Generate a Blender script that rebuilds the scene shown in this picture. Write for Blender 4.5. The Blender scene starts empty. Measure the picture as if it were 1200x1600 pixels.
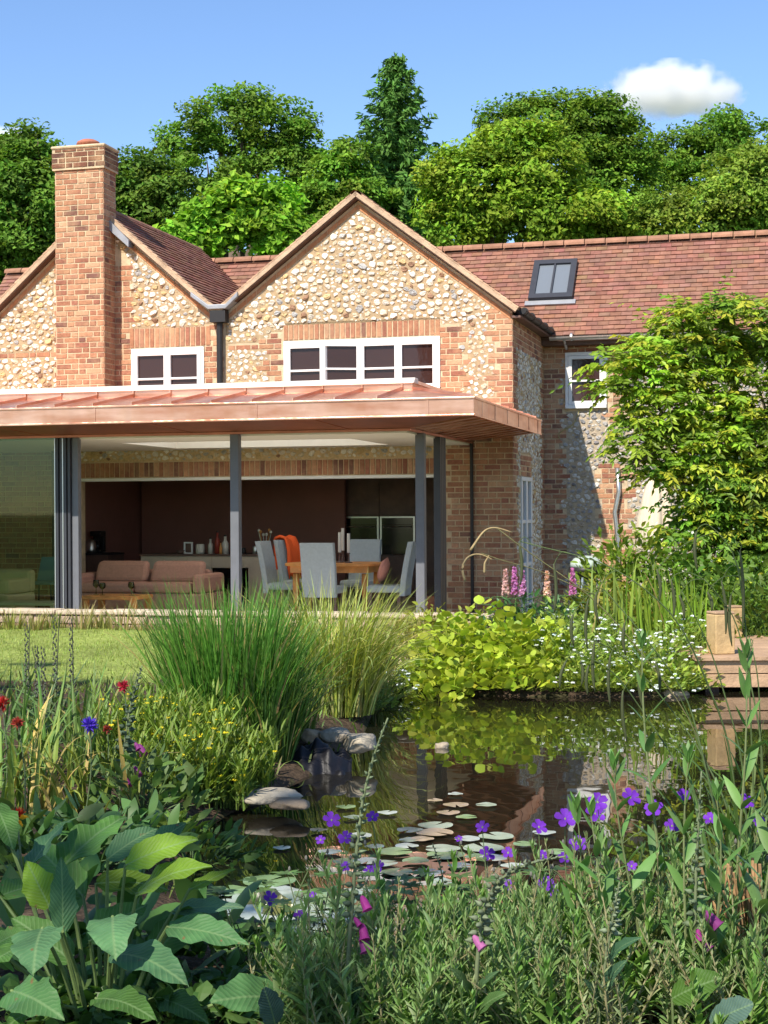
import bpy, bmesh, math
import numpy as np
from mathutils import Vector, Matrix
RAD = math.radians
rng = np.random.default_rng(11)
S = bpy.context.scene
COL = S.collection

# ------------------------------------------------------------------ camera, sky, sun, exposure
EYE = 1.32                      # eye height above the pond water (z = 0)
FPX = 2420.0                    # focal length in pixels of the 1200 x 1600 photograph
THETA = RAD(15.0)               # the house front is turned 15 degrees to the view
ROLL = RAD(0.34)
AX, AY = 0.287, 17.5            # front right corner of the glazed room
cam = bpy.data.cameras.new("camera")
cam_o = bpy.data.objects.new("camera", cam); COL.objects.link(cam_o)
cam.sensor_fit = 'VERTICAL'; cam.sensor_height = 36.0; cam.lens = FPX / 1600.0 * 36.0
cam.clip_start = 0.05; cam.clip_end = 3000.0
cam_o.matrix_world = Matrix.Translation((0, 0, EYE)) @ Matrix.Rotation(RAD(90), 4, 'X') @ Matrix.Rotation(-ROLL, 4, 'Z')
S.camera = cam_o

SUN_EL = RAD(47.0)
SUN_TRAVEL = RAD(30.0)          # light travels 30 degrees to the right of the view direction
tx, ty = math.sin(SUN_TRAVEL), math.cos(SUN_TRAVEL)
to_sun = Vector((-tx * math.cos(SUN_EL), -ty * math.cos(SUN_EL), math.sin(SUN_EL)))
w = bpy.data.worlds.new("World"); S.world = w; w.use_nodes = True
nt = w.node_tree
sky = nt.nodes.new("ShaderNodeTexSky"); sky.sky_type = 'NISHITA'; sky.sun_disc = False
sky.sun_elevation = SUN_EL
sky.sun_rotation = math.atan2(to_sun.x, to_sun.y)
sky.air_density = 1.0; sky.dust_density = 0.2; sky.ozone_density = 3.5; sky.altitude = 100
bg = nt.nodes["Background"]; bg.inputs[1].default_value = 0.1
hs_ = nt.nodes.new("ShaderNodeHueSaturation"); hs_.inputs["Saturation"].default_value = 1.08; hs_.inputs["Hue"].default_value = 0.505
nt.links.new(sky.outputs[0], hs_.inputs["Color"]); nt.links.new(hs_.outputs[0], bg.inputs[0])
sl = bpy.data.lights.new("sun", 'SUN'); sl.energy = 3.45; sl.angle = RAD(0.5); sl.color = (1.0, 0.93, 0.82)
so = bpy.data.objects.new("sun", sl); COL.objects.link(so)
so.rotation_euler = to_sun.to_track_quat('Z', 'Y').to_euler()
so.location = (-8, -12, 30)
S.view_settings.view_transform = 'Standard'; S.view_settings.look = 'None'
S.view_settings.exposure = 1.06; S.view_settings.gamma = 1.0; S.view_settings.use_curve_mapping = False
S.cycles.max_bounces = 8; S.cycles.diffuse_bounces = 4; S.cycles.glossy_bounces = 4
S.cycles.transmission_bounces = 6; S.cycles.transparent_max_bounces = 8; S.cycles.volume_bounces = 10
S.cycles.use_denoising = True

# ------------------------------------------------------------------ coordinates
cT, sT = math.cos(THETA), math.sin(THETA)
def ray(px, py):
    x, y = px - 600.0, py - 800.0
    X = x * math.cos(ROLL) - y * math.sin(ROLL); Y = x * math.sin(ROLL) + y * math.cos(ROLL)
    return X / FPX, -Y / FPX
def world(px, py, Y):               # point at depth Y
    a, d = ray(px, py); return np.array((Y * a, Y, EYE + Y * d))
def onz(px, py, z=0.0):             # point on the horizontal plane z
    a, d = ray(px, py); t = (z - EYE) / d; return np.array((t * a, t, z))
def onv(px, py, v):                 # house coordinates (u, v, z) on the plane v = const
    a, d = ray(px, py); t = (v + AX * sT + AY * cT) / (a * sT + cT)
    return ((t * a - AX) * cT - (t - AY) * sT, v, EYE + t * d)
def onu(px, py, u):
    a, d = ray(px, py); t = (u + AX * cT - AY * sT) / (a * cT - sT)
    return (u, (t * a - AX) * sT + (t - AY) * cT, EYE + t * d)
def hw(u, v, z=0.0):                # house -> world
    return np.array((AX + u * cT + v * sT, AY - u * sT + v * cT, z))

# ------------------------------------------------------------------ objects
def tag(o, label=None, cat=None, group=None, kind=None):
    if label: o["label"] = label
    if cat: o["category"] = cat
    if group: o["group"] = group
    if kind: o["kind"] = kind
    return o
def thing(name, label, cat, loc=(0, 0, 0), rz=0.0, group=None):
    o = bpy.data.objects.new(name, None); COL.objects.link(o)
    o.empty_display_size = 0.1
    o.location = loc; o.rotation_euler = (0, 0, rz)
    return tag(o, label, cat, group)
def dup(root, loc, rz=0.0, sc=1.0, label=None, cat=None, group=None):
    r = root.copy(); COL.objects.link(r); r.location = loc; r.rotation_euler = (0, 0, rz); r.scale = (sc, sc, sc)
    tag(r, label, cat, group)
    for ch in list(root.children):
        c = ch.copy(); COL.objects.link(c); c.parent = r
        for g in list(ch.children):
            d = g.copy(); COL.objects.link(d); d.parent = c
    return r

class MB:
    def __init__(self):
        self.v = []; self.n = 0; self.lo = []; self.tot = []; self.t = []; self.uv = []
    def add(self, verts, faces, tint=(1, 1, 1), uv=None):
        """verts (N,3); faces: array (F,k) or list of lists; tint (3,) or (F,3); uv (N,2)"""
        verts = np.asarray(verts, float).reshape(-1, 3)
        self.v.append(verts)
        self.uv.append(np.zeros((len(verts), 2)) if uv is None else np.asarray(uv, float).reshape(-1, 2))
        if isinstance(faces, np.ndarray):
            F, k = faces.shape
            self.lo.append((faces + self.n).ravel()); self.tot.append(np.full(F, k))
        else:
            F = len(faces)
            self.lo.append(np.array([i for f in faces for i in f]) + self.n); self.tot.append(np.array([len(f) for f in faces]))
        self.t.append(np.broadcast_to(np.asarray(tint, float), (F, 3)))
        self.n += len(verts)
    def quads(self, Q, tint=(1, 1, 1), uv=None):
        Q = np.asarray(Q, float); N = Q.shape[0]
        self.add(Q.reshape(-1, 3), np.arange(N * 4).reshape(N, 4), tint, uv)
    def grids(self, G, tint=(1, 1, 1), uv=None):
        """G (N,m,n,3) grid patches; tint (N,3)"""
        N, m, n, _ = G.shape
        idx = np.arange(m * n).reshape(m, n)
        q = np.stack([idx[:-1, :-1], idx[1:, :-1], idx[1:, 1:], idx[:-1, 1:]], -1).reshape(-1, 4)
        f = (q[None] + (np.arange(N) * m * n)[:, None, None]).reshape(-1, 4)
        tint = np.broadcast_to(np.asarray(tint, float), (N, 3))
        self.add(G.reshape(-1, 3), f, np.repeat(tint, len(q), 0), uv)
    def box(self, x0, x1, y0, y1, z0, z1, tint=(1, 1, 1)):
        v = [(x, y, z) for x in (x0, x1) for y in (y0, y1) for z in (z0, z1)]
        self.add(v, np.array([(0, 1, 3, 2), (4, 6, 7, 5), (0, 4, 5, 1), (2, 3, 7, 6), (0, 2, 6, 4), (1, 5, 7, 3)]), tint)
    def prism(self, poly, d, tint=(1, 1, 1)):
        """poly list of 3-D points, extruded by vector d"""
        p = np.asarray(poly, float); k = len(p)
        f = [list(range(k))[::-1], list(range(k, 2 * k))] + [[i, (i + 1) % k, (i + 1) % k + k, i + k] for i in range(k)]
        self.add(np.vstack([p, p + np.asarray(d, float)]), f, tint)
    def tube(self, path, r, ns=8, tint=(1, 1, 1)):
        P = np.asarray(path, float); n = len(P); r = np.broadcast_to(np.asarray(r, float), (n,))
        T = np.gradient(P, axis=0); T /= np.linalg.norm(T, axis=1)[:, None] + 1e-9
        ref = np.array((0, 0, 1.0)) if abs(T[:, 2]).mean() < 0.9 else np.array((1.0, 0, 0))
        A = np.cross(T, ref); A /= np.linalg.norm(A, axis=1)[:, None] + 1e-9
        B = np.cross(T, A)
        a = np.linspace(0, 2 * math.pi, ns, endpoint=False)
        V = P[:, None] + r[:, None, None] * (np.cos(a)[None, :, None] * A[:, None] + np.sin(a)[None, :, None] * B[:, None])
        f = []
        for i in range(n - 1):
            for j in range(ns):
                k = (j + 1) % ns
                f.append([i * ns + j, i * ns + k, (i + 1) * ns + k, (i + 1) * ns + j])
        f.append(list(range(ns))[::-1]); f.append([(n - 1) * ns + j for j in range(ns)])
        self.add(V.reshape(-1, 3), f, tint)
    def lathe(self, prof, c=(0, 0, 0), ns=20, tint=(1, 1, 1), squash=1.0):
        prof = np.asarray(prof, float); n = len(prof)
        a = np.linspace(0, 2 * math.pi, ns, endpoint=False)
        V = np.stack([prof[:, 0:1] * np.cos(a), prof[:, 0:1] * np.sin(a) * squash, np.repeat(prof[:, 1:2], ns, 1)], -1) + np.asarray(c)
        f = []
        for i in range(n - 1):
            for j in range(ns):
                k = (j + 1) % ns
                f.append([i * ns + j, i * ns + k, (i + 1) * ns + k, (i + 1) * ns + j])
        if prof[0, 0] > 1e-4: f.append(list(range(ns))[::-1])
        if prof[-1, 0] > 1e-4: f.append([(n - 1) * ns + j for j in range(ns)])
        self.add(V.reshape(-1, 3), f, tint)
    def build(self, name, mat, parent=None, smooth=False, bevel=0.0, sub=0, loc=None, rot=None):
        me = bpy.data.meshes.new(name)
        V = np.concatenate(self.v); L = np.concatenate(self.lo).astype(np.int32); T = np.concatenate(self.tot).astype(np.int32)
        me.vertices.add(len(V)); me.vertices.foreach_set("co", V.astype(np.float32).ravel())
        me.loops.add(len(L)); me.loops.foreach_set("vertex_index", L)
        me.polygons.add(len(T)); me.polygons.foreach_set("loop_start", np.concatenate([[0], np.cumsum(T)[:-1]]).astype(np.int32))
        me.polygons.foreach_set("loop_total", T)
        me.polygons.foreach_set("use_smooth", np.full(len(T), smooth))
        me.update(calc_edges=True)
        at = me.attributes.new("tint", 'FLOAT_COLOR', 'FACE')
        t = np.concatenate(self.t); at.data.foreach_set("color", np.hstack([t, np.ones((len(t), 1))]).astype(np.float32).ravel())
        uv = np.concatenate(self.uv)
        if np.any(uv):
            ul = me.uv_layers.new(name="uv"); ul.data.foreach_set("uv", uv[L].astype(np.float32).ravel())
        me.validate()
        me.materials.append(mat)
        o = bpy.data.objects.new(name, me); COL.objects.link(o)
        if parent: o.parent = parent
        if loc is not None: o.location = loc
        if rot is not None: o.rotation_euler = rot
        if bevel:
            m = o.modifiers.new("bevel", 'BEVEL'); m.width = bevel; m.segments = 2; m.limit_method = 'ANGLE'
        if sub:
            m = o.modifiers.new("sub", 'SUBSURF'); m.levels = sub; m.render_levels = sub
        return o

# ------------------------------------------------------------------ materials
def mat(name, color=(0.5, 0.5, 0.5), rough=0.6, metal=0.0, spec=0.4, tint=False, noise=0.0, nscale=8.0, bump=0.0, bscale=40.0,
        transl=0.0, extra=None, coat=0.0):
    m = bpy.data.materials.new(name); m.use_nodes = True
    n = m.node_tree; b = n.nodes["Principled BSDF"]
    b.inputs["Roughness"].default_value = rough; b.inputs["Metallic"].default_value = metal
    b.inputs["Specular IOR Level"].default_value = spec
    if coat: b.inputs["Coat Weight"].default_value = coat
    tc = n.nodes.new("ShaderNodeTexCoord")
    src = None
    if tint:
        at = n.nodes.new("ShaderNodeAttribute"); at.attribute_name = "tint"; src = at.outputs["Color"]
        mx = n.nodes.new("ShaderNodeMix"); mx.data_type = 'RGBA'; mx.blend_type = 'MULTIPLY'; mx.inputs[0].default_value = 1.0
        n.links.new(src, mx.inputs[6]); mx.inputs[7].default_value = (*color, 1); src = mx.outputs[2]
    else:
        rgb = n.nodes.new("ShaderNodeRGB"); rgb.outputs[0].default_value = (*color, 1); src = rgb.outputs[0]
    if noise:
        tx_ = n.nodes.new("ShaderNodeTexNoise"); tx_.inputs["Scale"].default_value = nscale; tx_.inputs["Detail"].default_value = 6.0
        tx_.inputs["Roughness"].default_value = 0.65
        n.links.new(tc.outputs["Object"], tx_.inputs["Vector"])
        mr = n.nodes.new("ShaderNodeMapRange"); mr.inputs[1].default_value = 0.3; mr.inputs[2].default_value = 0.7
        mr.inputs[3].default_value = 1.0 - noise; mr.inputs[4].default_value = 1.0 + noise
        n.links.new(tx_.outputs["Fac"], mr.inputs[0])
        m2 = n.nodes.new("ShaderNodeMix"); m2.data_type = 'RGBA'; m2.blend_type = 'MULTIPLY'; m2.inputs[0].default_value = 1.0
        n.links.new(src, m2.inputs[6]); n.links.new(mr.outputs[0], m2.inputs[7]); src = m2.outputs[2]
    n.links.new(src, b.inputs["Base Color"])
    if bump:
        tb = n.nodes.new("ShaderNodeTexNoise"); tb.inputs["Scale"].default_value = bscale; tb.inputs["Detail"].default_value = 5.0
        n.links.new(tc.outputs["Object"], tb.inputs["Vector"])
        bp = n.nodes.new("ShaderNodeBump"); bp.inputs["Strength"].default_value = bump; bp.inputs["Distance"].default_value = 0.02
        n.links.new(tb.outputs["Fac"], bp.inputs["Height"]); n.links.new(bp.outputs[0], b.inputs["Normal"])
    if transl:
        tr = n.nodes.new("ShaderNodeBsdfTranslucent"); ms = n.nodes.new("ShaderNodeMixShader"); ms.inputs[0].default_value = transl
        m3 = n.nodes.new("ShaderNodeMix"); m3.data_type = 'RGBA'; m3.blend_type = 'MULTIPLY'; m3.inputs[0].default_value = 1.0
        n.links.new(src, m3.inputs[6]); m3.inputs[7].default_value = (1.5, 1.5, 0.7, 1)
        n.links.new(m3.outputs[2], tr.inputs["Color"])
        n.links.new(b.outputs[0], ms.inputs[1]); n.links.new(tr.outputs[0], ms.inputs[2])
        n.links.new(ms.outputs[0], n.nodes["Material Output"].inputs["Surface"])
    if extra: extra(m, n, b, tc)
    return m

M = {}
M['mortar'] = mat("mortar", (0.62, 0.48, 0.31), 0.95, spec=0.1, noise=0.22, nscale=9, bump=0.6, bscale=120)
def brick_nodes(m, n, b, tc):
    # lime smears left over the brick faces
    nz = n.nodes.new("ShaderNodeTexNoise"); nz.inputs["Scale"].default_value = 3.2; nz.inputs["Detail"].default_value = 7; nz.inputs["Roughness"].default_value = .7
    n.links.new(tc.outputs["Object"], nz.inputs["Vector"])
    mr = n.nodes.new("ShaderNodeMapRange"); mr.inputs[1].default_value = .46; mr.inputs[2].default_value = .68; mr.inputs[3].default_value = .04; mr.inputs[4].default_value = .55
    n.links.new(nz.outputs["Fac"], mr.inputs[0])
    mx = n.nodes.new("ShaderNodeMix"); mx.data_type = 'RGBA'
    l = b.inputs["Base Color"].links[0].from_socket
    n.links.new(mr.outputs[0], mx.inputs[0]); n.links.new(l, mx.inputs[6]); mx.inputs[7].default_value = (.58, .36, .20, 1)
    n.links.new(mx.outputs[2], b.inputs["Base Color"])
M['brick'] = mat("brick", (1, 1, 1), 0.9, spec=0.15, tint=True, noise=0.25, nscale=22, bump=0.5, bscale=90, extra=brick_nodes)
M['flint'] = mat("flint", (1, 1, 1), 0.6, spec=0.35, tint=True, noise=0.22, nscale=26, bump=0.35, bscale=60)
M['tile'] = mat("clay_tile", (1, 1, 1), 0.85, spec=0.2, tint=True, noise=0.25, nscale=7, bump=0.4, bscale=70)
M['lead'] = mat("lead", (0.30, 0.31, 0.33), 0.55, metal=0.3, noise=0.15, nscale=6)
M['white'] = mat("white_paint", (0.80, 0.79, 0.76), 0.4, noise=0.04, nscale=5)
M['plaster'] = mat("ceiling_plaster", (0.78, 0.74, 0.66), 0.8, noise=0.03)
M['pane'] = mat("window_pane", (0.045, 0.020, 0.016), 0.04, spec=0.35, bump=0.06, bscale=5)  # opaque; the unlit room behind is put into the dark colour
M['skypane'] = mat("rooflight_pane", (0.16, 0.18, 0.20), 0.12, spec=0.6)
M['dark'] = mat("grey_metal", (0.045, 0.047, 0.055), 0.45, metal=0.2, noise=0.1)
M['mid'] = mat("grey_post_metal", (0.13, 0.135, 0.15), 0.5, metal=0.0, noise=0.08)
M['alu'] = mat("aluminium", (0.62, 0.62, 0.60), 0.35, metal=0.9)
M['black'] = mat("black_metal", (0.02, 0.018, 0.018), 0.5)
M['brownwall'] = mat("brown_wall", (0.36, 0.165, 0.135), 0.8, noise=0.08, nscale=2)
M['darkwood'] = mat("dark_wood", (0.13, 0.075, 0.058), 0.55, noise=0.3, nscale=3)
M['kitchenfront'] = mat("kitchen_front", (0.20, 0.12, 0.095), 0.5, noise=0.3, nscale=3)
M['floor'] = mat("floor_stone", (0.68, 0.60, 0.48), 0.5, noise=0.1)
M['greige'] = mat("greige_panel", (0.52, 0.42, 0.32), 0.45, noise=0.04)
M['sofa'] = mat("sofa_fabric", (0.46, 0.25, 0.18), 0.95, spec=0.1, noise=0.12, nscale=30, bump=0.3, bscale=200)
M['grey'] = mat("grey_fabric", (0.36, 0.40, 0.41), 0.95, spec=0.1, noise=0.08, nscale=30, bump=0.3, bscale=200)
M['oak'] = mat("oak", (0.60, 0.26, 0.07), 0.45, noise=0.25, nscale=7)
M['orange'] = mat("orange_cloth", (0.75, 0.10, 0.015), 0.8)
M['pink'] = mat("pink_cloth", (0.55, 0.24, 0.18), 0.9)
M['cream'] = mat("cream_canvas", (0.66, 0.56, 0.42), 0.9, noise=0.06, nscale=6, bump=0.2, bscale=12)
M['ovenglass'] = mat("oven_glass", (0.006, 0.006, 0.007), 0.08, spec=0.6)
M['steel'] = mat("brushed_steel", (0.55, 0.53, 0.50), 0.3, metal=0.9)
M['china'] = mat("china", (0.66, 0.62, 0.54), 0.35)
M['redpot'] = mat("red_glaze", (0.35, 0.05, 0.03), 0.4)
M['blueplastic'] = mat("blue_plastic", (0.10, 0.26, 0.42), 0.5)
M['terracotta'] = mat("terracotta", (0.40, 0.14, 0.08), 0.8, noise=0.15)
M['timber'] = mat("deck_timber", (0.42, 0.27, 0.16), 0.8, noise=0.25, nscale=5, bump=0.4, bscale=30)
M['timberpost'] = mat("post_timber", (0.50, 0.34, 0.16), 0.8, noise=0.2, nscale=7, bump=0.4, bscale=25)
M['stone'] = mat("grey_stone", (1, 1, 1), 0.85, tint=True, noise=0.3, nscale=9, bump=0.7, bscale=30)
M['liner'] = mat("black_liner", (0.007, 0.007, 0.010), 0.5, spec=0.3, noise=0.3, nscale=14, bump=0.5, bscale=18)
M['leaf'] = mat("leaf", (1.35, 1.3, 1.15), 0.5, spec=0.35, tint=True, noise=0.14, nscale=6, transl=0.30)
M['treeleaf'] = mat("tree_leaf", (2.5, 2.1, 1.25), 0.7, spec=0.12, tint=True, noise=0.18, nscale=1.2, transl=0.30)
M['needle'] = mat("needles", (2.3, 2.0, 1.25), 0.7, spec=0.1, tint=True, noise=0.15, nscale=2.0, transl=0.1)
M['blade'] = mat("grass_blade", (1.25, 1.25, 1.1), 0.5, spec=0.3, tint=True, noise=0.12, nscale=9, transl=0.28)
M['stem'] = mat("plant_stem", (1, 1, 1), 0.6, spec=0.3, tint=True, noise=0.15, nscale=30)
M['petal'] = mat("petal", (1, 1, 1), 0.6, spec=0.2, tint=True, noise=0.12, nscale=60, transl=0.35)
M['bark'] = mat("bark", (0.12, 0.085, 0.06), 0.95, noise=0.35, nscale=8, bump=0.8, bscale=14)
M['pad'] = mat("lily_pad", (2.1, 2.1, 2.2), 0.25, spec=0.9, tint=True, noise=0.15, nscale=12)  # sky reflection on the pads put into a paler base colour
M['straw'] = mat("dry_reed", (1, 1, 1), 0.8, tint=True, noise=0.25, nscale=30)
M['paledome'] = mat("pale_dome", (0.42, 0.50, 0.44), 0.25, spec=0.5)

def copper_nodes(m, n, b, tc):
    # sheet copper: slightly uneven, with patches of deeper and paler metal
    nz = n.nodes.new("ShaderNodeTexNoise"); nz.inputs["Scale"].default_value = 1.7; nz.inputs["Detail"].default_value = 5
    mp = n.nodes.new("ShaderNodeMapping"); mp.inputs["Scale"].default_value = (1.0, 1.0, 5.0)
    n.links.new(tc.outputs["Object"], mp.inputs["Vector"]); n.links.new(mp.outputs[0], nz.inputs["Vector"])
    cr = n.nodes.new("ShaderNodeValToRGB")
    cr.color_ramp.elements[0].position = 0.32; cr.color_ramp.elements[0].color = (0.63, 0.27, 0.16, 1)
    cr.color_ramp.elements[1].position = 0.68; cr.color_ramp.elements[1].color = (0.90, 0.54, 0.39, 1)
    n.links.new(nz.outputs["Fac"], cr.inputs[0]); n.links.new(cr.outputs[0], b.inputs["Base Color"])
    n2 = n.nodes.new("ShaderNodeTexNoise"); n2.inputs["Scale"].default_value = 3.4; n2.inputs["Detail"].default_value = 2
    mp2 = n.nodes.new("ShaderNodeMapping"); mp2.inputs["Scale"].default_value = (1.0, 1.0, .25)
    n.links.new(tc.outputs["Object"], mp2.inputs["Vector"]); n.links.new(mp2.outputs[0], n2.inputs["Vector"])
    bp = n.nodes.new("ShaderNodeBump"); bp.inputs["Strength"].default_value = 0.6; bp.inputs["Distance"].default_value = 0.06
    n.links.new(n2.outputs["Fac"], bp.inputs["Height"]); n.links.new(bp.outputs[0], b.inputs["Normal"])
    mr = n.nodes.new("ShaderNodeMapRange"); mr.inputs[3].default_value = 0.24; mr.inputs[4].default_value = 0.44
    n.links.new(nz.outputs["Fac"], mr.inputs[0]); n.links.new(mr.outputs[0], b.inputs["Roughness"])
M['copper'] = mat("copper", rough=0.38, metal=0.85, extra=copper_nodes)
M['copper_shade'] = mat("soffit_copper", (0.42, 0.16, 0.10), 0.35, metal=0.8, noise=0.2, nscale=3)  # dim reflection of the underside put into a deeper copper colour
M['glare_copper'] = mat("sunlit_copper_trim", (0.78, 0.70, 0.60), 0.4, metal=0.1, noise=0.05)  # sun glare on the copper cap put into a pale colour

def glass_nodes(m, n, b, tc):
    out = n.nodes["Material Output"]
    g = n.nodes.new("ShaderNodeBsdfGlossy"); g.inputs["Roughness"].default_value = 0.02; g.inputs["Color"].default_value = (0.75, 0.85, 0.75, 1)
    t = n.nodes.new("ShaderNodeBsdfTransparent"); t.inputs["Color"].default_value = (0.66, 0.72, 0.56, 1)  # green tint paints shade inside and reflected foliage into clear glass
    fr = n.nodes.new("ShaderNodeFresnel"); fr.inputs["IOR"].default_value = 1.42
    mx = n.nodes.new("ShaderNodeMixShader")
    n.links.new(fr.outputs[0], mx.inputs[0]); n.links.new(t.outputs[0], mx.inputs[1]); n.links.new(g.outputs[0], mx.inputs[2])
    n.links.new(mx.outputs[0], out.inputs["Surface"])
M['glass'] = mat("shade_tint_glass", extra=glass_nodes)
def opal_nodes(m, n, b, tc):
    out = n.nodes["Material Output"]
    t = n.nodes.new("ShaderNodeBsdfTranslucent"); t.inputs["Color"].default_value = (0.9, 0.9, 0.86, 1)
    n.links.new(t.outputs[0], out.inputs["Surface"])
M['opal'] = mat("opal_glazing", extra=opal_nodes)

def water_nodes(m, n, b, tc):
    # murky pond: a dim brown-green body under a mirror surface with faint ripples
    b.inputs["Base Color"].default_value = (0.014, 0.012, 0.007, 1)
    b.inputs["Roughness"].default_value = 0.015
    for q in ("Base Color",):
        for l in list(b.inputs[q].links): n.links.remove(l)
    b.inputs["IOR"].default_value = 2.0
    nz = n.nodes.new("ShaderNodeTexNoise"); nz.inputs["Scale"].default_value = 3.5; nz.inputs["Detail"].default_value = 2
    mp = n.nodes.new("ShaderNodeMapping"); mp.inputs["Scale"].default_value = (1.0, 0.6, 1.0)
    n.links.new(tc.outputs["Object"], mp.inputs["Vector"]); n.links.new(mp.outputs[0], nz.inputs["Vector"])
    bp = n.nodes.new("ShaderNodeBump"); bp.inputs["Strength"].default_value = 0.05; bp.inputs["Distance"].default_value = 0.03
    n.links.new(nz.outputs["Fac"], bp.inputs["Height"]); n.links.new(bp.outputs[0], b.inputs["Normal"])
M['water'] = mat("pond_water", extra=water_nodes, spec=0.6)

def ground_nodes(m, n, b, tc):
    # lawn beyond the pond, brown soil and litter in the beds round it
    geo = n.nodes.new("ShaderNodeAttribute"); geo.attribute_name = "tint"
    nz = n.nodes.new("ShaderNodeTexNoise"); nz.inputs["Scale"].default_value = 1.3; nz.inputs["Detail"].default_value = 8
    n.links.new(tc.outputs["Object"], nz.inputs["Vector"])
    nf = n.nodes.new("ShaderNodeTexNoise"); nf.inputs["Scale"].default_value = 30; nf.inputs["Detail"].default_value = 6
    n.links.new(tc.outputs["Object"], nf.inputs["Vector"])
    mr = n.nodes.new("ShaderNodeMapRange"); mr.inputs[1].default_value = .3; mr.inputs[2].default_value = .7; mr.inputs[3].default_value = .7; mr.inputs[4].default_value = 1.3
    n.links.new(nz.outputs["Fac"], mr.inputs[0])
    mr2 = n.nodes.new("ShaderNodeMapRange"); mr2.inputs[1].default_value = .3; mr2.inputs[2].default_value = .7; mr2.inputs[3].default_value = .6; mr2.inputs[4].default_value = 1.4
    n.links.new(nf.outputs["Fac"], mr2.inputs[0])
    mu = n.nodes.new("ShaderNodeMath"); mu.operation = 'MULTIPLY'; n.links.new(mr.outputs[0], mu.inputs[0]); n.links.new(mr2.outputs[0], mu.inputs[1])
    mx = n.nodes.new("ShaderNodeMix"); mx.data_type = 'RGBA'; mx.blend_type = 'MULTIPLY'; mx.inputs[0].default_value = 1
    n.links.new(geo.outputs["Color"], mx.inputs[6]); n.links.new(mu.outputs[0], mx.inputs[7])
    n.links.new(mx.outputs[2], b.inputs["Base Color"])
    bp = n.nodes.new("ShaderNodeBump"); bp.inputs["Strength"].default_value = .8; bp.inputs["Distance"].default_value = .03
    n.links.new(nf.outputs["Fac"], bp.inputs["Height"]); n.links.new(bp.outputs[0], b.inputs["Normal"])
M['ground'] = mat("ground", rough=0.95, spec=0.1, extra=ground_nodes)

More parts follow.
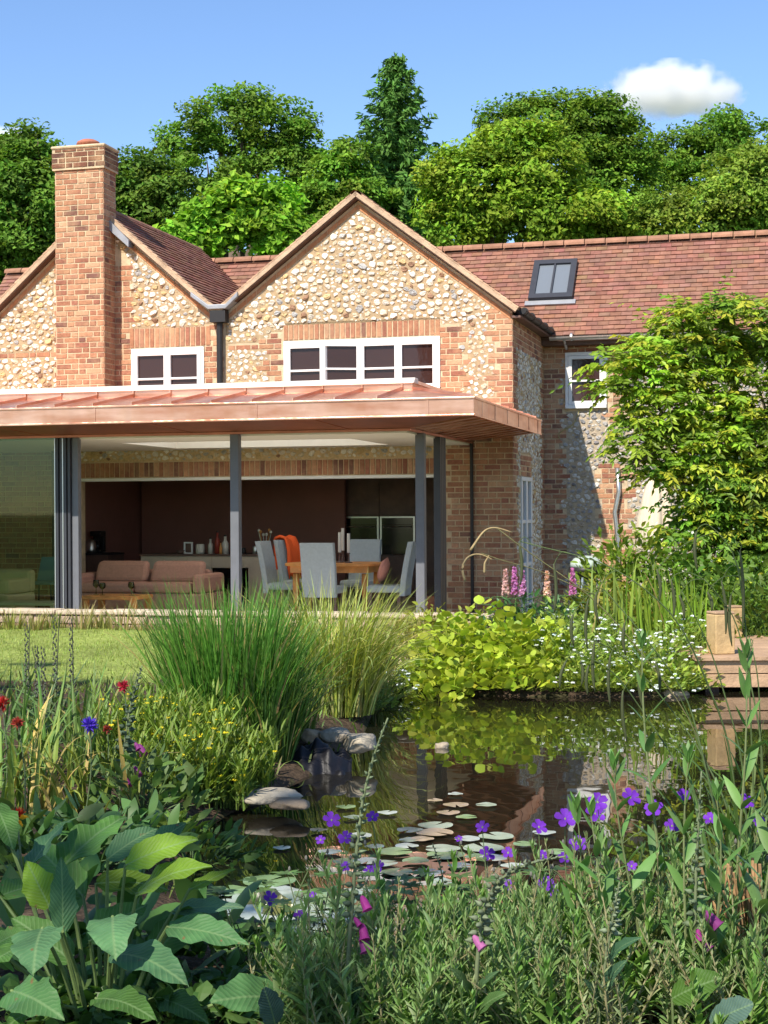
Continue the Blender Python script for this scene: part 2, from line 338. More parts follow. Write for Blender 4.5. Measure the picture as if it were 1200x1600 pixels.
def bigleaf_nodes(m, n, b, tc):
    # broad leaf with a pale midrib and side veins, drawn along the leaf's own length
    at = n.nodes.new("ShaderNodeAttribute"); at.attribute_name = "tint"
    sx = n.nodes.new("ShaderNodeSeparateXYZ"); n.links.new(tc.outputs["UV"], sx.inputs[0])
    def math_(op, a, bb=None, cc=None):
        k = n.nodes.new("ShaderNodeMath"); k.operation = op
        for i, v in enumerate((a, bb, cc)):
            if v is None: continue
            if isinstance(v, (int, float)): k.inputs[i].default_value = v
            else: n.links.new(v, k.inputs[i])
        return k.outputs[0]
    off = math_('ABSOLUTE', math_('SUBTRACT', sx.outputs[0], 0.5))
    mid = n.nodes.new("ShaderNodeMapRange"); mid.inputs[1].default_value = 0.012; mid.inputs[2].default_value = 0.04; mid.inputs[3].default_value = 1; mid.inputs[4].default_value = 0
    n.links.new(off, mid.inputs[0])
    ph = math_('MULTIPLY', math_('SUBTRACT', sx.outputs[1], math_('MULTIPLY', off, 0.55)), 13.0)
    fr = math_('ABSOLUTE', math_('SUBTRACT', math_('FRACT', ph), 0.5))
    vn = n.nodes.new("ShaderNodeMapRange"); vn.inputs[1].default_value = 0.02; vn.inputs[2].default_value = 0.12; vn.inputs[3].default_value = 0.55; vn.inputs[4].default_value = 0
    n.links.new(fr, vn.inputs[0])
    ve = math_('MAXIMUM', mid.outputs[0], vn.outputs[0])
    nz = n.nodes.new("ShaderNodeTexNoise"); nz.inputs["Scale"].default_value = 14; nz.inputs["Detail"].default_value = 5
    n.links.new(tc.outputs["Object"], nz.inputs["Vector"])
    mr = n.nodes.new("ShaderNodeMapRange"); mr.inputs[1].default_value = .3; mr.inputs[2].default_value = .7; mr.inputs[3].default_value = .75; mr.inputs[4].default_value = 1.25
    n.links.new(nz.outputs["Fac"], mr.inputs[0])
    m1 = n.nodes.new("ShaderNodeMix"); m1.data_type = 'RGBA'; m1.blend_type = 'MULTIPLY'; m1.inputs[0].default_value = 1
    n.links.new(at.outputs["Color"], m1.inputs[6]); n.links.new(mr.outputs[0], m1.inputs[7])
    # a few brown, nibbled patches
    nb = n.nodes.new("ShaderNodeTexNoise"); nb.inputs["Scale"].default_value = 32; nb.inputs["Detail"].default_value = 3
    n.links.new(tc.outputs["Object"], nb.inputs["Vector"])
    mb_ = n.nodes.new("ShaderNodeMapRange"); mb_.inputs[1].default_value = .69; mb_.inputs[2].default_value = .74; n.links.new(nb.outputs["Fac"], mb_.inputs[0])
    m0 = n.nodes.new("ShaderNodeMix"); m0.data_type = 'RGBA'; n.links.new(mb_.outputs[0], m0.inputs[0]); n.links.new(m1.outputs[2], m0.inputs[6]); m0.inputs[7].default_value = (.16, .10, .04, 1)
    m1 = m0
    m2 = n.nodes.new("ShaderNodeMix"); m2.data_type = 'RGBA'; m2.blend_type = 'MIX'
    k = math_('MULTIPLY', ve, 0.5); n.links.new(k, m2.inputs[0])
    n.links.new(m1.outputs[2], m2.inputs[6]); m2.inputs[7].default_value = (0.20, 0.30, 0.13, 1)
    n.links.new(m2.outputs[2], b.inputs["Base Color"])
    bp = n.nodes.new("ShaderNodeBump"); bp.inputs["Strength"].default_value = 0.5; bp.inputs["Distance"].default_value = 0.004
    n.links.new(fr, bp.inputs["Height"]); n.links.new(bp.outputs[0], b.inputs["Normal"])
    tr = n.nodes.new("ShaderNodeBsdfTranslucent"); ms = n.nodes.new("ShaderNodeMixShader"); ms.inputs[0].default_value = 0.22
    m3 = n.nodes.new("ShaderNodeMix"); m3.data_type = 'RGBA'; m3.blend_type = 'MULTIPLY'; m3.inputs[0].default_value = 1.0
    n.links.new(m2.outputs[2], m3.inputs[6]); m3.inputs[7].default_value = (1.4, 1.6, 0.5, 1)
    n.links.new(m3.outputs[2], tr.inputs["Color"]); n.links.new(b.outputs[0], ms.inputs[1]); n.links.new(tr.outputs[0], ms.inputs[2])
    n.links.new(ms.outputs[0], n.nodes["Material Output"].inputs["Surface"])
M['bigleaf'] = mat("broad_leaf", rough=0.55, spec=0.22, extra=bigleaf_nodes)
def board_nodes(m, n, b, tc):
    pass
# ------------------------------------------------------------------ masonry
class Panel:
    def __init__(self, O, ea, en): self.O = np.array(O, float); self.ea = np.array(ea, float); self.en = np.array(en, float)
    def __call__(self, a, b, n=0.0):
        a, b, n = np.broadcast_arrays(np.asarray(a, float), np.asarray(b, float), np.asarray(n, float))
        p = self.O + a[..., None] * self.ea + n[..., None] * self.en
        return np.concatenate([p, b[..., None]], -1)
BRICKS = np.array([(0.40, 0.185, 0.105), (0.45, 0.23, 0.135), (0.35, 0.15, 0.09), (0.48, 0.28, 0.17), (0.30, 0.12, 0.08), (0.38, 0.19, 0.12), (0.19, 0.09, 0.07)])
BPROB = np.array([.22, .2, .2, .12, .12, .1, .04])
def brick_tint(n, dark=0.0):
    p = BPROB.copy(); p[6] += dark; p[4] += dark; p /= p.sum()
    return BRICKS[rng.choice(7, n, p=p)] * (1 + rng.uniform(-.12, .12, (n, 1)))
def put_bricks(mb, P, R, dark=0.0, proud=0.007, tint=None):
    """R (N,4) a0,a1,b0,b1 -> bricks standing a little proud of the mortar"""
    R = np.asarray(R, float); N = len(R)
    if not N: return
    j = rng.uniform(-.0015, .0015, (N, 4)); R = R + j
    n1 = proud + rng.uniform(-.002, .003, N)
    a = R[:, [0, 1, 1, 0]]; b = R[:, [2, 2, 3, 3]]
    i = np.array([(.004, -.004, -.004, .004), (.003, .003, -.003, -.003)])
    F = P(a + i[0], b + i[1], np.repeat(n1[:, None], 4, 1)); B = P(a, b, np.full((N, 4), -0.004))
    V = np.concatenate([F, B], 1)
    f = np.array([(0, 1, 2, 3), (0, 4, 5, 1), (1, 5, 6, 2), (2, 6, 7, 3), (3, 7, 4, 0)])
    faces = (f[None] + np.arange(N)[:, None, None] * 8).reshape(-1, 4)
    t = brick_tint(N, dark) if tint is None else np.broadcast_to(tint, (N, 3))
    mb.add(V.reshape(-1, 3), faces, np.repeat(t, 5, 0))
def bricks(mb, P, a0, a1, b0, b1, mask=None, dark=0.0, gauge=0.075, z_ref=0.0, bond='flemish'):
    R = []
    k0 = int(math.floor((b0 - z_ref) / gauge)); k1 = int(math.ceil((b1 - z_ref) / gauge))
    for k in range(k0, k1):
        zb = z_ref + k * gauge + 0.0065; zt = zb + gauge - 0.013
        zb, zt = max(zb, b0), min(zt, b1)
        if zt - zb < 0.02: continue
        x = math.floor(a0 / 0.3425) * 0.3425 - 0.3425 + (0.169 if k % 2 else 0.0) + 0.056 * (k % 3 == 0)
        i = 0
        while x < a1:
            L = 0.2150 if i % 2 == 0 else 0.1025
            s, e = max(x, a0), min(x + L, a1)
            if e - s > 0.03 and (mask is None or mask((s + e) / 2, (zb + zt) / 2)): R.append((s, e, zb, zt))
            x += L + 0.0125; i += 1
    put_bricks(mb, P, R, dark)
def soldiers(mb, P, a0, a1, b0, b1, dark=0.05, width=0.065):
    n = int(round((a1 - a0) / (width + .011))); st = (a1 - a0) / n
    put_bricks(mb, P, [(a0 + i * st + .0055, a0 + (i + 1) * st - .0055, b0 + .004, b1 - .004) for i in range(n)], dark, 0.010)
FL = np.array([(0.74, 0.68, 0.56), (0.66, 0.60, 0.50), (0.80, 0.76, 0.67), (0.58, 0.50, 0.36), (0.42, 0.41, 0.39), (0.60, 0.44, 0.22), (0.30, 0.17, 0.10)])
FP = np.array([.24, .2, .20, .13, .12, .08, .03])
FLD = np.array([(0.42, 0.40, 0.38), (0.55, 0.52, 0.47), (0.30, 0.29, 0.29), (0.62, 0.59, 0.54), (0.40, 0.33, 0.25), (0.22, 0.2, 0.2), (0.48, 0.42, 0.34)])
def flints(mb, P, a0, a1, b0, b1, mask, r0=.030, r1=.070, small=.018, grey=False, tries=None, flat=1.0):
    pts = []; cell = 0.16; gridd = {}
    A = (a1 - a0) * (b1 - b0)
    def ok(x, y, r):
        cx, cy = int(x // cell), int(y // cell)
        for i in (-1, 0, 1):
            for j in (-1, 0, 1):
                for (X, Y, R_) in gridd.get((cx + i, cy + j), ()):
                    if (x - X) ** 2 + ((y - Y) * 1.25) ** 2 < ((r + R_) * 0.94) ** 2: return False
        return True
    for n, lo, hi in ((int(A * 1500), r0 * 1.45, r1), (int(A * 2400), r0, r0 * 1.5), (int(A * 2000), small, r0)):
        X = rng.uniform(a0, a1, n); Y = rng.uniform(b0, b1, n); Rr = rng.uniform(lo, hi, n)
        for x, y, r in zip(X, Y, Rr):
            if not (mask(x - r * .8, y) and mask(x + r * .8, y) and mask(x, y + r * .7) and mask(x, y - r * .7)): continue
            if ok(x, y, r):
                gridd.setdefault((int(x // cell), int(y // cell)), []).append((x, y, r)); pts.append((x, y, r))
    Q = np.array(pts); N = len(Q); ns = 8
    th = np.linspace(0, 2 * math.pi, ns, endpoint=False)[None] + rng.uniform(0, 1, (N, 1))
    out = Q[:, 2:3] * (1 + rng.uniform(-.38, .15, (N, ns)))
    el = rng.uniform(.72, .98, (N, 1)); rot = rng.normal(0, .35, (N, 1))
    rings = ((1.0, -.01), (0.95, .30), (0.76, .46), (0.36, .50))
    V = []
    tlt = rng.normal(0, .16, (N, 2))
    for s, h in rings:
        ex = out * np.cos(th) * s; ey = out * np.sin(th) * s * el * .86
        x = ex * np.cos(rot) - ey * np.sin(rot); y = ex * np.sin(rot) + ey * np.cos(rot)
        nn = h * Q[:, 2:3] * .75 * flat + (tlt[:, :1] * x + tlt[:, 1:] * y) * (h > 0) + rng.uniform(-.12, .12, (N, ns)) * Q[:, 2:3] * (h > .3)
        V.append(P(Q[:, 0:1] + x, Q[:, 1:2] + y, nn))
    V = np.stack(V, 1).reshape(N, -1, 3)            # N, 4*ns
    c = P(Q[:, 0], Q[:, 1], .50 * Q[:, 2] * .75 * flat)[:, None]
    V = np.concatenate([V, c], 1); m = 4 * ns + 1
    f4 = np.array([(i * ns + j, i * ns + (j + 1) % ns, (i + 1) * ns + (j + 1) % ns, (i + 1) * ns + j) for i in range(3) for j in range(ns)])
    f3 = np.array([(3 * ns + j, 3 * ns + (j + 1) % ns, 4 * ns) for j in range(ns)])
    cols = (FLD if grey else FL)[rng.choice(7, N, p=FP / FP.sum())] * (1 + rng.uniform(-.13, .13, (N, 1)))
    off = (np.arange(N) * m)[:, None, None]
    mb.add(V.reshape(-1, 3), (f4[None] + off).reshape(-1, 4), np.repeat(cols, len(f4), 0))
    mb.add(np.zeros((0, 3)), np.zeros((0, 3), int), np.zeros((0, 3)))
    # ochre flint bedding mortar, darkened for gap shadow, lightened to brighten the dim lintel
    hc = .028; bx = np.arange(a0, a1, hc); bz = np.arange(b0, b1, hc); Qm = []
    for x in bx:
        for z in bz:
            if mask(x + hc / 2, z + hc / 2): Qm.append((x, z))
    Qm = np.array(Qm)
    beds = np.stack([P(Qm[:, 0] + dx * hc, Qm[:, 1] + dz * hc, .003) for dx, dz in ((0, 0), (1, 0), (1, 1), (0, 1))], 1)
    base_n = mb.n
    # tops as triangles share the vertices just added
    mb.lo.append(((f3[None] + off).reshape(-1, 3) + mb.n - N * m).ravel()); mb.tot.append(np.full(N * ns, 3)); mb.t.append(np.repeat(cols, ns, 0))
    mb.quads(beds, np.array((.62, .46, .25) if b1 < 2.4 else (.40, .285, .16) if not grey else (.70, .53, .30) if b0 < 2.1 and b1 < 2.4 else (.42, .34, .24)) * (1 + rng.normal(0, .03, (len(beds), 1))))
def shell(mb, P, xs, top, bot, openings, thick):
    """solid wall between bot and top(a), cut by openings (a0,a1,b0,b1), as butted prisms"""
    cuts = sorted(set([round(x, 4) for x in xs] + [round(o[i], 4) for o in openings for i in (0, 1)]))
    cuts = [c for c in cuts if xs[0] - 1e-6 <= c <= xs[-1] + 1e-6]
    for s, e in zip(cuts[:-1], cuts[1:]):
        m = (s + e) / 2
        iv = sorted([(o[2], o[3]) for o in openings if o[0] - 1e-6 <= s and o[1] + 1e-6 >= e])
        z = bot; segs = []
        for lo, hi in iv:
            if lo > z + 1e-4: segs.append((z, lo))
            z = max(z, hi)
        segs.append((z, None))
        for lo, hi in segs:
            h0, h1 = (top(s + 1e-5), top(e - 1e-5)) if hi is None else (hi, hi)
            if max(h0, h1) <= lo: continue
            mb.prism([P(s, lo), P(e, lo), P(e, h1), P(s, h0)], np.append(-P.en * thick, 0))

VG = 3.49; VM = 6.1; UR = 0.56
LZ, LU, LS = 5.66, -5.45, 0.87       # left gable apex and slope
RZ, RU, RS = 5.60, -1.57, 0.755      # right gable apex and slope
FLOOR = -0.08
front = Panel((0, VG), (1, 0), (0, -1)); side = Panel((UR, VG), (0, 1), (1, 0)); mainp = Panel((0, VM), (1, 0), (0, -1))
house = thing('brick_house', 'brick and flint house with tiled roofs, tall brick chimney and copper canopy', 'house', tuple(hw(0, 0, 0)), -THETA)

def top_front(a): return max(LZ - LS * abs(a - LU), RZ - RS * abs(a - RU))
OPEN = (-5.84, -0.36, FLOOR, 1.80)
WBIG = (-2.667, -0.425, 2.95, 3.705); WLEFT = (-4.962, -3.840, 2.90, 3.675); WMAIN = (0.885, 1.512, 2.845, 3.69); DSIDE = (4.05 - VG, 4.92 - VG, FLOOR, 1.80)
xs = [-8.6, LU, -3.6, RU, UR]
mw = MB(); shell(mw, front, xs, top_front, -0.3, [OPEN, WBIG, WLEFT], 0.30)
wall_f = mw.build('front_wall', M['mortar'], house)
LBR = -5.21; LBL = -5.95
def brick_zone(a, b):
    if b < 2.45: return a > -0.36 or a < -5.84
    if a > UR - .23 - (0.115 if int(b / .075) % 4 < 2 else 0) and b < 4.02 - .0: return True
    if -0.425 <= a < -0.425 + .26 + (0.11 if int(b / .075) % 4 < 2 else 0) and b < 3.86: return True
    if -2.667 - .22 - (0.11 if int(b / .075) % 4 < 2 else 0) < a < -2.667 and b < 3.84: return True
    if a < -2.667 and a > -3.5 and 3.62 < b < 3.70: return True
    if LBR < a < -4.962 and b < top_front(a) - .28: return True
    if -3.84 < a < -3.63 and b < 3.98: return True
    if -4.962 - .03 < a < -3.63 and 3.675 < b < 3.69: return True
    if a < LBL and (3.60 < b < 3.68): return True
    if LBL - .12 - (0.1 if int(b / .075) % 4 < 2 else 0) < a < LBL and b < top_front(a) - .25: return True
    # brick slips that edge the slopes
    return False
def in_open(a, b, m=0.0):
    return any(o[0] - m < a < o[1] + m and o[2] - m < b < o[3] + m for o in (OPEN, WBIG, WLEFT))
def soldier_zone(a, b):
    return (-2.667 < a < -0.42 and 3.70 < b < 3.935) or (-4.99 < a < -3.74 and 3.67 < b < 3.965) or (OPEN[0] < a < OPEN[1] and b < 2.06)
def bmask(a, b): return brick_zone(a, b) and not in_open(a, b) and not soldier_zone(a, b) and b < top_front(a) - .10
mbk = MB()
bricks(mbk, front, -8.6, UR, FLOOR, 4.9, bmask)
soldiers(mbk, front, -2.667, -0.425, 3.715, 3.93); soldiers(mbk, front, -4.985, -3.745, 3.685, 3.96, 0.0)
soldiers(mbk, front, OPEN[0], OPEN[1], 1.835, 2.05, 0.15)
# brick-on-edge course under the verges
def verge_bricks(x0, x1, apex, za, sl):
    n = int(abs(x1 - x0) / .14); c = np.sign(x1 - x0)
    R = []
    for i in range(n):
        a = x0 + (x1 - x0) * (i + .5) / n; z = za - sl * abs(a - apex) - .085
        hw_ = abs(x1 - x0) / n / 2 - .004; s = -sl * np.sign(a - apex)
        q = [front(a - hw_, z - s * hw_ - .035, .012), front(a + hw_, z + s * hw_ - .035, .012), front(a + hw_, z + s * hw_ + .035, .012), front(a - hw_, z - s * hw_ + .035, .012)]
        R.append(q)
    mbk.quads(np.array(R), np.array([.50, .22, .10]) * (1 + rng.uniform(-.12, .12, (n, 1))))
verge_bricks(UR - .02, RU, RU, RZ, RS); verge_bricks(-3.5, RU, RU, RZ, RS); verge_bricks(-3.7, LU + .3, LU, LZ, LS); verge_bricks(-8.5, LU - .55, LU, LZ, LS)
mbk.build('brickwork', M['brick'], wall_f)
mfl = MB()
def fmask(a, b): return b > 2.5 and not brick_zone(a, b) and not soldier_zone(a, b) and not in_open(a, b, .02) and b < top_front(a) - .15 and not (LBL - .01 < a < LBR + .01) and not (-3.66 < a < -3.52)
flints(mfl, front, -3.52, UR, 3.93, 5.6, fmask)
flints(mfl, front, -3.52, UR, 2.75, 3.93, fmask, r0=.026, r1=.05, flat=.6)
flints(mfl, front, -5.3, -3.6, 3.6, 5.6, fmask)
flints(mfl, front, -8.0, -5.9, 2.75, 5.7, fmask)
flints(mfl, front, OPEN[0], OPEN[1], 2.06, 2.30, lambda a, b: 2.07 < b < 2.30, r0=.03, r1=.06)
mfl.build('flintwork', M['flint'], wall_f)
lt = MB(); lt.box(OPEN[0], OPEN[1], VG - .02, VG + .29, 1.785, 1.825); lt.build('lintel_trim', M['white'], wall_f)

# right return wall of the gable wing
ms_ = MB(); shell(ms_, side, [0.30, VM - VG], lambda a: 3.93, -0.3, [DSIDE], 0.30)
wall_s = ms_.build('return_wall', M['mortar'], house)
Ls = VM - VG
def sz(a, b):
    if DSIDE[0] < a < DSIDE[1] and b < DSIDE[3]: return False
    if DSIDE[0] - .02 < a < DSIDE[1] + .02 and b < 2.12: return True
    t = .11 if int(b / .075) % 4 < 2 else 0
    return a < .25 + t or a > Ls - .22 - t or b > 3.55 or 2.5 < b < 2.58
sb = MB(); bricks(sb, side, 0, Ls, FLOOR, 3.93, sz, .03); sb.build('brickwork', M['brick'], wall_s)
sf = MB(); flints(sf, side, .2, Ls - .1, .1, 3.55, lambda a, b: not sz(a, b) and not (DSIDE[0] - .03 < a < DSIDE[1] + .03 and b < DSIDE[3] + .02), r0=.024, r1=.05, flat=.7)
sf.build('flintwork', M['flint'], wall_s)

# wall of the main range to the right
mm = MB(); shell(mm, mainp, [UR, 6.6], lambda a: 3.9, -0.3, [WMAIN], 0.30)
wall_m = mm.build('range_wall', M['mortar'], house)
def mz(a, b):
    if WMAIN[0] < a < WMAIN[1] and WMAIN[2] < b < WMAIN[3]: return False
    t = .11 if int(b / .075) % 4 < 2 else 0
    if a < .80 + t or b > 3.68: return True
    if b > 2.6 and WMAIN[1] <= a < WMAIN[1] + .24 + t: return True
    return 1.42 - t < a < 1.80 + t and b < 2.0
bb = MB(); bricks(bb, mainp, UR, 4.5, FLOOR, 3.9, mz, .10); bb.build('brickwork', M['brick'], wall_m)
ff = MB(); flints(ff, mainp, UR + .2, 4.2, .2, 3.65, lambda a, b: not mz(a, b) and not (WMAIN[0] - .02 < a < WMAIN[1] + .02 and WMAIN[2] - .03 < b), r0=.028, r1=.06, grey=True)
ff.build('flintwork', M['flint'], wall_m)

# ------------------------------------------------------------------ chimney
CV0, CV1, CZ = 3.12, 3.53, 6.20
ch = MB(); ch.box(LBL, LBR, CV0, CV1, 2.64, CZ); ch.box(LBL - .03, LBR + .03, CV0 - .03, CV1 + .03, CZ, 6.50)
chim = ch.build('chimney', M['mortar'], house)
cb = MB(); cap_ = MB()
for P, L in ((Panel((0, CV0), (1, 0), (0, -1)), (LBL, LBR)), (Panel((LBR, CV0), (0, 1), (1, 0)), (0, CV1 - CV0)), (Panel((LBL, CV0), (0, 1), (-1, 0)), (0, CV1 - CV0))):
    bricks(cb, P, L[0], L[1], 2.64, CZ, None, .02)
for P, L in ((Panel((0, CV0 - .03), (1, 0), (0, -1)), (LBL - .03, LBR + .03)), (Panel((LBR + .03, CV0 - .03), (0, 1), (1, 0)), (0, CV1 - CV0 + .06)), (Panel((LBL - .03, CV0 - .03), (0, 1), (-1, 0)), (0, CV1 - CV0 + .06))):
    bricks(cap_, P, L[0], L[1], CZ, 6.49, None, .6)
cb.build('brickwork', M['brick'], chim)
cap_.t = [t_ * .55 for t_ in cap_.t]; cap_.build('weathered_brickwork', M['brick'], chim)
cp = MB(); cp.box(LBL - .05, LBR + .05, CV0 - .05, CV1 + .05, 6.50, 6.545); cp.build('chimney_cap', M['mortar'], chim, bevel=.02)
pt = MB(); pt.lathe([(.13, 6.54), (.14, 6.58), (.175, 6.60), (.16, 6.63), (.10, 6.66), (0.001, 6.675)], (LBL + .42, CV0 + .20, 0), 18, squash=.9); pt.build('chimney_pot', M['terracotta'], chim, smooth=True)
fz = MB()
fz.prism([(LBR + .002, 3.30, 5.36), (LBR + .30, 3.30, 5.10), (LBR + .30, 3.30, 5.20), (LBR + .002, 3.30, 5.50)], (0, .40, .0)); fz.build('lead_flashing', M['lead'], chim)

# ------------------------------------------------------------------ roofs
def tiles(mb, O, e, s, n, L, H, clip=None, base=(0.26, 0.128, 0.088), var=.12, gauge=.1, wd=.165):
    """O eave corner, e along the eave, s up the slope, n outward normal"""
    O, e, s, n = (np.asarray(x, float) for x in (O, e, s, n))
    R = []
    for k in range(int(math.ceil(H / gauge))):
        for i in range(-1, int(L / wd) + 1):
            a0 = i * wd + (wd / 2 if k % 2 else 0); a1 = a0 + wd - .004; b0 = k * gauge; b1 = min(b0 + gauge + .02, H + .02)
            a0 = max(a0, 0); a1 = min(a1, L)
            if a1 - a0 < .02: continue
            if clip and not clip((a0 + a1) / 2, (b0 + b1) / 2): continue
            R.append((a0, a1, b0, b1))
    R = np.array(R); N = len(R)
    j = rng.uniform(-.004, .004, (N, 2))
    f = .024 + rng.uniform(-.003, .005, N)
    def pt(a, b, h): return O + a[:, None] * e + b[:, None] * s + h[:, None] * n
    z = np.zeros(N)
    A = pt(R[:, 0], R[:, 2] + j[:, 0], f); B = pt(R[:, 1], R[:, 2] + j[:, 1], f + rng.uniform(-.003, .003, N)); C = pt(R[:, 1], R[:, 3], z + .006); D = pt(R[:, 0], R[:, 3], z + .006)
    A2 = pt(R[:, 0], R[:, 2] + j[:, 0], z + .008); B2 = pt(R[:, 1], R[:, 2] + j[:, 1], z + .008)
    V = np.stack([A, B, C, D, A2, B2], 1)
    fc = np.array([(0, 1, 2, 3), (4, 5, 1, 0), (1, 5, 5, 2), (4, 0, 3, 3)])[:2]
    t = np.array(base) * (1 + rng.normal(0, var * .6, (N, 1))) * (1 + rng.normal(0, .05, (N, 3)))
    mb.add(V.reshape(-1, 3), (fc[None] + np.arange(N)[:, None, None] * 6).reshape(-1, 4), np.repeat(np.clip(t, .04, .8), 2, 0))
    p = [O - .02 * n, O + L * e - .02 * n, O + L * e + H * s - .02 * n, O + H * s - .02 * n]
    if clip is None: mb.prism(p, -.05 * n, (0.12, .07, .05))
def ridge_tiles(mb, p0, p1, r=.10, col=(0.33, 0.17, 0.105)):
    p0, p1 = np.array(p0, float), np.array(p1, float); L = np.linalg.norm(p1 - p0); d = (p1 - p0) / L; n = int(L / .32)
    sd = np.cross(d, (0, 0, 1.0)); sd /= np.linalg.norm(sd)
    for i in range(n):
        a = p0 + d * (i * L / n); b = p0 + d * ((i + 1) * L / n - .012)
        an = np.linspace(-.15, math.pi + .15, 9)
        ring = np.cos(an)[:, None] * sd * r * 1.05 + np.sin(an)[:, None] * np.array((0, 0, 1.0)) * r * .8
        G = np.stack([a + ring, b + ring * 1.03])[None]
        mb.grids(G, np.array(col) * (1 + rng.uniform(-.15, .15)))
up = np.array((0, 0, 1.0))
def slope_dirs(run):    # run: horizontal unit towards the ridge times 1, rise per unit
    s = np.array(run, float); s /= np.linalg.norm(s); return s
# main range
EV, EZ, RV, RZM = 5.80, 3.90, 7.30, 5.50
s1 = slope_dirs((0, RV - EV, RZM - EZ)); H1 = math.hypot(RV - EV, RZM - EZ); n1 = np.array((0, -s1[2], s1[1]))
rm = MB()
tiles(rm, (-9.0, EV, EZ), (1, 0, 0), s1, n1, 16.2, H1)
s1b = np.array((0, -s1[1], s1[2])); rm.prism([(-9, RV + RV - EV, EZ), (7.2, RV + RV - EV, EZ), (7.2, RV, RZM), (-9, RV, RZM)], (0, -.01, -.05), (.25, .11, .08))
ridge_tiles(rm, (-9, RV, RZM), (7.2, RV, RZM))
rm.build('roof', M['tile'], house)
# gable wing roof, both slopes; verge overhang 0.12
VO = VG - 0.13
def wing(name, apex_u, apex_z, sl, ul, ur, vend, hide_left=False):
    r = MB()
    for sgn, ue in ((1, ur), (-1, ul)):
        ze = apex_z + .10 - sl * abs(ue - apex_u)
        s = slope_dirs((-(sgn), 0, sl)); H = math.hypot(ue - apex_u, apex_z + .10 - ze); n = np.array((sgn * s[2], 0, abs(s[0])))
        O = np.array((ue, VO, ze))
        tiles(r, O, (0, 1, 0), s, n, vend - VO, H)
        # mortared verge: the tile edge and undercloak seen along the gable
        q = [O, O + H * s, O + H * s - .055 * n, O - .055 * n]
        r.prism([p - np.array((0, .012, 0)) for p in q], (0, .16, 0), (0.50, 0.36, 0.24))
        nt_ = int(H / .1)
        for k in range(nt_):
            p = O + s * (k * .1) + n * .004 - np.array((0, .014, 0))
            r.prism([p, p + s * .098 + n * -.006, p + s * .098 + n * .014, p + n * .022], (0, .10, 0), np.array((0.52, 0.34, 0.22)) * (1 + rng.uniform(-.2, .2)))
    ridge_tiles(r, (apex_u, VO - .02, apex_z + .045), (apex_u, vend, apex_z + .045), r=.085)
    return r.build('roof', M['tile'], house)
rw = wing('roof', RU, RZ, RS, -3.62, UR + .10, 7.3)
lw = wing('roof', LU, LZ, LS, -8.9, -3.60, 7.3)
# lead valley between the wings, with hopper and downpipe
le = MB()
le.prism([(-3.98, VO - .05, 4.36), (-3.72, VO - .05, 4.17), (-3.46, VO - .05, 4.17), (-3.28, VO - .05, 4.33), (-3.28, VO - .05, 4.40), (-3.46, VO - .05, 4.235), (-3.72, VO - .05, 4.235), (-3.98, VO - .05, 4.43)], (0, .5, 0))
le.build('lead_valley', M['lead'], house, bevel=.01)
dp = MB(); dp.tube([(-3.585, VG - .07, 4.02), (-3.585, VG - .07, 2.5)], .045, 12); dp.box(-3.70, -3.47, VG - .16, VG - .01, 3.99, 4.15); dp.build('downpipe', M['black'], house)
def gutter(p0, p1, r=.055, dn=.16):
    g = MB(); p0, p1 = np.array(p0, float), np.array(p1, float); d = (p1 - p0) / np.linalg.norm(p1 - p0); sd = np.cross(d, up)
    an = np.linspace(math.pi, 2 * math.pi, 9)
    ring = np.cos(an)[:, None] * sd * r + np.sin(an)[:, None] * up * r; ring2 = ring * .9
    g.grids(np.stack([p0 + ring, p1 + ring])[None]); g.grids(np.stack([p0 + ring2, p1 + ring2])[None])
    for t in np.linspace(.05, .95, 5):
        p = p0 + (p1 - p0) * t; g.tube([p - d * .012 - up * .004, p + d * .012 - up * .004], r * 1.06, 12)
    return g
gutter((UR + .165, VO, 3.985), (UR + .165, 5.86, 3.985)).build('gutter', M['black'], house)
g2 = gutter((UR + .15, EV - .05, EZ - .015), (7.2, EV - .05, EZ - .015)); g2.tube([(.92, EV - .04, EZ - .06), (.92, EV + .20, EZ - .16), (.92, VM - .06, 3.74)], .022, 8); g2.build('gutter', M['alu'], house)
sof = MB(); sof.box(UR + .012, 7.2, EV + .05, VM, EZ - .12, EZ - .05); sof.box(UR + .012, UR + .14, VO + .05, VM - .02, 3.90, 3.93); sof.build('eaves_board', M['darkwood'], house)

# rooflight in the main slope
def onroof(u, b, h): return np.array((u, EV, EZ)) + s1 * b + n1 * h
def rf_box(mb, u0, u1, b0, b1, h0, h1): mb.prism([onroof(u0, b0, h0), onroof(u1, b0, h0), onroof(u1, b1, h0), onroof(u0, b1, h0)], n1 * (h1 - h0))
fr = MB()
U0, U1, B0, B1 = .30, .97, .80, 1.72
rf_box(fr, U0, U0 + .09, B0, B1, 0, .10); rf_box(fr, U1 - .09, U1, B0, B1, 0, .10); rf_box(fr, U0 + .09, U1 - .09, B0, B0 + .10, 0, .10); rf_box(fr, U0 + .09, U1 - .09, B1 - .10, B1, 0, .10)
rf_box(fr, (U0 + U1) / 2 - .014, (U0 + U1) / 2 + .014, B0 + .10, B1 - .10, .07, .095)
rff = fr.build('rooflight', M['dark'], house)
pn = MB(); rf_box(pn, U0 + .09, U1 - .09, B0 + .1, B1 - .1, .05, .065); pn.build('pane', M['skypane'], rff)
ap = MB(); rf_box(ap, U0 - .05, U1 + .05, B0 - .10, B0 - .003, .02, .045); ap.build('apron_flashing', M['lead'], rff)

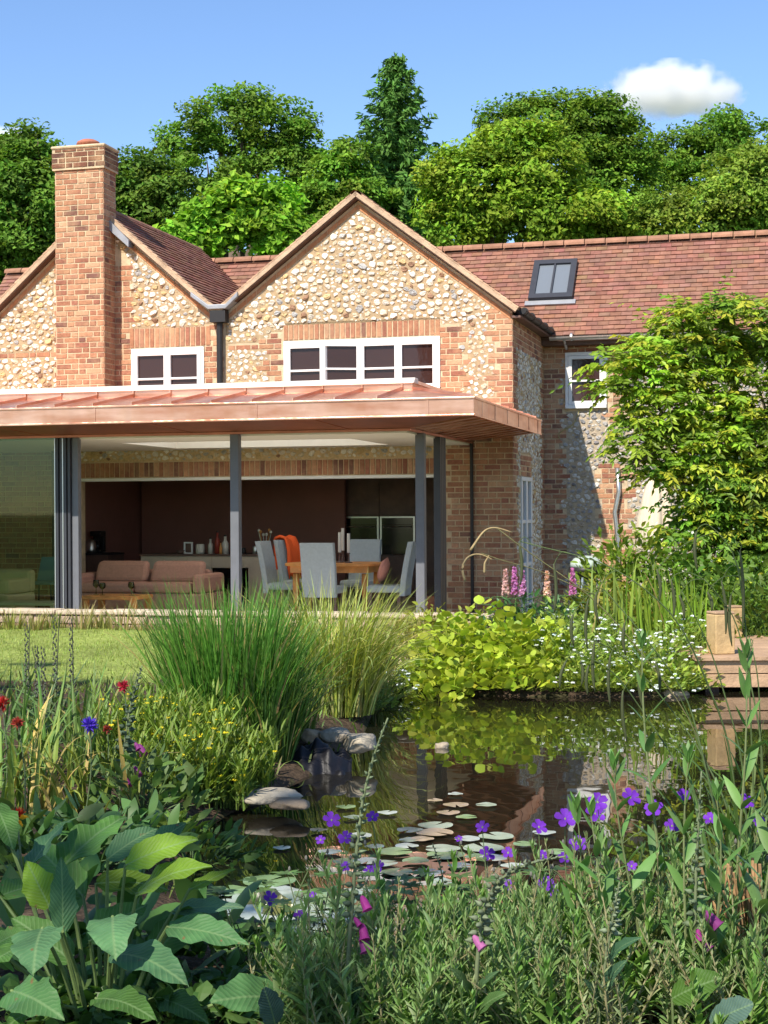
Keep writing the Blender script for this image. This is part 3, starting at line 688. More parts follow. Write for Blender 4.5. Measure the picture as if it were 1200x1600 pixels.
# ------------------------------------------------------------------ windows
def window(P, o, lights, recess=.05, open_light=None, bar=.62, sill=True, name='window'):
    a0, a1, b0, b1 = o; f = MB(); d0, d1 = -recess, -recess + .07
    def bx(x0, x1, y0, y1, n0, n1): f.prism([P(x0, y0, n0), P(x1, y0, n0), P(x1, y1, n0), P(x0, y1, n0)], np.append(P.en * (n1 - n0), 0))
    g = .006
    bx(a0 + g, a0 + .055, b0 + .055, b1 - .055, d0, d1); bx(a1 - .055, a1 - g, b0 + .055, b1 - .055, d0, d1)
    bx(a0 + g, a1 - g, b1 - .055, b1 - g, d0, d1 + .004); bx(a0 + g, a1 - g, b0, b0 + .055, d0, d1 + .03)
    frm = f.build(name, M['white'], house, bevel=.004)
    W_ = (a1 - a0 - .11) / lights
    for i in range(lights):
        x0 = a0 + .055 + i * W_; x1 = x0 + W_
        s = MB(); q = .052
        hinge = (i == open_light)
        def mp(x, y, n):
            if hinge:      # this sash stands a little open, hinged on its right side
                t = x1 - x; an = RAD(22); return P(x1 - t * math.cos(an) - (n - d1) * math.sin(an), y, d1 + t * math.sin(an) + (n - d1) * math.cos(an))
            return P(x, y, n)
        def sb_(x0_, x1_, y0, y1, n0, n1, mb=None):
            mb = s if mb is None else mb
            p = [mp(x0_, y0, n0), mp(x1_, y0, n0), mp(x1_, y1, n0), mp(x0_, y1, n0)]; pe = mp(x0_, y0, n1) - mp(x0_, y0, n0); mb.prism(p, pe)
        e = .003
        n0, n1_ = d0 + .02, d1 + .012
        sb_(x0 + e, x0 + q, b0 + .058, b1 - .058, n0, n1_); sb_(x1 - q, x1 - e, b0 + .058, b1 - .058, n0, n1_)
        sb_(x0 + q, x1 - q, b0 + .058, b0 + .058 + q, n0, n1_); sb_(x0 + q, x1 - q, b1 - .058 - q, b1 - .058, n0, n1_)
        zb = b1 - .058 - q - (b1 - b0 - .22) * bar
        sb_(x0 + q, x1 - q, zb - .014, zb + .014, n0, n1_ - .004)
        so_ = s.build('sash', M['white'], frm, bevel=.003)
        p = MB(); sb_(x0 + q, x1 - q, b0 + .058 + q, b1 - .058 - q, n0 + .012, n0 + .02, p); p.build('pane', M['pane'], frm)
        if hinge:
            k = MB(); k.prism([P(x0, b0 + .06, d0 - .01), P(x1, b0 + .06, d0 - .01), P(x1, b1 - .06, d0 - .01), P(x0, b1 - .06, d0 - .01)], np.append(P.en * .004, 0)); k.build('dark_room_sheet', M['black'], frm)  # black sheet stands for the unlit room behind the open sash
    return frm
window(front, WBIG, 4, open_light=1, bar=.58); window(front, WLEFT, 2, bar=.60); window(mainp, WMAIN, 1, bar=.52, recess=.03)
# narrow white glazed door in the return wall
dr = MB(); D0, D1, DB, DT = DSIDE
def dbx(mb, x0, x1, y0, y1, n0, n1): mb.prism([side(x0, y0, n0), side(x1, y0, n0), side(x1, y1, n0), side(x0, y1, n0)], np.append(side.en * (n1 - n0), 0))
for x0, x1 in ((D0 + .005, D0 + .10), ((D0 + D1) / 2 - .07, (D0 + D1) / 2 + .07), (D1 - .10, D1 - .005)): dbx(dr, x0, x1, DB, DT - .06, -.04, .02)
dbx(dr, D0 + .005, D1 - .005, DT - .06, DT - .005, -.04, .025)
for x0, x1 in ((D0 + .10, (D0 + D1) / 2 - .07), ((D0 + D1) / 2 + .07, D1 - .10)):
    for y in (DB + .05, .55, 1.15): dbx(dr, x0, x1, y, y + .05, -.035, .01)
dro = dr.build('glazed_door', M['white'], house, bevel=.004)
pn = MB(); dbx(pn, D0 + .1, D1 - .1, DB, DT - .06, -.03, -.02); pn.build('pane', M['pane'], dro)
hd = MB(); hd.tube([side((D0 + D1) / 2, .95, .02), side((D0 + D1) / 2, .95, .07), side((D0 + D1) / 2 + .1, .95, .07)], .01, 6); hd.build('handle', M['steel'], dro)

# ------------------------------------------------------------------ glazed extension with copper canopy
OV = 0.944; ZI = 2.265; ZO = 2.343; ZT = 2.512; UX = -8.0
can = MB()
# fascias (front, right end) with drip edges
can.box(UX, OV, -OV, -OV + .02, ZO, ZT); can.box(OV - .02, OV, -OV + .02, VG - .01, ZO, ZT)
can.box(UX, OV + .012, -OV - .012, -OV + .03, ZT, ZT + .022); can.box(OV - .03, OV + .012, -OV + .03, VG - .01, ZT, ZT + .022)
can.box(UX, OV + .008, -OV - .008, -OV, ZO - .012, ZO + .008); can.box(OV, OV + .008, -OV - .008, VG - .01, ZO - .012, ZO + .008)
# sheet joints
for u in np.arange(OV - .5, UX, -1.93): can.box(u - .012, u + .012, -OV - .006, -OV, ZO + .008, ZT)
for v in (-.5, .25, 1.0, 1.75, 2.5, 3.2): can.box(OV, OV + .006, v - .010, v + .010, ZO + .008, ZT)
fas = can.build('fascia', M['copper'], house, bevel=.004)
ZB = 2.715; ZU = 2.79; UV_ = 0.185
rf = MB()
rf.quads([[(UX, -OV + .02, ZT + .015), (OV - .02, -OV + .02, ZT + .015), (0, UV_, ZB), (UX, UV_, ZB)]]); rf.quads([[(OV - .02, -OV + .02, ZT + .015), (OV - .02, VG - .01, ZT + .015), (0, VG - .01, ZB), (0, UV_, ZB)]])
def seam(p, q, h=.035): 
    p, q = np.array(p, float), np.array(q, float); d = q - p; sd = np.cross(d, up); sd /= np.linalg.norm(sd); sd *= .007
    rf.prism([p - sd, p + sd, q + sd, q - sd], (0, 0, h))
for u in np.arange(-.12, UX, -.475): seam((u, -OV + .0, ZT + .02), (u, UV_ + .0, ZB + .004)); rf.prism([(u - .008, UV_ - .022, ZB), (u + .008, UV_ - .022, ZB), (u + .008, UV_ - .002, ZB), (u - .008, UV_ - .002, ZB)], (0, 0, .07))
seam((OV - .02, -OV + .02, ZT + .02), (0, UV_, ZB + .004), .03)
for v in (.7, 1.2, 1.7, 2.2, 2.7, 3.2): seam((OV - .02, v, ZT + .02), (0, v, ZB + .004))
rf.box(UX, 0, UV_, UV_ + .02, ZB - .02, ZU); rf.box(-.02, 0, UV_ + .02, VG - .01, ZB - .02, ZU)
rf.build('standing_seam_roof', M['copper'], fas)
cpn = MB(); cpn.prism([(UX, UV_ - .03, ZU), (UX, UV_ + .05, ZU + .068), (UX, UV_ + .20, ZU + .068), (UX, UV_ + .20, ZU)], (-UX + .02, 0, 0)); cpn.build('upstand_trim', M['glare_copper'], fas, bevel=.01)
cps = MB(); cps.prism([(.02, UV_ + .20, ZU), (-.06, UV_ + .20, ZU + .066), (-.2, UV_ + .20, ZU + .066), (-.2, UV_ + .20, ZU)], (0, VG - UV_ - .21, 0)); cps.build('upstand_trim', M['copper'], fas)
# flat deck behind the upstand, with a long slot for the rooflight
SK = (-4.05, -1.02, 1.15, 2.95)
dk = MB()
z0, z1 = 2.60, 2.66
dk.box(UX, SK[0], UV_ + .20, VG - .01, z0, z1); dk.box(SK[1], -.2, UV_ + .20, VG - .01, z0, z1); dk.box(SK[0], SK[1], UV_ + .2, SK[2], z0, z1); dk.box(SK[0], SK[1], SK[3], VG - .01, z0, z1)
dk.build('roof_deck', M['copper'], fas)
# soffits
sfm = MB(); sfr = MB()
sfm.quads([[(UX, -OV + .02, ZO), (OV - .02, -OV + .02, ZO), (0, 0, ZI), (UX, 0, ZI)]]); sfm.quads([[(OV - .02, -OV + .02, ZO), (0, 0, ZI), (0, 0, ZI + .13), (OV - .02, -OV + .02, ZO + .13)]]); sfg = MB(); sfg.quads([[(OV - .02, -OV + .02, ZO + .13), (OV - .02, VG - .01, ZO + .13), (.0, VG - .01, ZI + .13), (.0, 0, ZI + .13)]]); sfg.build('soffit_gap_shade', M['black'], fas)  # black sheet paints in the dark of the gaps between ribs
k = 0
def so_pt(t, v): return np.array((t * (OV - .02), v, ZI + (ZO - ZI) * t))
for v in np.arange(-.62, VG + .55, .36):
    # ribs run from the glazing out to the edge, swept a little forwards
    a, b = so_pt(0.0, v + .0), so_pt(1.0, v - .62)
    t0 = 0.0; t1 = 1.0
    if v < 0: t0 = min(1, -v / (.62 + 1e-6) * -1 if False else 0); 
    if v < 0:
        # start on the hip where v = -0.944 t
        t0 = v / (.62 - .924) if True else 0
        t0 = abs(v) / .304; 
        if t0 >= 1: continue
    if v - .62 < -OV + .02: t1 = min(1, (v + OV - .02) / .62)
    if v > VG - .02: t0 = max(t0, (v - VG + .02) / .62)
    t1 = min(t1, .95); t0 = max(t0, .02)
    if t1 - t0 < .05: continue
    p, q = a + (b - a) * t0, a + (b - a) * t1
    d = q - p; sd = np.cross(d, up); sd = sd / np.linalg.norm(sd) * .045
    sfr.prism([p - sd, p + sd, q + sd, q - sd], (0, 0, .05))
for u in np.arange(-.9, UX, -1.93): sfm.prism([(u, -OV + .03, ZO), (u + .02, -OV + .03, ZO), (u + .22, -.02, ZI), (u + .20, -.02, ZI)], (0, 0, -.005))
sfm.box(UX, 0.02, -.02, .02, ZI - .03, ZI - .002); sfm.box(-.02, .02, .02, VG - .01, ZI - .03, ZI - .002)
sfr.build('soffit_rib', M['copper'], fas); sfm.build('soffit', M['copper_shade'], fas)
# ceiling with the slot
ce = MB(); zc = 2.215
ce.box(UX, SK[0], .03, VG - .01, zc, zc + .03); ce.box(SK[1], -.03, .03, VG - .01, zc, zc + .03); ce.box(SK[0], SK[1], .03, SK[2], zc, zc + .03); ce.box(SK[0], SK[1], SK[3], VG - .01, zc, zc + .03)
for a in ((SK[0] - .02, SK[0], SK[2], SK[3]), (SK[1], SK[1] + .02, SK[2], SK[3]), (SK[0], SK[1], SK[2] - .02, SK[2]), (SK[0], SK[1], SK[3], SK[3] + .02)): ce.box(*a, zc + .03, 2.60)
ce.build('ceiling', M['plaster'], house)
sg = MB(); sg.box(SK[0] - .05, SK[1] + .05, SK[2] - .05, SK[3] + .05, 2.67, 2.69); sg.build('rooflight_glazing', M['opal'], house)
# posts, sliding panels, glass
def post(u, v, w_=.10, z0=FLOOR, m='mid'): p = MB(); p.box(u - w_ / 2, u + w_ / 2, v - w_ / 2, v + w_ / 2, z0, ZI - .031); return p.build('post', M[m], house, bevel=.006)
post(-2.082, 0.0, .105); post(0, .55, .105); 
st = MB()
for i in range(4): st.box(-.05 + i * .003, .035, 1.42 + i * .085, 1.42 + i * .085 + .06, FLOOR, ZI - .031)
st.build('sliding_panel_stack', M['dark'], house, bevel=.005)
st = MB()
for i in range(4): st.box(-4.36 + i * .052, -4.36 + i * .052 + .034, -.05, .05, FLOOR, ZI - .031)
sto = st.build('sliding_panel_stack', M['dark'], house, bevel=.004)
al = MB()
for u in (-4.374, -4.27): al.box(u, u + .011, -.056, -.02, FLOOR, ZI - .04)
al.build('edge_strip', M['alu'], sto)
post(-4.125, .03, .085)
gl = MB(); gl.box(UX, -4.376, -.012, .012, FLOOR, ZI - .031); gl.build('glass_pane', M['glass'], house)
jm = MB(); jm.box(-.018, .018, VG - .06, VG - .012, FLOOR, ZI - .031); jm.build('wall_channel', M['black'], house)
tr = MB(); tr.box(UX, -4.376, .03, .07, FLOOR, FLOOR + .05); tr.box(UX, .05, -.05, -.013, FLOOR, FLOOR + .02); tr.build('floor_track', M['alu'], house)
ip = MB(); ip.box(-6.07, -5.99, VG - .30, VG - .22, FLOOR, zc); ip.build('post', M['black'], house)
# floor, terrace slab, kitchen shell behind the old opening
fl = MB(); fl.box(-8.6, UR, -1.25, 10.0, FLOOR - .12, FLOOR); fl.build('floor', M['floor'], house)
ks = MB()
ks.box(-6.6, .3, 9.85, 9.95, FLOOR, 2.3); ks.box(-6.7, -6.6, VG + .32, 9.95, FLOOR, 2.3); ks.box(.25, .30, VG + .32, 9.85, FLOOR, 2.3); kc = MB(); kc.box(-6.6, .25, VG + .31, 9.85, 2.05, 2.10); kc.build('kitchen_ceiling', M['plaster'], house)
ks.build('kitchen_wall', M['brownwall'], house)
kr = MB(); kr.box(-6.55, -2.95, 7.4, 7.5, FLOOR, 2.049); kr.build('partition_wall', M['brownwall'], house)
tw = MB(); tw.box(-8.05, -8.0, .02, VG - .01, FLOOR, zc); tw.build('end_wall', M['brownwall'], house)
# ------------------------------------------------------------------ furniture seen through the open front
def inside(name, label, cat, px, v, turn=0.0, group=None, z=FLOOR):
    u = onv(px, 900, v)[0]
    return thing(name, label, cat, tuple(hw(u, v, z)), -THETA + turn, group)
def wide(px0, px1, v): return onv(px1, 900, v)[0] - onv(px0, 900, v)[0]
def zat(py, v, px=500): return onv(px, py, v)[2]
# sofa
sv = 2.5; sw = wide(125, 334, sv)
t = inside('sofa', 'pinkish brown two seat sofa facing the garden in the glazed room', 'sofa', 229, sv)
hs = zat(877, sv, 230) - FLOOR
b = MB(); b.box(-sw / 2, sw / 2, -.42, .42, .10, .34); b.build('base', M['sofa'], t, bevel=.03)
b = MB(); b.box(-sw / 2 + .17, sw / 2 - .17, .26, .42, .34, hs - .12); b.build('back', M['sofa'], t, bevel=.05)
for s in (-1, 1):
    b = MB(); x0, x1 = sorted((s * sw / 2, s * (sw / 2 - .16))); b.box(x0, x1, -.42, .42, .34, hs - .16); b.build('arm', M['sofa'], t, bevel=.05)
    b = MB(); x0, x1 = sorted((s * .005, s * (sw / 2 - .165))); b.box(x0, x1, -.44, .18, .345, .475); b.build('seat_cushion', M['sofa'], t, bevel=.04)
    b = MB(); b.prism([(x0 + .01, .02, .47), (x1 - .01, .02, .47), (x1 - .03, .13, hs + .0), (x0 + .03, .13, hs + .0)], (0, .14, 0)); o = b.build('back_cushion', M['sofa'], t, bevel=.06)
    for y in (-.36, .36):
        b = MB(); b.tube([(s * (sw / 2 - .08), y, 0), (s * (sw / 2 - .08), y, .10)], .025, 8); b.build('leg', M['darkwood'], t)
# coffee table with glasses
t = inside('coffee_table', 'low orange wooden coffee table in front of the sofa', 'table', 183, 1.45)
b = MB(); b.box(-.38, .38, -.28, .28, .30, .35); b.build('table_top', M['oak'], t, bevel=.01)
for x in (-.33, .33):
    for y in (-.23, .23):
        b = MB(); b.box(x - .035, x + .035, y - .035, y + .035, 0, .30); b.build('leg', M['oak'], t)
def glassware(px, v, h, label, z=.35):
    t = inside('wine_glass', label, 'glass', px, v, z=FLOOR + z)
    b = MB(); b.lathe([(.035, 0), (.034, .004), (.006, .008), (.005, h * .45), (.012, h * .47), (.04, h * .62), (.042, h * .78), (.034, h), (.032, h), (.039, h * .78), (.036, h * .63), (.001, h * .5)], ns=14); b.build('bowl', M['glass'], t, smooth=True)
glassware(150, 1.45, .19, 'tall stemmed glass at the left end of the orange coffee table'); glassware(160, 1.35, .16, 'shorter stemmed glass beside the tall glass on the coffee table'); glassware(205, 1.4, .17, 'stemmed glass standing alone at the right end of the coffee table')
# low pale table behind the left glass, armchair, blue chair
t = inside('low_table', 'low white table behind the left glass pane', 'table', 50, .75)
b = MB(); b.box(-.42, .42, -.25, .25, .26, .295); b.build('table_top', M['white'], t, bevel=.006)
for x in (-.38, .38):
    for y in (-.2, .2):
        b = MB(); b.box(x - .02, x + .02, y - .02, y + .02, 0, .26); b.build('leg', M['white'], t)
t = inside('armchair', 'cream armchair half seen behind the left glass pane', 'armchair', -6, 1.5)
b = MB(); b.box(-.38, .38, -.38, .38, .08, .36); b.build('base', M['cream'], t, bevel=.04)
b = MB(); b.box(-.38, .38, .24, .40, .36, .66); b.build('backrest', M['cream'], t, bevel=.05)
for s in (-1, 1):
    b = MB(); x0, x1 = sorted((s * .24, s * .39)); b.box(x0, x1, -.38, .24, .36, .56); b.build('arm', M['cream'], t, bevel=.05)
t = inside('blue_chair', 'blue shell chair behind the left glass pane', 'chair', 70, 2.5)
b = MB(); b.box(-.22, .22, -.24, .20, .43, .47); b.build('seat', M['blueplastic'], t, bevel=.015)
b = MB(); b.prism([(-.21, .16, .47), (.21, .16, .47), (.19, .26, .80), (-.19, .26, .80)], (0, .03, 0)); b.build('backrest', M['blueplastic'], t, bevel=.012)
for x in (-.18, .18):
    for y in (-.18, .18):
        b = MB(); b.tube([(x * 1.15, y * 1.15, 0), (x, y, .44)], .012, 6); b.build('leg', M['black'], t)
# dining table and high backed chairs
tv = 2.15
t = inside('dining_table', 'orange oak dining table with round pedestal legs', 'table', 526, tv)
th_ = zat(879, tv, 526) - FLOOR; tw_ = wide(452, 600, tv) / 2
b = MB()
an = np.linspace(0, 2 * math.pi, 40, endpoint=False); ex = np.sign(np.cos(an)) * np.abs(np.cos(an)) ** .55 * tw_; ey = np.sign(np.sin(an)) * np.abs(np.sin(an)) ** .55 * .46
b.prism([(x, y, th_ - .035) for x, y in zip(ex, ey)], (0, 0, .035)); b.build('table_top', M['oak'], t, bevel=.006)
b = MB(); b.box(-tw_ + .12, tw_ - .12, -.34, .34, th_ - .12, th_ - .036); b.build('apron', M['oak'], t)
for x in (-tw_ + .18, tw_ - .18):
    for y in (-.28, .28):
        b = MB(); b.lathe([(.03, 0), (.036, .25), (.045, .5), (.04, th_ - .13)], (x, y, 0), 12); b.build('leg', M['oak'], t, smooth=True)
ctop = zat(846, 1.9, 520) - FLOOR
def chair(px, v, turn, label):
    t = inside('dining_chair', label, 'chair', px, v, turn, 'grey high backed dining chairs')
    b = MB(); b.box(-.22, .22, -.23, .21, .40, .49); b.build('seat', M['grey'], t, bevel=.03)
    b = MB()
    zz = np.linspace(.36, ctop, 8); yy = .19 + .11 * ((zz - .36) / (ctop - .36)) ** 1.5
    for x0 in (0,):
        G0 = np.stack([np.stack([np.full(8, -.215), yy, zz], -1), np.stack([np.full(8, .215), yy, zz], -1), np.stack([np.full(8, .215), yy + .075, zz], -1), np.stack([np.full(8, -.215), yy + .075, zz], -1), np.stack([np.full(8, -.215), yy, zz], -1)], 1)
        b.grids(G0[None]); b.quads([G0[-1][:4], G0[0][:4]])
    b.build('backrest', M['grey'], t, bevel=.015)
    for x in (-.18, .18):
        for y in (-.18, .18):
            b = MB(); b.box(x - .02, x + .02, y - .02, y + .02, 0, .40); b.build('leg', M['darkwood'], t)
    return t
# local -y is the way the chair faces; turn +90 deg faces it to the right (+u)
ch1 = chair(449, 2.2, RAD(90), 'grey dining chair seen from the side at the left end of the oak table')
ch2 = chair(476, 2.95, RAD(70), 'grey dining chair with an orange jacket hung over its back')
ch3 = chair(508, 1.35, RAD(180), 'pale grey dining chair with its tall back turned to the garden')
ch4 = chair(562, 3.05, 0, 'grey dining chair behind the oak table facing the garden')
ch5 = chair(605, 1.75, RAD(-86), 'grey dining chair at the right end of the table holding a pink cushion')
t = inside('orange_jacket', 'orange jacket hanging over the back of a dining chair', 'jacket', 473, 2.95, RAD(70))
b = MB(); zz = np.array([.50, .62, .75, .88, ctop + .010, ctop + .035, ctop + .010, .9, .7, .6]); yy = np.array([.155, .165, .165, .185, .25, .335, .41, .39, .36, .36])
xx = np.linspace(-.10, .21, 9); G = np.zeros((len(zz), 9, 3))
for i in range(len(zz)):
    for j in range(9):
        G[i, j] = (xx[j] * (1 + .12 * math.sin(i)), yy[i] + .015 * math.sin(j * 2.1 + i), zz[i] + .03 * math.sin(j * 1.7 + i * .8) * (i in (0, 1, 8, 9)) + .025 * math.sin(j * 1.2))
b.grids(G[None]); o = b.build('jacket_cloth', M['orange'], t, smooth=True); sm = o.modifiers.new('solid', 'SOLIDIFY'); sm.thickness = .012
t = inside('pink_cushion', 'pink cushion on the seat of the rightmost dining chair', 'cushion', 592, 1.78, RAD(-86), z=FLOOR + .50)
b = MB(); b.lathe([(.001, -.055), (.11, -.045), (.17, 0), (.11, .045), (.001, .055)], ns=20); o = b.build('cushion_cover', M['pink'], t, smooth=True, loc=(0, .06, .17), rot=(RAD(72), 0, 0))
for i, (px, h, v) in enumerate(((531, .30, 2.1), (536, .34, 2.25), (545, .29, 2.0))):
    t = inside('candlestick', ('cream candle at the left of the three on the oak table', 'tallest of the three cream candles on the oak table', 'cream candle at the right of the three on the oak table')[i], 'candle', px, v, z=FLOOR + th_, group='candles on the dining table')
    b = MB(); b.lathe([(.05, 0), (.05, .01), (.012, .02), (.012, h * .4), (.022, h * .42), (.022, h * .45)], ns=12); b.build('holder', M['darkwood'], t, smooth=True)
    b = MB(); b.tube([(0, 0, h * .45), (0, 0, h * 1.3)], .020, 10); b.build('candle', M['china'], t)
# kitchen island
iv = 4.6; ih = zat(866, iv, 330) - FLOOR; iu0, iu1 = onv(219, 866, iv)[0], onv(452, 866, iv)[0]; L = iu1 - iu0
t = thing('kitchen_island', 'greige kitchen island with a dark worktop behind the sofa', 'kitchen island', tuple(hw((iu0 + iu1) / 2, iv, FLOOR)), -THETA)
b = MB(); b.box(-L / 2, L / 2, -.02, .80, ih - .03, ih); b.build('worktop', M['darkwood'], t, bevel=.004)
x1, x2 = onv(330, 880, iv)[0] - (iu0 + iu1) / 2, onv(388, 880, iv)[0] - (iu0 + iu1) / 2
b = MB(); b.box(-L / 2 + .01, x1, 0, .78, .08, ih - .032); b.box(x2, L / 2 - .01, 0, .78, .0, ih - .032); b.box(x1, x2, 0, .78, ih - .20, ih - .032); b.box(x1, x2, .4, .78, 0, ih - .20); b.build('cabinet', M['greige'], t)
b = MB(); b.box(x1 + .005, x2 - .005, .05, .07, .08, ih - .21); b.build('dark_panel', M['ovenglass'], t)  # dark glossy sheet set back in the bay of the island
b = MB()
for k in range(3): xx = -L / 2 + .015 + k * (x1 + L / 2) / 3; b.box(xx + .004, xx + (x1 + L / 2) / 3 - .004, -.016, -.001, .1, ih - .19); b.box(xx + .004, xx + (x1 + L / 2) / 3 - .004, -.016, -.001, ih - .182, ih - .045)
b.build('drawer_front', M['greige'], t)
ztop = FLOOR + ih
def on_island(name, label, cat, px, py, wpx, shape, m, dv=.25, group=None):
    v = iv + dv; u = onv(px, 866, v)[0]; S_ = FPX / hw(u, v)[1]; h = max(.05, onv(px, py, v)[2] - ztop); r = wpx / 2 / S_
    t = thing(name, label, cat, tuple(hw(u, v, ztop)), -THETA, group); b = MB()
    if shape == 'bottle': b.lathe([(r, 0), (r, h * .6), (r * .4, h * .78), (r * .4, h), (.001, h)], ns=12)
    elif shape == 'jar': b.lathe([(r * .9, 0), (r, h * .2), (r, h * .85), (r * .85, h), (.001, h)], ns=12)
    elif shape == 'bowl': b.lathe([(r * .4, 0), (r, h), (r * .92, h), (r * .35, .02), (.001, .02)], ns=14)
    elif shape == 'frame':
        b.box(-r, r, 0, .02, 0, .02); b.box(-r, r, 0, .02, h - .02, h); b.box(-r, -r + .025, 0, .02, .02, h - .02); b.box(r - .025, r, 0, .02, .02, h - .02)
    elif shape == 'pot':
        b.lathe([(r, 0), (r, h * .55), (r * .9, h * .55), (r * .9, .02), (.001, .02)], ns=12)
    o = b.build({'bottle': 'body', 'jar': 'body', 'bowl': 'body', 'frame': 'frame', 'pot': 'pot'}[shape], M[m], t, smooth=shape not in ('frame',))
    if shape == 'frame': c = MB(); c.box(-r + .025, r - .025, .012, .018, .02, h - .02); c.build('picture', M['darkwood'], t)
    if shape == 'pot':
        for k in range(6):
            c = MB(); a = k * 1.05; e = (math.cos(a) * r * 1.5, math.sin(a) * r * 1.2, h * (1 + .15 * math.sin(k * 2.3)) + .03); c.tube([(math.cos(a) * r * .4, math.sin(a) * r * .4, .03), e], .006, 5); c.lathe([(.001, 0), (.02, .02), (.022, .045), (.001, .06)], e, 8, squash=.4); c.build('utensil', M[('steel', 'oak', 'china')[k % 3]], t)
    if shape == 'bottle': c = MB(); c.tube([(0, 0, h), (0, 0, h + .02)], r * .42, 8); c.build('cap', M['black'], t)
on_island('photo_frame', 'small white photo frame standing on the kitchen island', 'picture frame', 294, 847, 15, 'frame', 'white')
on_island('dark_bowl', 'dark bowl beside the white photo frame on the island', 'bowl', 282, 860, 14, 'bowl', 'darkwood', .1)
on_island('cream_jar', 'squat cream jar between the frame and the bottles', 'jar', 313, 850, 14, 'jar', 'china')
on_island('white_jug', 'tall white jug left of the red bottle on the island', 'jug', 329, 842, 8, 'bottle', 'china')
on_island('red_bottle', 'dark red bottle on the kitchen island', 'bottle', 340, 832, 9, 'bottle', 'redpot')
on_island('oil_bottle', 'pale oil bottle right of the dark red bottle', 'bottle', 352, 838, 11, 'bottle', 'china', .15)
on_island('pepper_mill', 'slim wooden pepper mill near the post on the island', 'mill', 345, 848, 5, 'bottle', 'oak', .05)
on_island('spice_jar', 'small dark spice jar right of the middle post', 'jar', 381, 856, 7, 'jar', 'black')
on_island('tin', 'small metal tin left of the utensil pot', 'tin', 399, 853, 9, 'jar', 'steel')
on_island('utensil_pot', 'cream pot full of kitchen utensils on the island', 'utensil pot', 414, 838, 13, 'pot', 'china')
on_island('red_jar', 'small red jar right of the utensil pot', 'jar', 429, 853, 6, 'jar', 'redpot')
on_island('glass_jar', 'small pale jar at the right end of the island', 'jar', 437, 856, 6, 'jar', 'china')
# side cabinet on the left with kettle
cv = 5.0; cu0, cu1 = onv(100, 866, cv)[0], onv(168, 866, cv)[0]
t = thing('side_cabinet', 'dark side cabinet with a black worktop in the left of the kitchen', 'cabinet', tuple(hw((cu0 + cu1) / 2, cv, FLOOR)), -THETA); Lc = cu1 - cu0
b = MB(); b.box(-Lc / 2, Lc / 2, 0, .6, .08, ih - .03); b.build('carcass', M['darkwood'], t)
b = MB(); b.box(-Lc / 2 - .01, Lc / 2 + .01, -.02, .6, ih - .028, ih); b.build('worktop', M['black'], t)
u_ = onv(142, 866, cv + .2)[0]
t = thing('kettle', 'steel kettle on the dark side cabinet', 'kettle', tuple(hw(u_, cv + .2, ztop)), -THETA)
b = MB(); b.lathe([(.085, 0), (.09, .05), (.08, .16), (.06, .20), (.02, .215), (.001, .22)], ns=16); b.build('body', M['steel'], t, smooth=True)
b = MB(); b.tube([(.08, 0, .05), (.13, 0, .08), (.13, 0, .18), (.07, 0, .20)], .012, 6); b.build('handle', M['black'], t)
u_ = onv(151, 866, cv + .35)[0]
t = thing('coffee_maker', 'black coffee maker behind the steel kettle', 'coffee maker', tuple(hw(u_, cv + .4, ztop)), -THETA)
b = MB(); b.box(-.09, .09, -.1, .1, 0, .05); b.box(-.09, .09, .02, .1, .05, .34); b.box(-.09, .09, -.1, .02, .26, .34); b.build('body', M['black'], t, bevel=.01)
b = MB(); b.lathe([(.05, .055), (.062, .1), (.05, .18), (.001, .18)], (0, -.035, 0), 12); b.build('jug', M['ovenglass'], t, smooth=True)
u_ = onv(125, 866, cv + .2)[0]
t = thing('stacked_cups', 'small stack of white cups left of the kettle', 'cups', tuple(hw(u_, cv + .2, ztop)), -THETA)
b = MB(); b.lathe([(.03, 0), (.045, .06), (.04, .06), (.034, .05), (.048, .11), (.043, .11), (.001, .06)], ns=12); b.build('cup', M['china'], t, smooth=True)
# tall kitchen units and ovens
kv = 7.6
t = thing('kitchen_units', 'tall dark wooden kitchen units along the back wall', 'kitchen units', tuple(hw(0, kv, FLOOR)), -THETA)
e = [onv(p, 820, kv)[0] for p in (455, 488, 500, 536, 593.5, 650, 692)]
zo0, zo1 = onv(590, 866, kv)[2] - FLOOR, onv(590, 807, kv)[2] - FLOOR
b = MB(); b.box(e[0], e[3] - .01, .02, .6, 0, 2.1); b.box(e[3], e[5], .02, .6, 0, zo0 - .01); b.box(e[3], e[5], .02, .6, zo1 + .01, 2.1); b.box(e[5] + .01, min(e[6], .2), .02, .6, 0, 2.1); b.build('carcass', M['kitchenfront'], t)
for a, c, z0, z1 in ((e[0], e[1], .08, 2.0), (e[1], e[3], .08, 2.0), (e[3], e[4], zo1 + .03, 2.0), (e[4], e[5], zo1 + .03, 2.0), (e[3], e[4], .08, zo0 - .03), (e[4], e[5], .08, zo0 - .03), (e[5], min(e[6], .2), .08, 2.0)):
    b = MB(); b.box(a + .012, c - .012, 0, .018, z0, z1); b.build('cabinet_door', M['kitchenfront'], t, bevel=.003)
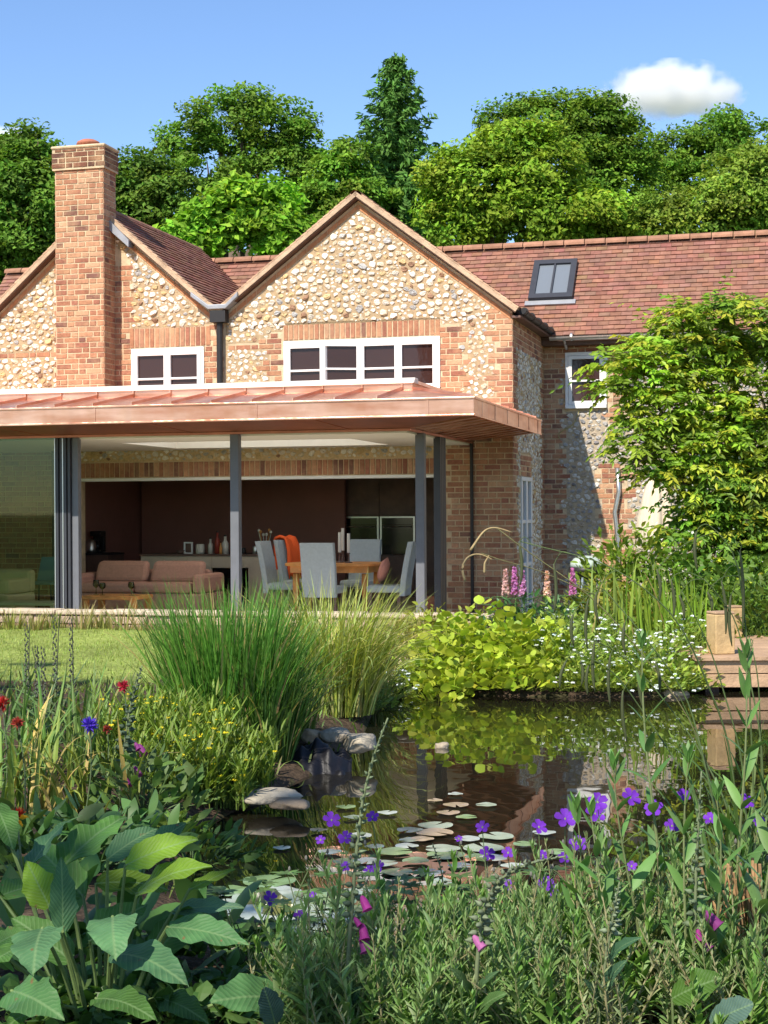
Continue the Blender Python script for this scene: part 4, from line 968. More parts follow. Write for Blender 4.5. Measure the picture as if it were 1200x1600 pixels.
for k in (0, 1):
    a, c = e[3 + k] + .01, e[4 + k] - .01
    t = thing('oven', ('built in oven on the left with a steel frame', 'built in oven on the right with a steel frame')[k], 'oven', tuple(hw((a + c) / 2, kv - .002, FLOOR + zo0)), -THETA, 'built in ovens'); w2 = (c - a) / 2; H = zo1 - zo0
    b = MB(); b.box(-w2, -w2 + .03, -.03, .02, 0, H); b.box(w2 - .03, w2, -.03, .02, 0, H); b.box(-w2 + .03, w2 - .03, -.03, .02, H - .025, H); b.build('frame', M['steel'], t)
    b = MB(); b.box(-w2 + .03, w2 - .03, -.02, .02, 0, H - .14); b.build('door', M['ovenglass'], t)
    b = MB(); b.box(-w2 + .03, w2 - .03, -.02, .02, H - .135, H - .03); b.build('control_panel', M['ovenglass'], t)
    b = MB(); b.tube([(-w2 + .06, -.055, H - .17), (w2 - .06, -.055, H - .17)], .010, 8); b.box(-w2 + .07, -w2 + .085, -.055, -.02, H - .178, H - .162); b.box(w2 - .085, w2 - .07, -.055, -.02, H - .178, H - .162); b.build('handle', M['steel'], t)
u_ = onv(675, 940, 2.6)[0]
t = thing('wooden_crate', 'small reddish wooden box on the floor between the right posts', 'box', tuple(hw(u_, 2.6, FLOOR)), -THETA)
b = MB(); b.box(-.09, .09, -.12, .12, 0, .015); b.box(-.09, -.075, -.12, .12, .015, .3); b.box(.075, .09, -.12, .12, .015, .3); b.box(-.075, .075, -.12, -.105, .015, .3); b.box(-.075, .075, .105, .12, .015, .3); b.build('box_panel', M['terracotta'], t)
# ------------------------------------------------------------------ ground, pond, lawn, terrace kerb
shore_px = [(600, 1080), (650, 1084), (760, 1088), (880, 1090), (1000, 1090), (1082, 1086), (1130, 1064), (1300, 1066), (1480, 1120), (1560, 1240), (1600, 1400), (1500, 1500),
            (1200, 1478), (1040, 1470), (900, 1468), (780, 1478), (680, 1490), (560, 1500), (450, 1506), (375, 1500), (320, 1455), (295, 1390), (292, 1330), (318, 1296), (365, 1268), (425, 1252), (452, 1226), (505, 1205), (548, 1190), (566, 1150), (588, 1112)]
shore = np.array([onz(*p)[:2] for p in shore_px])
def smooth_poly(P, k=4):
    for _ in range(k - 2):
        Q = []
        for i in range(len(P)):
            a, b = P[i], P[(i + 1) % len(P)]; Q += [a * .75 + b * .25, a * .25 + b * .75]
        P = np.array(Q)
    return P
shore = smooth_poly(shore)
def pond_sd(X, Y):
    """signed distance to the shore, negative in the pond (vectorised)"""
    p = np.stack([X, Y], -1).reshape(-1, 2); d = np.full(len(p), 1e9); ins = np.zeros(len(p), bool)
    for i in range(len(shore)):
        a, b = shore[i], shore[(i + 1) % len(shore)]; ab = b - a
        t = np.clip(((p - a) @ ab) / (ab @ ab + 1e-12), 0, 1); q = a + t[:, None] * ab
        d = np.minimum(d, np.hypot(*(p - q).T))
        c = (a[1] > p[:, 1]) != (b[1] > p[:, 1])
        with np.errstate(divide='ignore', invalid='ignore'):
            ins ^= c & (p[:, 0] < (b[0] - a[0]) * (p[:, 1] - a[1]) / (b[1] - a[1]) + a[0])
    return np.where(ins, -d, d).reshape(np.shape(X))
def height(X, Y):
    d = pond_sd(X, Y)
    bank = 0.11 * np.clip(d / .30, 0, 1) ** .7
    basin = -0.45 * np.clip(-d / .7, 0, 1) ** .8
    h = np.where(d > 0, bank + .0, basin)
    h = h + .012 * np.sin(X * 3.1 + 1) * np.sin(Y * 2.7) * (d > .1)
    return h
gx = np.concatenate([np.linspace(-14, -5, 28)[:-1], np.linspace(-5, 6, 132)[:-1], np.linspace(6, 16, 28)]); gy = np.concatenate([np.linspace(-14, 2.2, 26)[:-1], np.linspace(2.2, 17.2, 168)])
GX, GY = np.meshgrid(gx, gy, indexing='ij'); GD = pond_sd(GX, GY)
hgt = height(GX, GY)
UU = (GX - AX) * cT - (GY - AY) * sT; VV = (GX - AX) * sT + (GY - AY) * cT
hgt = np.where(VV > -1.45, np.minimum(hgt, FLOOR - .16), hgt)        # the sunk terrace
G = np.stack([GX, GY, hgt], -1)
# colour: grass on the lawn, soil in the beds
cx, cy = (GX[:-1, :-1] + GX[1:, 1:]) / 2, (GY[:-1, :-1] + GY[1:, 1:]) / 2; cd = (GD[:-1, :-1] + GD[1:, 1:]) / 2
cv_ = (cx - AX) * sT + (cy - AY) * cT
lawn = ((cx < -1.6) & (cy > 11.2) & (cv_ < -1.75)) | (cy < 1.5) | (cx < -6)
colr = np.where(lawn[..., None], np.array((0.22, 0.265, 0.065)), np.array((0.075, 0.052, 0.034)))
colr = np.where((cd < 0)[..., None], np.array((0.05, 0.045, 0.022)), colr)
colr = np.where(((cv_ > -1.95) & (cv_ < -1.45))[..., None], np.array((0.30, 0.19, 0.12)), colr)
gb = MB(); gb.grids(G[None]); gb.t = [colr.reshape(-1, 3)]
tag(gb.build('ground', M['ground'], smooth=True), kind='structure')
far = MB()
yb = 17.2; F = []
xo, yo, xi0, xi1, yi0, yi1 = 1500, 1500, -14, 16, -14, 17.2
zf = -0.30
far.quads([[(-xo, -xo, -.02), (xo, -xo, -.02), (xo, yi0, -.02), (-xo, yi0, -.02)], [(-xo, yi0, -.02), (xi0, yi0, -.02), (xi0, yi1, -.02), (-xo, yi1, -.02)], [(xi1, yi0, -.02), (xo, yi0, -.02), (xo, yi1, -.02), (xi1, yi1, -.02)], [(-xo, yi1, zf), (xo, yi1, zf), (xo, yo, zf), (-xo, yo, zf)]], (0.10, 0.12, 0.04))
tag(far.build('meadow', M['ground']), kind='structure')
c0 = shore.mean(0); wp = c0 + (shore - c0) * (1 + .25 / np.linalg.norm(shore - c0, axis=1))[:, None]
wa = MB(); wa.add(np.hstack([wp, np.zeros((len(wp), 1))]), [list(range(len(wp)))[::-1]]); tag(wa.build('pond_water', M['water']), kind='structure')
# kerb of pale stones along the sunk terrace
kt = thing('stone_kerb', 'low kerb of pale rough stones along the terrace edge', 'kerb', tuple(hw(0, -1.45, 0)), -THETA)
kb = MB(); u = 1.2
while u > -7.0:
    L_ = rng.uniform(.28, .62); kb.box(u - L_ + .012, u, -.02, .26, .215 + rng.uniform(-.006, .006), .265 + rng.uniform(-.006, .006), np.array((.56, .46, .33)) * (1 + rng.uniform(-.12, .12))); u -= L_
kb.build('coping', M['stone'], kt, bevel=.014)
kb = MB()
for z in (FLOOR - .1, .02, .115):
    u = 1.2
    while u > -7.0:
        L_ = rng.uniform(.16, .45); h = .095 if z > 0 else .115; kb.box(u - L_ + .014, u, rng.uniform(.0, .03), .24, z, z + h - .008, np.array((.44, .33, .23)) * (1 + rng.uniform(-.25, .2))); u -= L_
kb.build('stone_course', M['stone'], kt, bevel=.012)
# ------------------------------------------------------------------ foliage helpers
def unit(a): return a / (np.linalg.norm(a, axis=-1, keepdims=True) + 1e-9)
def leaf_quads(mb, p, nrm, size, tint, asp=.55, dirv=None):
    """diamond leaves, folded a little along the midrib: p (N,3), nrm (N,3), size (N,)"""
    N = len(p); r = dirv if dirv is not None else rng.normal(size=(N, 3)); nrm = unit(nrm)
    t = unit(r - (r * nrm).sum(1, keepdims=True) * nrm); s = np.cross(nrm, t)
    L = size[:, None]; W = L * asp
    mb.quads(np.stack([p - t * L * .5, p + s * W * .5 + nrm * W * .12 - t * L * .05, p + t * L * .5 - nrm * L * .08, p - s * W * .5 + nrm * W * .12 - t * L * .05], 1), tint)
def blades(mb, base, az, L, a0, a1, wd, tint, nseg=5, prof='grass', fold=0.0, roll=None, pw=1.0, uv=False, wave=0.0):
    """arching blades/leaves. a0, a1: angle from vertical at foot and tip"""
    base = np.asarray(base, float); N = len(base)
    az, L, a0, a1, wd = (np.broadcast_to(np.asarray(x, float), (N,)) for x in (az, L, a0, a1, wd))
    t = np.linspace(0, 1, nseg + 1); ang = a0[:, None] + (a1 - a0)[:, None] * t ** pw
    ds = L[:, None] / nseg; am = (ang[:, :-1] + ang[:, 1:]) / 2
    r = np.concatenate([np.zeros((N, 1)), np.cumsum(np.sin(am) * ds, 1)], 1); z = np.concatenate([np.zeros((N, 1)), np.cumsum(np.cos(am) * ds, 1)], 1)
    ca, sa = np.cos(az)[:, None], np.sin(az)[:, None]
    C = base[:, None] + np.stack([ca * r, sa * r, z], -1)
    T = np.stack([np.sin(ang) * ca, np.sin(ang) * sa, np.cos(ang)], -1)
    sd = np.stack([-sa, ca, np.zeros_like(sa)], -1) * np.ones_like(T); nn = np.cross(T, sd)
    if roll is not None:
        q = np.broadcast_to(np.asarray(roll, float), (N,))[:, None, None]; sd, nn = sd * np.cos(q) + nn * np.sin(q), nn * np.cos(q) - sd * np.sin(q)
    if prof == 'grass': pr = np.clip(1 - t ** 2.2, .04, 1) * (0.75 + .25 * np.clip(t * 5, 0, 1))
    elif prof == 'iris': pr = np.clip(1 - t ** 4, .03, 1)
    elif prof == 'round': pr = np.sin(math.pi * np.clip(t * .97 + .03, 0, 1)) ** .55
    elif prof == 'strap': pr = np.sin(math.pi * np.clip(t * .9 + .08, 0, 1)) ** .5
    else: pr = np.sin(math.pi * np.clip(t * .955 + .035, 0, 1) ** .8) ** .9
    hwid = wd[:, None] * .5 * pr[None]
    if fold or uv:
        if wave:
            wv = (np.sin(t * 19 + rng.uniform(0, 6, (N, 1))) * wave * wd[:, None])[..., None] * nn
            wv2 = (np.sin(t * 17 + rng.uniform(0, 6, (N, 1))) * wave * wd[:, None])[..., None] * nn
        else: wv = wv2 = 0
        e = -nn * (hwid * fold)[..., None]
        cols = [C - sd * hwid[..., None] + e + wv, C - sd * hwid[..., None] * .5 + e * .35, C, C + sd * hwid[..., None] * .5 + e * .35, C + sd * hwid[..., None] + e + wv2] if uv else [C - sd * hwid[..., None] + e + wv, C, C + sd * hwid[..., None] + e + wv2]
    else: cols = [C - sd * hwid[..., None], C + sd * hwid[..., None]]
    Gd = np.stack(cols, 2)
    U = None
    if uv:
        k = len(cols); uu = np.linspace(0, 1, k)[None] * np.ones((nseg + 1, 1)); vv = t[:, None] * np.ones((1, k))
        uu = .5 + (uu - .5) * np.maximum(pr, .05)[:, None]
        U = np.tile(np.stack([uu, vv], -1).reshape(-1, 2), (N, 1))
    mb.grids(Gd, tint, U)
    return C
def tints(n, base, v=.2, hue=.06):
    return np.clip(np.array(base) * (1 + rng.normal(0, v, (n, 1))) * (1 + rng.normal(0, hue, (n, 3))), .004, .9)

# ------------------------------------------------------------------ trees
def limb(mb, p, q, r0, r1, wob=.15, n=6):
    p, q = np.array(p, float), np.array(q, float); t = np.linspace(0, 1, n)[:, None]
    P = p + (q - p) * t; P[1:-1] += rng.normal(0, wob * np.linalg.norm(q - p) / n, (n - 2, 3))
    mb.tube(P, r0 + (r1 - r0) * t[:, 0], 7); return P
def broad_tree(name, label, px, Y, lobes, base, leaf=.20, dens=1.0, depth=1.0, group=None, cl_r=.55, n_leaf=70, gap=0.0, cat='tree', droop=.0, shell_=.40):
    """lobes: pixel ellipses (px, py, rx, ry) that outline the crown at depth Y"""
    a, d = ray(px, 800); gz = -.3
    c = np.array((a * Y, Y, gz)); t = thing(name, label, cat, tuple(c), 0, group)
    S_ = FPX / Y; tk = MB(); crown = MB()
    tops = []
    for (lx, ly, rx, ry) in lobes:
        w = world(lx, ly, Y); R = np.array((rx / S_, max(rx, ry) / S_ * depth, ry / S_))
        area = R[0] * R[2] * 4 * math.pi * .6 + R[1] * R[0]
        K = max(6, int(area / (cl_r ** 2) * .9 * dens))
        dirs = unit(rng.normal(size=(K * 2, 3))); dirs = dirs[(dirs[:, 1] < .45)][:K]
        rad = rng.uniform(shell_, 1.0, (len(dirs), 1)) ** .7
        cc = w + dirs * R * rad
        if gap: cc = cc[rng.uniform(size=len(cc)) > gap]
        cs = cl_r * rng.uniform(.6, 1.25, len(cc))
        n = int(n_leaf * 1.7)
        for c_, s_, dv in zip(cc, cs, dirs):
            q = unit(rng.normal(size=(n, 3))) * rng.uniform(.25, 1, (n, 1)) ** .6 * s_ * np.array((1.15, 1.15, .62)) + c_
            q[:, 2] -= droop * rng.uniform(0, 1, n) * s_
            nv = unit(dv) * .55 + np.array((0, -.15, .75)) + rng.normal(0, .55, (n, 3))
            b_ = np.array(base) * (1 + rng.normal(0, .16)) * (1 + rng.normal(0, .07, 3))
            leaf_quads(crown, q - c, nv, leaf * .78 * rng.uniform(.6, 1.3, n), tints(n, b_, .16, .05), .6)
        tops.append(w)
    # trunk and limbs
    Ht = max(w[2] for w in tops)
    tr = MB(); top = np.array((0, 0, (np.mean([w[2] for w in tops]) - gz)))
    r0 = .05 + .02 * Ht
    limb(tr, (0, 0, 0), top * .75, r0, r0 * .6, .06)
    for w in tops:
        limb(tr, top * rng.uniform(.35, .7), (w - c), r0 * .45, .03, .12)
        for _ in range(3): limb(tr, (w - c) * .9, (w - c) + rng.uniform(-1, 1, 3) * np.array((.6, .5, .35)), r0 * .2, .012, .12)
    tr.build('trunk', M['bark'], t, smooth=True)
    crown.build('crown', M['treeleaf'], t)
    return t
def spruce(name, label, px, Y, ytop, ybot, rbot, base, cat='tree'):
    a, d = ray(px, 800); gz = -.3; c = np.array((a * Y, Y, gz)); t = thing(name, label, cat, tuple(c))
    S_ = FPX / Y; zt = world(px, ytop, Y)[2] - gz; zb = world(px, ybot, Y)[2] - gz; Rb = rbot / S_
    tr = MB(); tr.tube([(0, 0, 0), (0, 0, zb), (0.03, 0, zt * .9), (0, 0, zt)], [.24, .17, .05, .012], 8); tr.build('trunk', M['bark'], t, smooth=True)
    cr = MB(); z = zb; lv = 0
    while z < zt - .12:
        f = (zt - z) / (zt - zb); R = Rb * (f ** .72) * (1 + .16 * math.sin(lv * 2.3)) + .08; nb = int(6 + 7 * f)
        for k in range(nb):
            az = k * 2 * math.pi / nb + lv * .7 + rng.normal(0, .2); L = R * rng.uniform(.65, 1.15)
            n = max(4, int(L / .11)); s = np.linspace(.12, 1, n)
            px_ = np.stack([np.cos(az) * s * L, np.sin(az) * s * L, z + .12 * f - (.35 * f + .05) * L * np.sin(s * 2.2) * .55 + .25 * L * s ** 3 * .5], -1)
            m = 9; q = np.repeat(px_, m, 0) + rng.normal(0, .06, (n * m, 3)) * np.array((1, 1, .55)); q[:, 2] -= rng.uniform(0, .20, n * m) * (.4 + f)
            dv = np.stack([np.cos(az) + rng.normal(0, .6, n * m), np.sin(az) + rng.normal(0, .6, n * m), -.5 + rng.normal(0, .4, n * m)], -1)
            leaf_quads(cr, q, rng.normal(size=(n * m, 3)) + np.array((0, -.2, .6)), rng.uniform(.12, .30, n * m), tints(n * m, np.array(base) * (1 + rng.normal(0, .12)), .18, .05), .34, dv)
        z += .17 + .12 * f; lv += 1
    nn = 26; leaf_quads(cr, np.stack([rng.normal(0, .03, nn), rng.normal(0, .03, nn), zt - rng.uniform(-.08, .45, nn)], -1), rng.normal(size=(nn, 3)), rng.uniform(.1, .22, nn), tints(nn, base), .3, np.tile((0, 0, 1.0), (nn, 1)) + rng.normal(0, .35, (nn, 3)))
    cr.build('crown', M['needle'], t); return t
G_ = 'trees on the slope behind the house'
broad_tree('yew_tree', 'dense dark conifer rising left of the brick chimney', 20, 36, [(10, 330, 95, 100), (35, 262, 42, 60), (-50, 340, 100, 110), (85, 330, 40, 90), (40, 225, 10, 24), (14, 240, 9, 22), (68, 245, 10, 22)], (.052, .115, .026), .17, 1.15, .8, G_, .42, 90)
broad_tree('small_oak_tree', 'rounded green tree just right of the brick chimney', 205, 38, [(205, 300, 55, 60), (235, 285, 45, 45), (190, 350, 55, 55), (270, 330, 60, 70)], (.048, .10, .024), .17, 1.0, .9, G_, .40, 80)
broad_tree('beech_tree', 'tall loose crowned tree with sky showing through its branches', 370, 44, [(345, 190, 62, 42), (425, 195, 62, 42), (285, 222, 36, 30), (470, 225, 36, 42), (385, 165, 45, 24), (330, 265, 60, 50), (430, 275, 60, 50), (495, 290, 40, 60)], (.055, .12, .026), .18, .85, .8, G_, .42, 72, .06)
broad_tree('cherry_tree', 'bright green tree with drooping leaves behind the roof valley', 375, 33, [(350, 330, 55, 58), (415, 335, 50, 60), (300, 370, 50, 45), (385, 300, 35, 34), (450, 372, 50, 40)], (.085, .19, .028), .24, .95, .9, G_, .38, 55, droop=.6)
broad_tree('hazel_tree', 'mid green bushy tree left of the tall spruce', 530, 39, [(535, 290, 50, 60), (560, 330, 60, 60), (500, 340, 50, 50), (545, 245, 30, 30)], (.062, .135, .026), .17, 1.0, .9, G_, .40, 80)
spruce('spruce_tree', 'tall pointed spruce rising above the right gable', 622, 40, 86, 400, 104, (.042, .105, .032))
broad_tree('lime_tree', 'broad yellow green tree right of the spruce', 780, 35, [(760, 300, 90, 75), (830, 270, 75, 75), (720, 345, 65, 60), (860, 340, 90, 60), (790, 225, 60, 38), (700, 290, 40, 55), (930, 350, 70, 50)], (.085, .155, .024), .17, 1.1, .8, G_, .42, 90)
broad_tree('tall_oak_tree', 'dark green tree crown left of the white cloud', 870, 43, [(840, 195, 75, 48), (920, 200, 70, 48), (790, 195, 40, 42), (970, 235, 60, 50), (880, 260, 100, 70), (960, 300, 80, 70), (945, 170, 40, 22)], (.055, .115, .022), .17, 1.0, .8, G_, .45, 80)
broad_tree('ash_tree', 'loose topped green tree beneath the white cloud', 1110, 45, [(1110, 215, 60, 42), (1170, 220, 60, 42), (1050, 240, 50, 42), (1120, 275, 100, 60), (1030, 300, 70, 60)], (.055, .12, .024), .17, .8, .8, G_, .42, 75, .05)
broad_tree('pale_willow_tree', 'paler grey green tree at the right edge above the roof', 1170, 36, [(1180, 300, 80, 75), (1120, 330, 70, 55), (1230, 280, 60, 70), (1040, 345, 60, 45)], (.080, .14, .032), .16, 1.1, .9, G_, .42, 85)
# a bank of undergrowth under the crowns, behind the house
ub = MB(); n = 70000
q = np.stack([rng.uniform(-16, 17, n), rng.uniform(46, 49, n), rng.uniform(-.3, 12.6, n)], -1); q[:, 2] *= .86 + .10 * np.sin(q[:, 0] * 1.1) + .06 * np.sin(q[:, 0] * 2.7 + 1)
leaf_quads(ub, q, rng.normal(0, .5, (n, 3)) + np.array((0, -.5, .7)), rng.uniform(.16, .36, n), tints(n, (.05, .105, .022), .25), .6)
tag(ub.build('woodland', M['treeleaf']), 'dense green wood filling in behind the separate trees', 'wood', kind='stuff')
# trees behind the viewer, which throw the near bank into shade
def shade_tree(x, y, zc, rx, ry, rz, label, K=42):
    rng = np.random.default_rng(int(abs(x * 10)))
    t = thing('garden_tree', label, 'tree', (x, y, -.05), 0, 'garden trees behind the viewer')
    cr = MB()
    for _ in range(K):
        dv = unit(rng.normal(size=3)); c = np.array((0, 0, zc)) + dv * np.array((rx, ry, rz)) * rng.uniform(.3, 1) ** .5
        n = 42; qq = c + unit(rng.normal(size=(n, 3))) * rng.uniform(.2, 1, (n, 1)) * .75
        leaf_quads(cr, qq, rng.normal(0, .6, (n, 3)) + np.array((0, 0, .6)), rng.uniform(.22, .42, n), tints(n, (.055, .115, .025), .2), .65)
    tr = MB(); limb(tr, (0, 0, 0), (0, 0, zc), .28, .14, .05)
    for _ in range(8): limb(tr, (0, 0, zc * rng.uniform(.4, .8)), np.array((0, 0, zc)) + unit(rng.normal(size=3)) * np.array((rx, ry, rz)) * .8, .09, .02)
    tr.build('trunk', M['bark'], t, smooth=True); cr.build('crown', M['treeleaf'], t); return t
# a small white cloud, far off
def cloud_nodes(m, n, b, tc):
    n.nodes.remove(b); out = n.nodes["Material Output"]
    pv = n.nodes.new("ShaderNodeVolumePrincipled"); pv.inputs["Color"].default_value = (1, 1, 1, 1); pv.inputs["Anisotropy"].default_value = 0.2
    nz = n.nodes.new("ShaderNodeTexNoise"); nz.inputs["Scale"].default_value = .13; nz.inputs["Detail"].default_value = 5; n.links.new(tc.outputs["Object"], nz.inputs["Vector"])
    ln = n.nodes.new("ShaderNodeVectorMath"); ln.operation = 'LENGTH'
    mp = n.nodes.new("ShaderNodeMapping"); mp.inputs["Scale"].default_value = (1 / 23, 1 / 14, 1 / 9.5); n.links.new(tc.outputs["Object"], mp.inputs["Vector"]); n.links.new(mp.outputs[0], ln.inputs[0])
    ad = n.nodes.new("ShaderNodeMath"); ad.operation = 'MULTIPLY_ADD'; n.links.new(nz.outputs["Fac"], ad.inputs[0]); ad.inputs[1].default_value = 1.5; ad.inputs[2].default_value = -.75
    a2 = n.nodes.new("ShaderNodeMath"); a2.operation = 'ADD'; n.links.new(ln.outputs["Value"], a2.inputs[0]); n.links.new(ad.outputs[0], a2.inputs[1])
    mr = n.nodes.new("ShaderNodeMapRange"); mr.inputs[1].default_value = .95; mr.inputs[2].default_value = .55; mr.inputs[3].default_value = 0; mr.inputs[4].default_value = .26
    n.links.new(a2.outputs[0], mr.inputs[0]); n.links.new(mr.outputs[0], pv.inputs["Density"]); n.links.new(pv.outputs[0], out.inputs["Volume"])
cm = mat("cloud", extra=cloud_nodes)
cw = world(1050, 142, 480)
cl = MB(); bm = bmesh.new(); bmesh.ops.create_icosphere(bm, subdivisions=3, radius=1); 
cl.add([v.co * 1.0 for v in bm.verts], [[v.index for v in f.verts] for f in bm.faces]); bm.free()
V = cl.v[0] * np.array((24, 15, 10.5)); cl.v[0] = V
co = cl.build('cloud', cm, loc=tuple(cw)); co.scale = (1.05, 1, .92); tag(co, kind='structure')
co2 = co.copy(); COL.objects.link(co2); co2.location = tuple(world(-6, 222, 620)); co2.scale = (.8, 1, .7)
for (x, y, zc, rx, ry, rz, lb) in ((-9.8, 1.6, 10.3, 2.5, 2.3, 2.6, 'leafy garden tree beside the lawn, left of the viewer'), (-8.5, -5.0, 10.5, 3.6, 3.2, 3.6, 'leafy garden tree farthest to the left behind the viewer'), (-4.2, -4.6, 9.8, 3.4, 3.0, 3.4, 'leafy garden tree straight behind the viewer'), (-1.0, -6.0, 10.2, 3.2, 3.0, 3.6, 'leafy garden tree to the right behind the viewer')):
    shade_tree(x, y, zc, rx, ry, rz, lb, 46 if x < -9 else 14 if x > -5 and x < -4 else 22)
# ------------------------------------------------------------------ plants round the pond
def gz(x, y): return float(height(np.array([x]), np.array([y]))[0])
def gpt(px, Y):                       # ground point under the pixel column px at depth Y
    x = ray(px, 1100)[0] * Y; return np.array((x, Y, gz(x, Y)))
def grass_clump(name, label, px, Y, rx, ry, n, L, base, a1=(1.0, 2.3), wd=.012, dry=.08, cat='ornamental grass', group=None, pale=.0, loc=None):
    p = gpt(px, Y) if loc is None else loc; t = thing(name, label, cat, tuple(p), 0, group); mb = MB()
    an = rng.uniform(0, 2 * math.pi, n); r = np.sqrt(rng.uniform(0, 1, n)); b = np.stack([np.cos(an) * r * rx, np.sin(an) * r * ry, np.full(n, -.02)], -1)
    az = an + rng.normal(0, .6, n); k = rng.uniform(0, 1, n)
    c = tints(n, base, .2, .06); d = rng.uniform(size=n) < dry; c[d] = tints(int(d.sum()), (.30, .24, .11), .2)
    if pale: d = rng.uniform(size=n) < pale; c[d] = tints(int(d.sum()), (.34, .36, .14), .15)
    blades(mb, b, az, L * rng.uniform(.55, 1.1, n), .04 + .35 * r * k, rng.uniform(a1[0], a1[1], n) * (.35 + .65 * k), wd * rng.uniform(.6, 1.3, n), c, 7, 'grass', pw=1.5, roll=rng.normal(0, .5, n))
    mb.build('leaf_blades', M['blade'], t); return t
grass_clump('sedge_clump', 'large clump of dark green arching sedge left of the path', 360, 7.95, .25, .22, 1700, .86, (.090, .205, .035), (.3, 1.35), .013, .07)
grass_clump('sedge_clump', 'smaller dark sedge tuft leaning over the black liner', 418, 7.85, .13, .11, 420, .70, (.065, .13, .03), (.4, 2.0), .012, .10)
grass_clump('fountain_grass', 'pale yellow green fountain grass arching in full sun', 515, 9.6, .28, .24, 1400, .86, (.25, .29, .055), (.9, 2.6), .010, .10, pale=.22)
grass_clump('fountain_grass', 'low pale grass tuft to the right of the big sunlit clump', 560, 10.4, .16, .14, 380, .62, (.21, .24, .06), (.8, 2.5), .009, .12, pale=.2)
grass_clump('fountain_grass', 'brownish feathery grass tuft between the two large grass clumps', 405, 11.0, .2, .15, 300, .66, (.16, .14, .07), (.7, 2.2), .008, .4)

def leafy_mound(name, label, cat, px, Y, rx, ry, h, n, leaf, base, prof='round', asp=1.0, group=None, flowers=None, up=.6, matl='leaf', stems=True, z0=None):
    p = gpt(px, Y); t = thing(name, label, cat, tuple(p), 0, group); mb = MB()
    d = unit(rng.normal(size=(n, 3))); d[:, 2] = np.abs(d[:, 2]); q = d * np.array((rx, ry, h)) * rng.uniform(.4, 1.22, (n, 1)) ** .6; q[:, 2] = np.maximum(q[:, 2], .03)
    az = np.arctan2(d[:, 1], d[:, 0]) + rng.normal(0, .8, n); lf = leaf * rng.uniform(.4, 1.35, n)
    a0 = rng.uniform(.25, 1.5, n) * (1 - .3 * up)
    blades(mb, q, az, lf, a0, a0 + rng.uniform(.2, .9, n), lf * asp, tints(n, base, .2, .06), 5 if leaf > .06 else 3, prof, fold=.18, roll=rng.normal(0, .6, n))
    o = mb.build('foliage', M[matl], t, smooth=leaf > .06)
    if stems:
        sm = MB(); k = min(n, 40)
        for i in range(k): sm.tube([(q[i, 0] * .3, q[i, 1] * .3, -.01), q[i] * .75, q[i]], [.004, .003, .0018], 5, np.array(base) * .9)
        sm.build('stems', M['stem'], t)
    if flowers:
        fn, fc, fs = flowers; fb = MB()
        dd = unit(rng.normal(size=(fn, 3))); dd[:, 2] = np.abs(dd[:, 2]); fq = dd * np.array((rx, ry, h)) * rng.uniform(.85, 1.2, (fn, 1))
        for k5 in range(5):
            a = k5 * 2 * math.pi / 5
            ax_ = np.stack([np.full(fn, math.cos(a)), np.full(fn, math.sin(a)), rng.uniform(.1, .5, fn)], -1)
            leaf_quads(fb, fq + ax_ * fs * .4, np.stack([rng.normal(0, .4, fn), -.5 + rng.normal(0, .3, fn), np.ones(fn)], -1), np.full(fn, fs * .95), tints(fn, fc, .12, .05), .9, ax_)
        tag(fb.build('flowers', M['petal'], t), kind='stuff')
    return t
# far bank, sunlit: yellow-green round leaves reflected in the water
gl_ = 'round leaved marsh plants on the far bank'
for i, (px, Y, rx, h, n, lb) in enumerate(((665, 12.0, .26, .34, 80, 'yellow green round leaved plant at the left end of the far bank'), (712, 12.2, .32, .50, 130, 'tall yellow green round leaved plant left of centre on the far bank'), (765, 12.3, .36, .58, 160, 'tallest yellow green round leaved plant below the brick corner'), (818, 12.1, .34, .50, 150, 'yellow green round leaved plant next to the lupins'), (740, 11.75, .34, .28, 120, 'low yellow green round leaved plant at the water edge, left'), (805, 11.7, .34, .28, 120, 'low yellow green round leaved plant at the water edge, right'), (850, 12.4, .26, .42, 90, 'yellow green round leaved plant beside the white flowers'), (690, 11.7, .22, .22, 70, 'small yellow green plant at the left corner of the far bank'))):
    leafy_mound('marsh_plant', lb, 'marsh plant', px, Y - .55, rx * 1.08, .42, h * .80, int(n * 3.2), .062, (.26, .33, .035), 'round', 1.05, gl_)
gf = 'white flowered water forget-me-nots on the far bank'
for i, (px, Y, rx, h, fn, lb) in enumerate(((880, 11.9, .30, .30, 60, 'low white flowered plant left of the upright iris leaves'), (930, 12.1, .30, .42, 80, 'white flowered plant behind the hanging sedge spikes'), (975, 11.8, .30, .30, 70, 'white flowered plant in front of the iris leaves'), (1030, 11.9, .30, .32, 70, 'white flowered plant right of the iris leaves'), (1070, 12.2, .26, .40, 60, 'white flowered plant beside the timber deck'), (920, 11.6, .34, .18, 40, 'low white flowered mat at the water edge'), (1010, 11.55, .36, .18, 40, 'low white flowered mat near the deck edge'), (875, 12.6, .24, .50, 40, 'taller white flowered plant behind the round leaves'))):
    leafy_mound('forget_me_not', lb, 'flowering plant', px, Y - .45, rx, .42, h, 620, .055, (.175, .25, .045), 'lance', .38, gf, (fn, (.72, .76, .80), .022))
for px, Y, rx, h, lb in ((622, 11.2, .20, .24, 'silver white flowered plant at the end of the sunny path'), (490, 9.9, .22, .24, 'white flowered plant between the sedge and the fountain grass'), (560, 10.3, .16, .16, 'low dark leaved plant under the fountain grass')):
    leafy_mound('forget_me_not', lb, 'flowering plant', px, Y, rx, .2, h, 260, .05, (.11, .16, .06), 'lance', .35, gf, (110 if px != 560 else 12, (.66, .72, .80), .022))
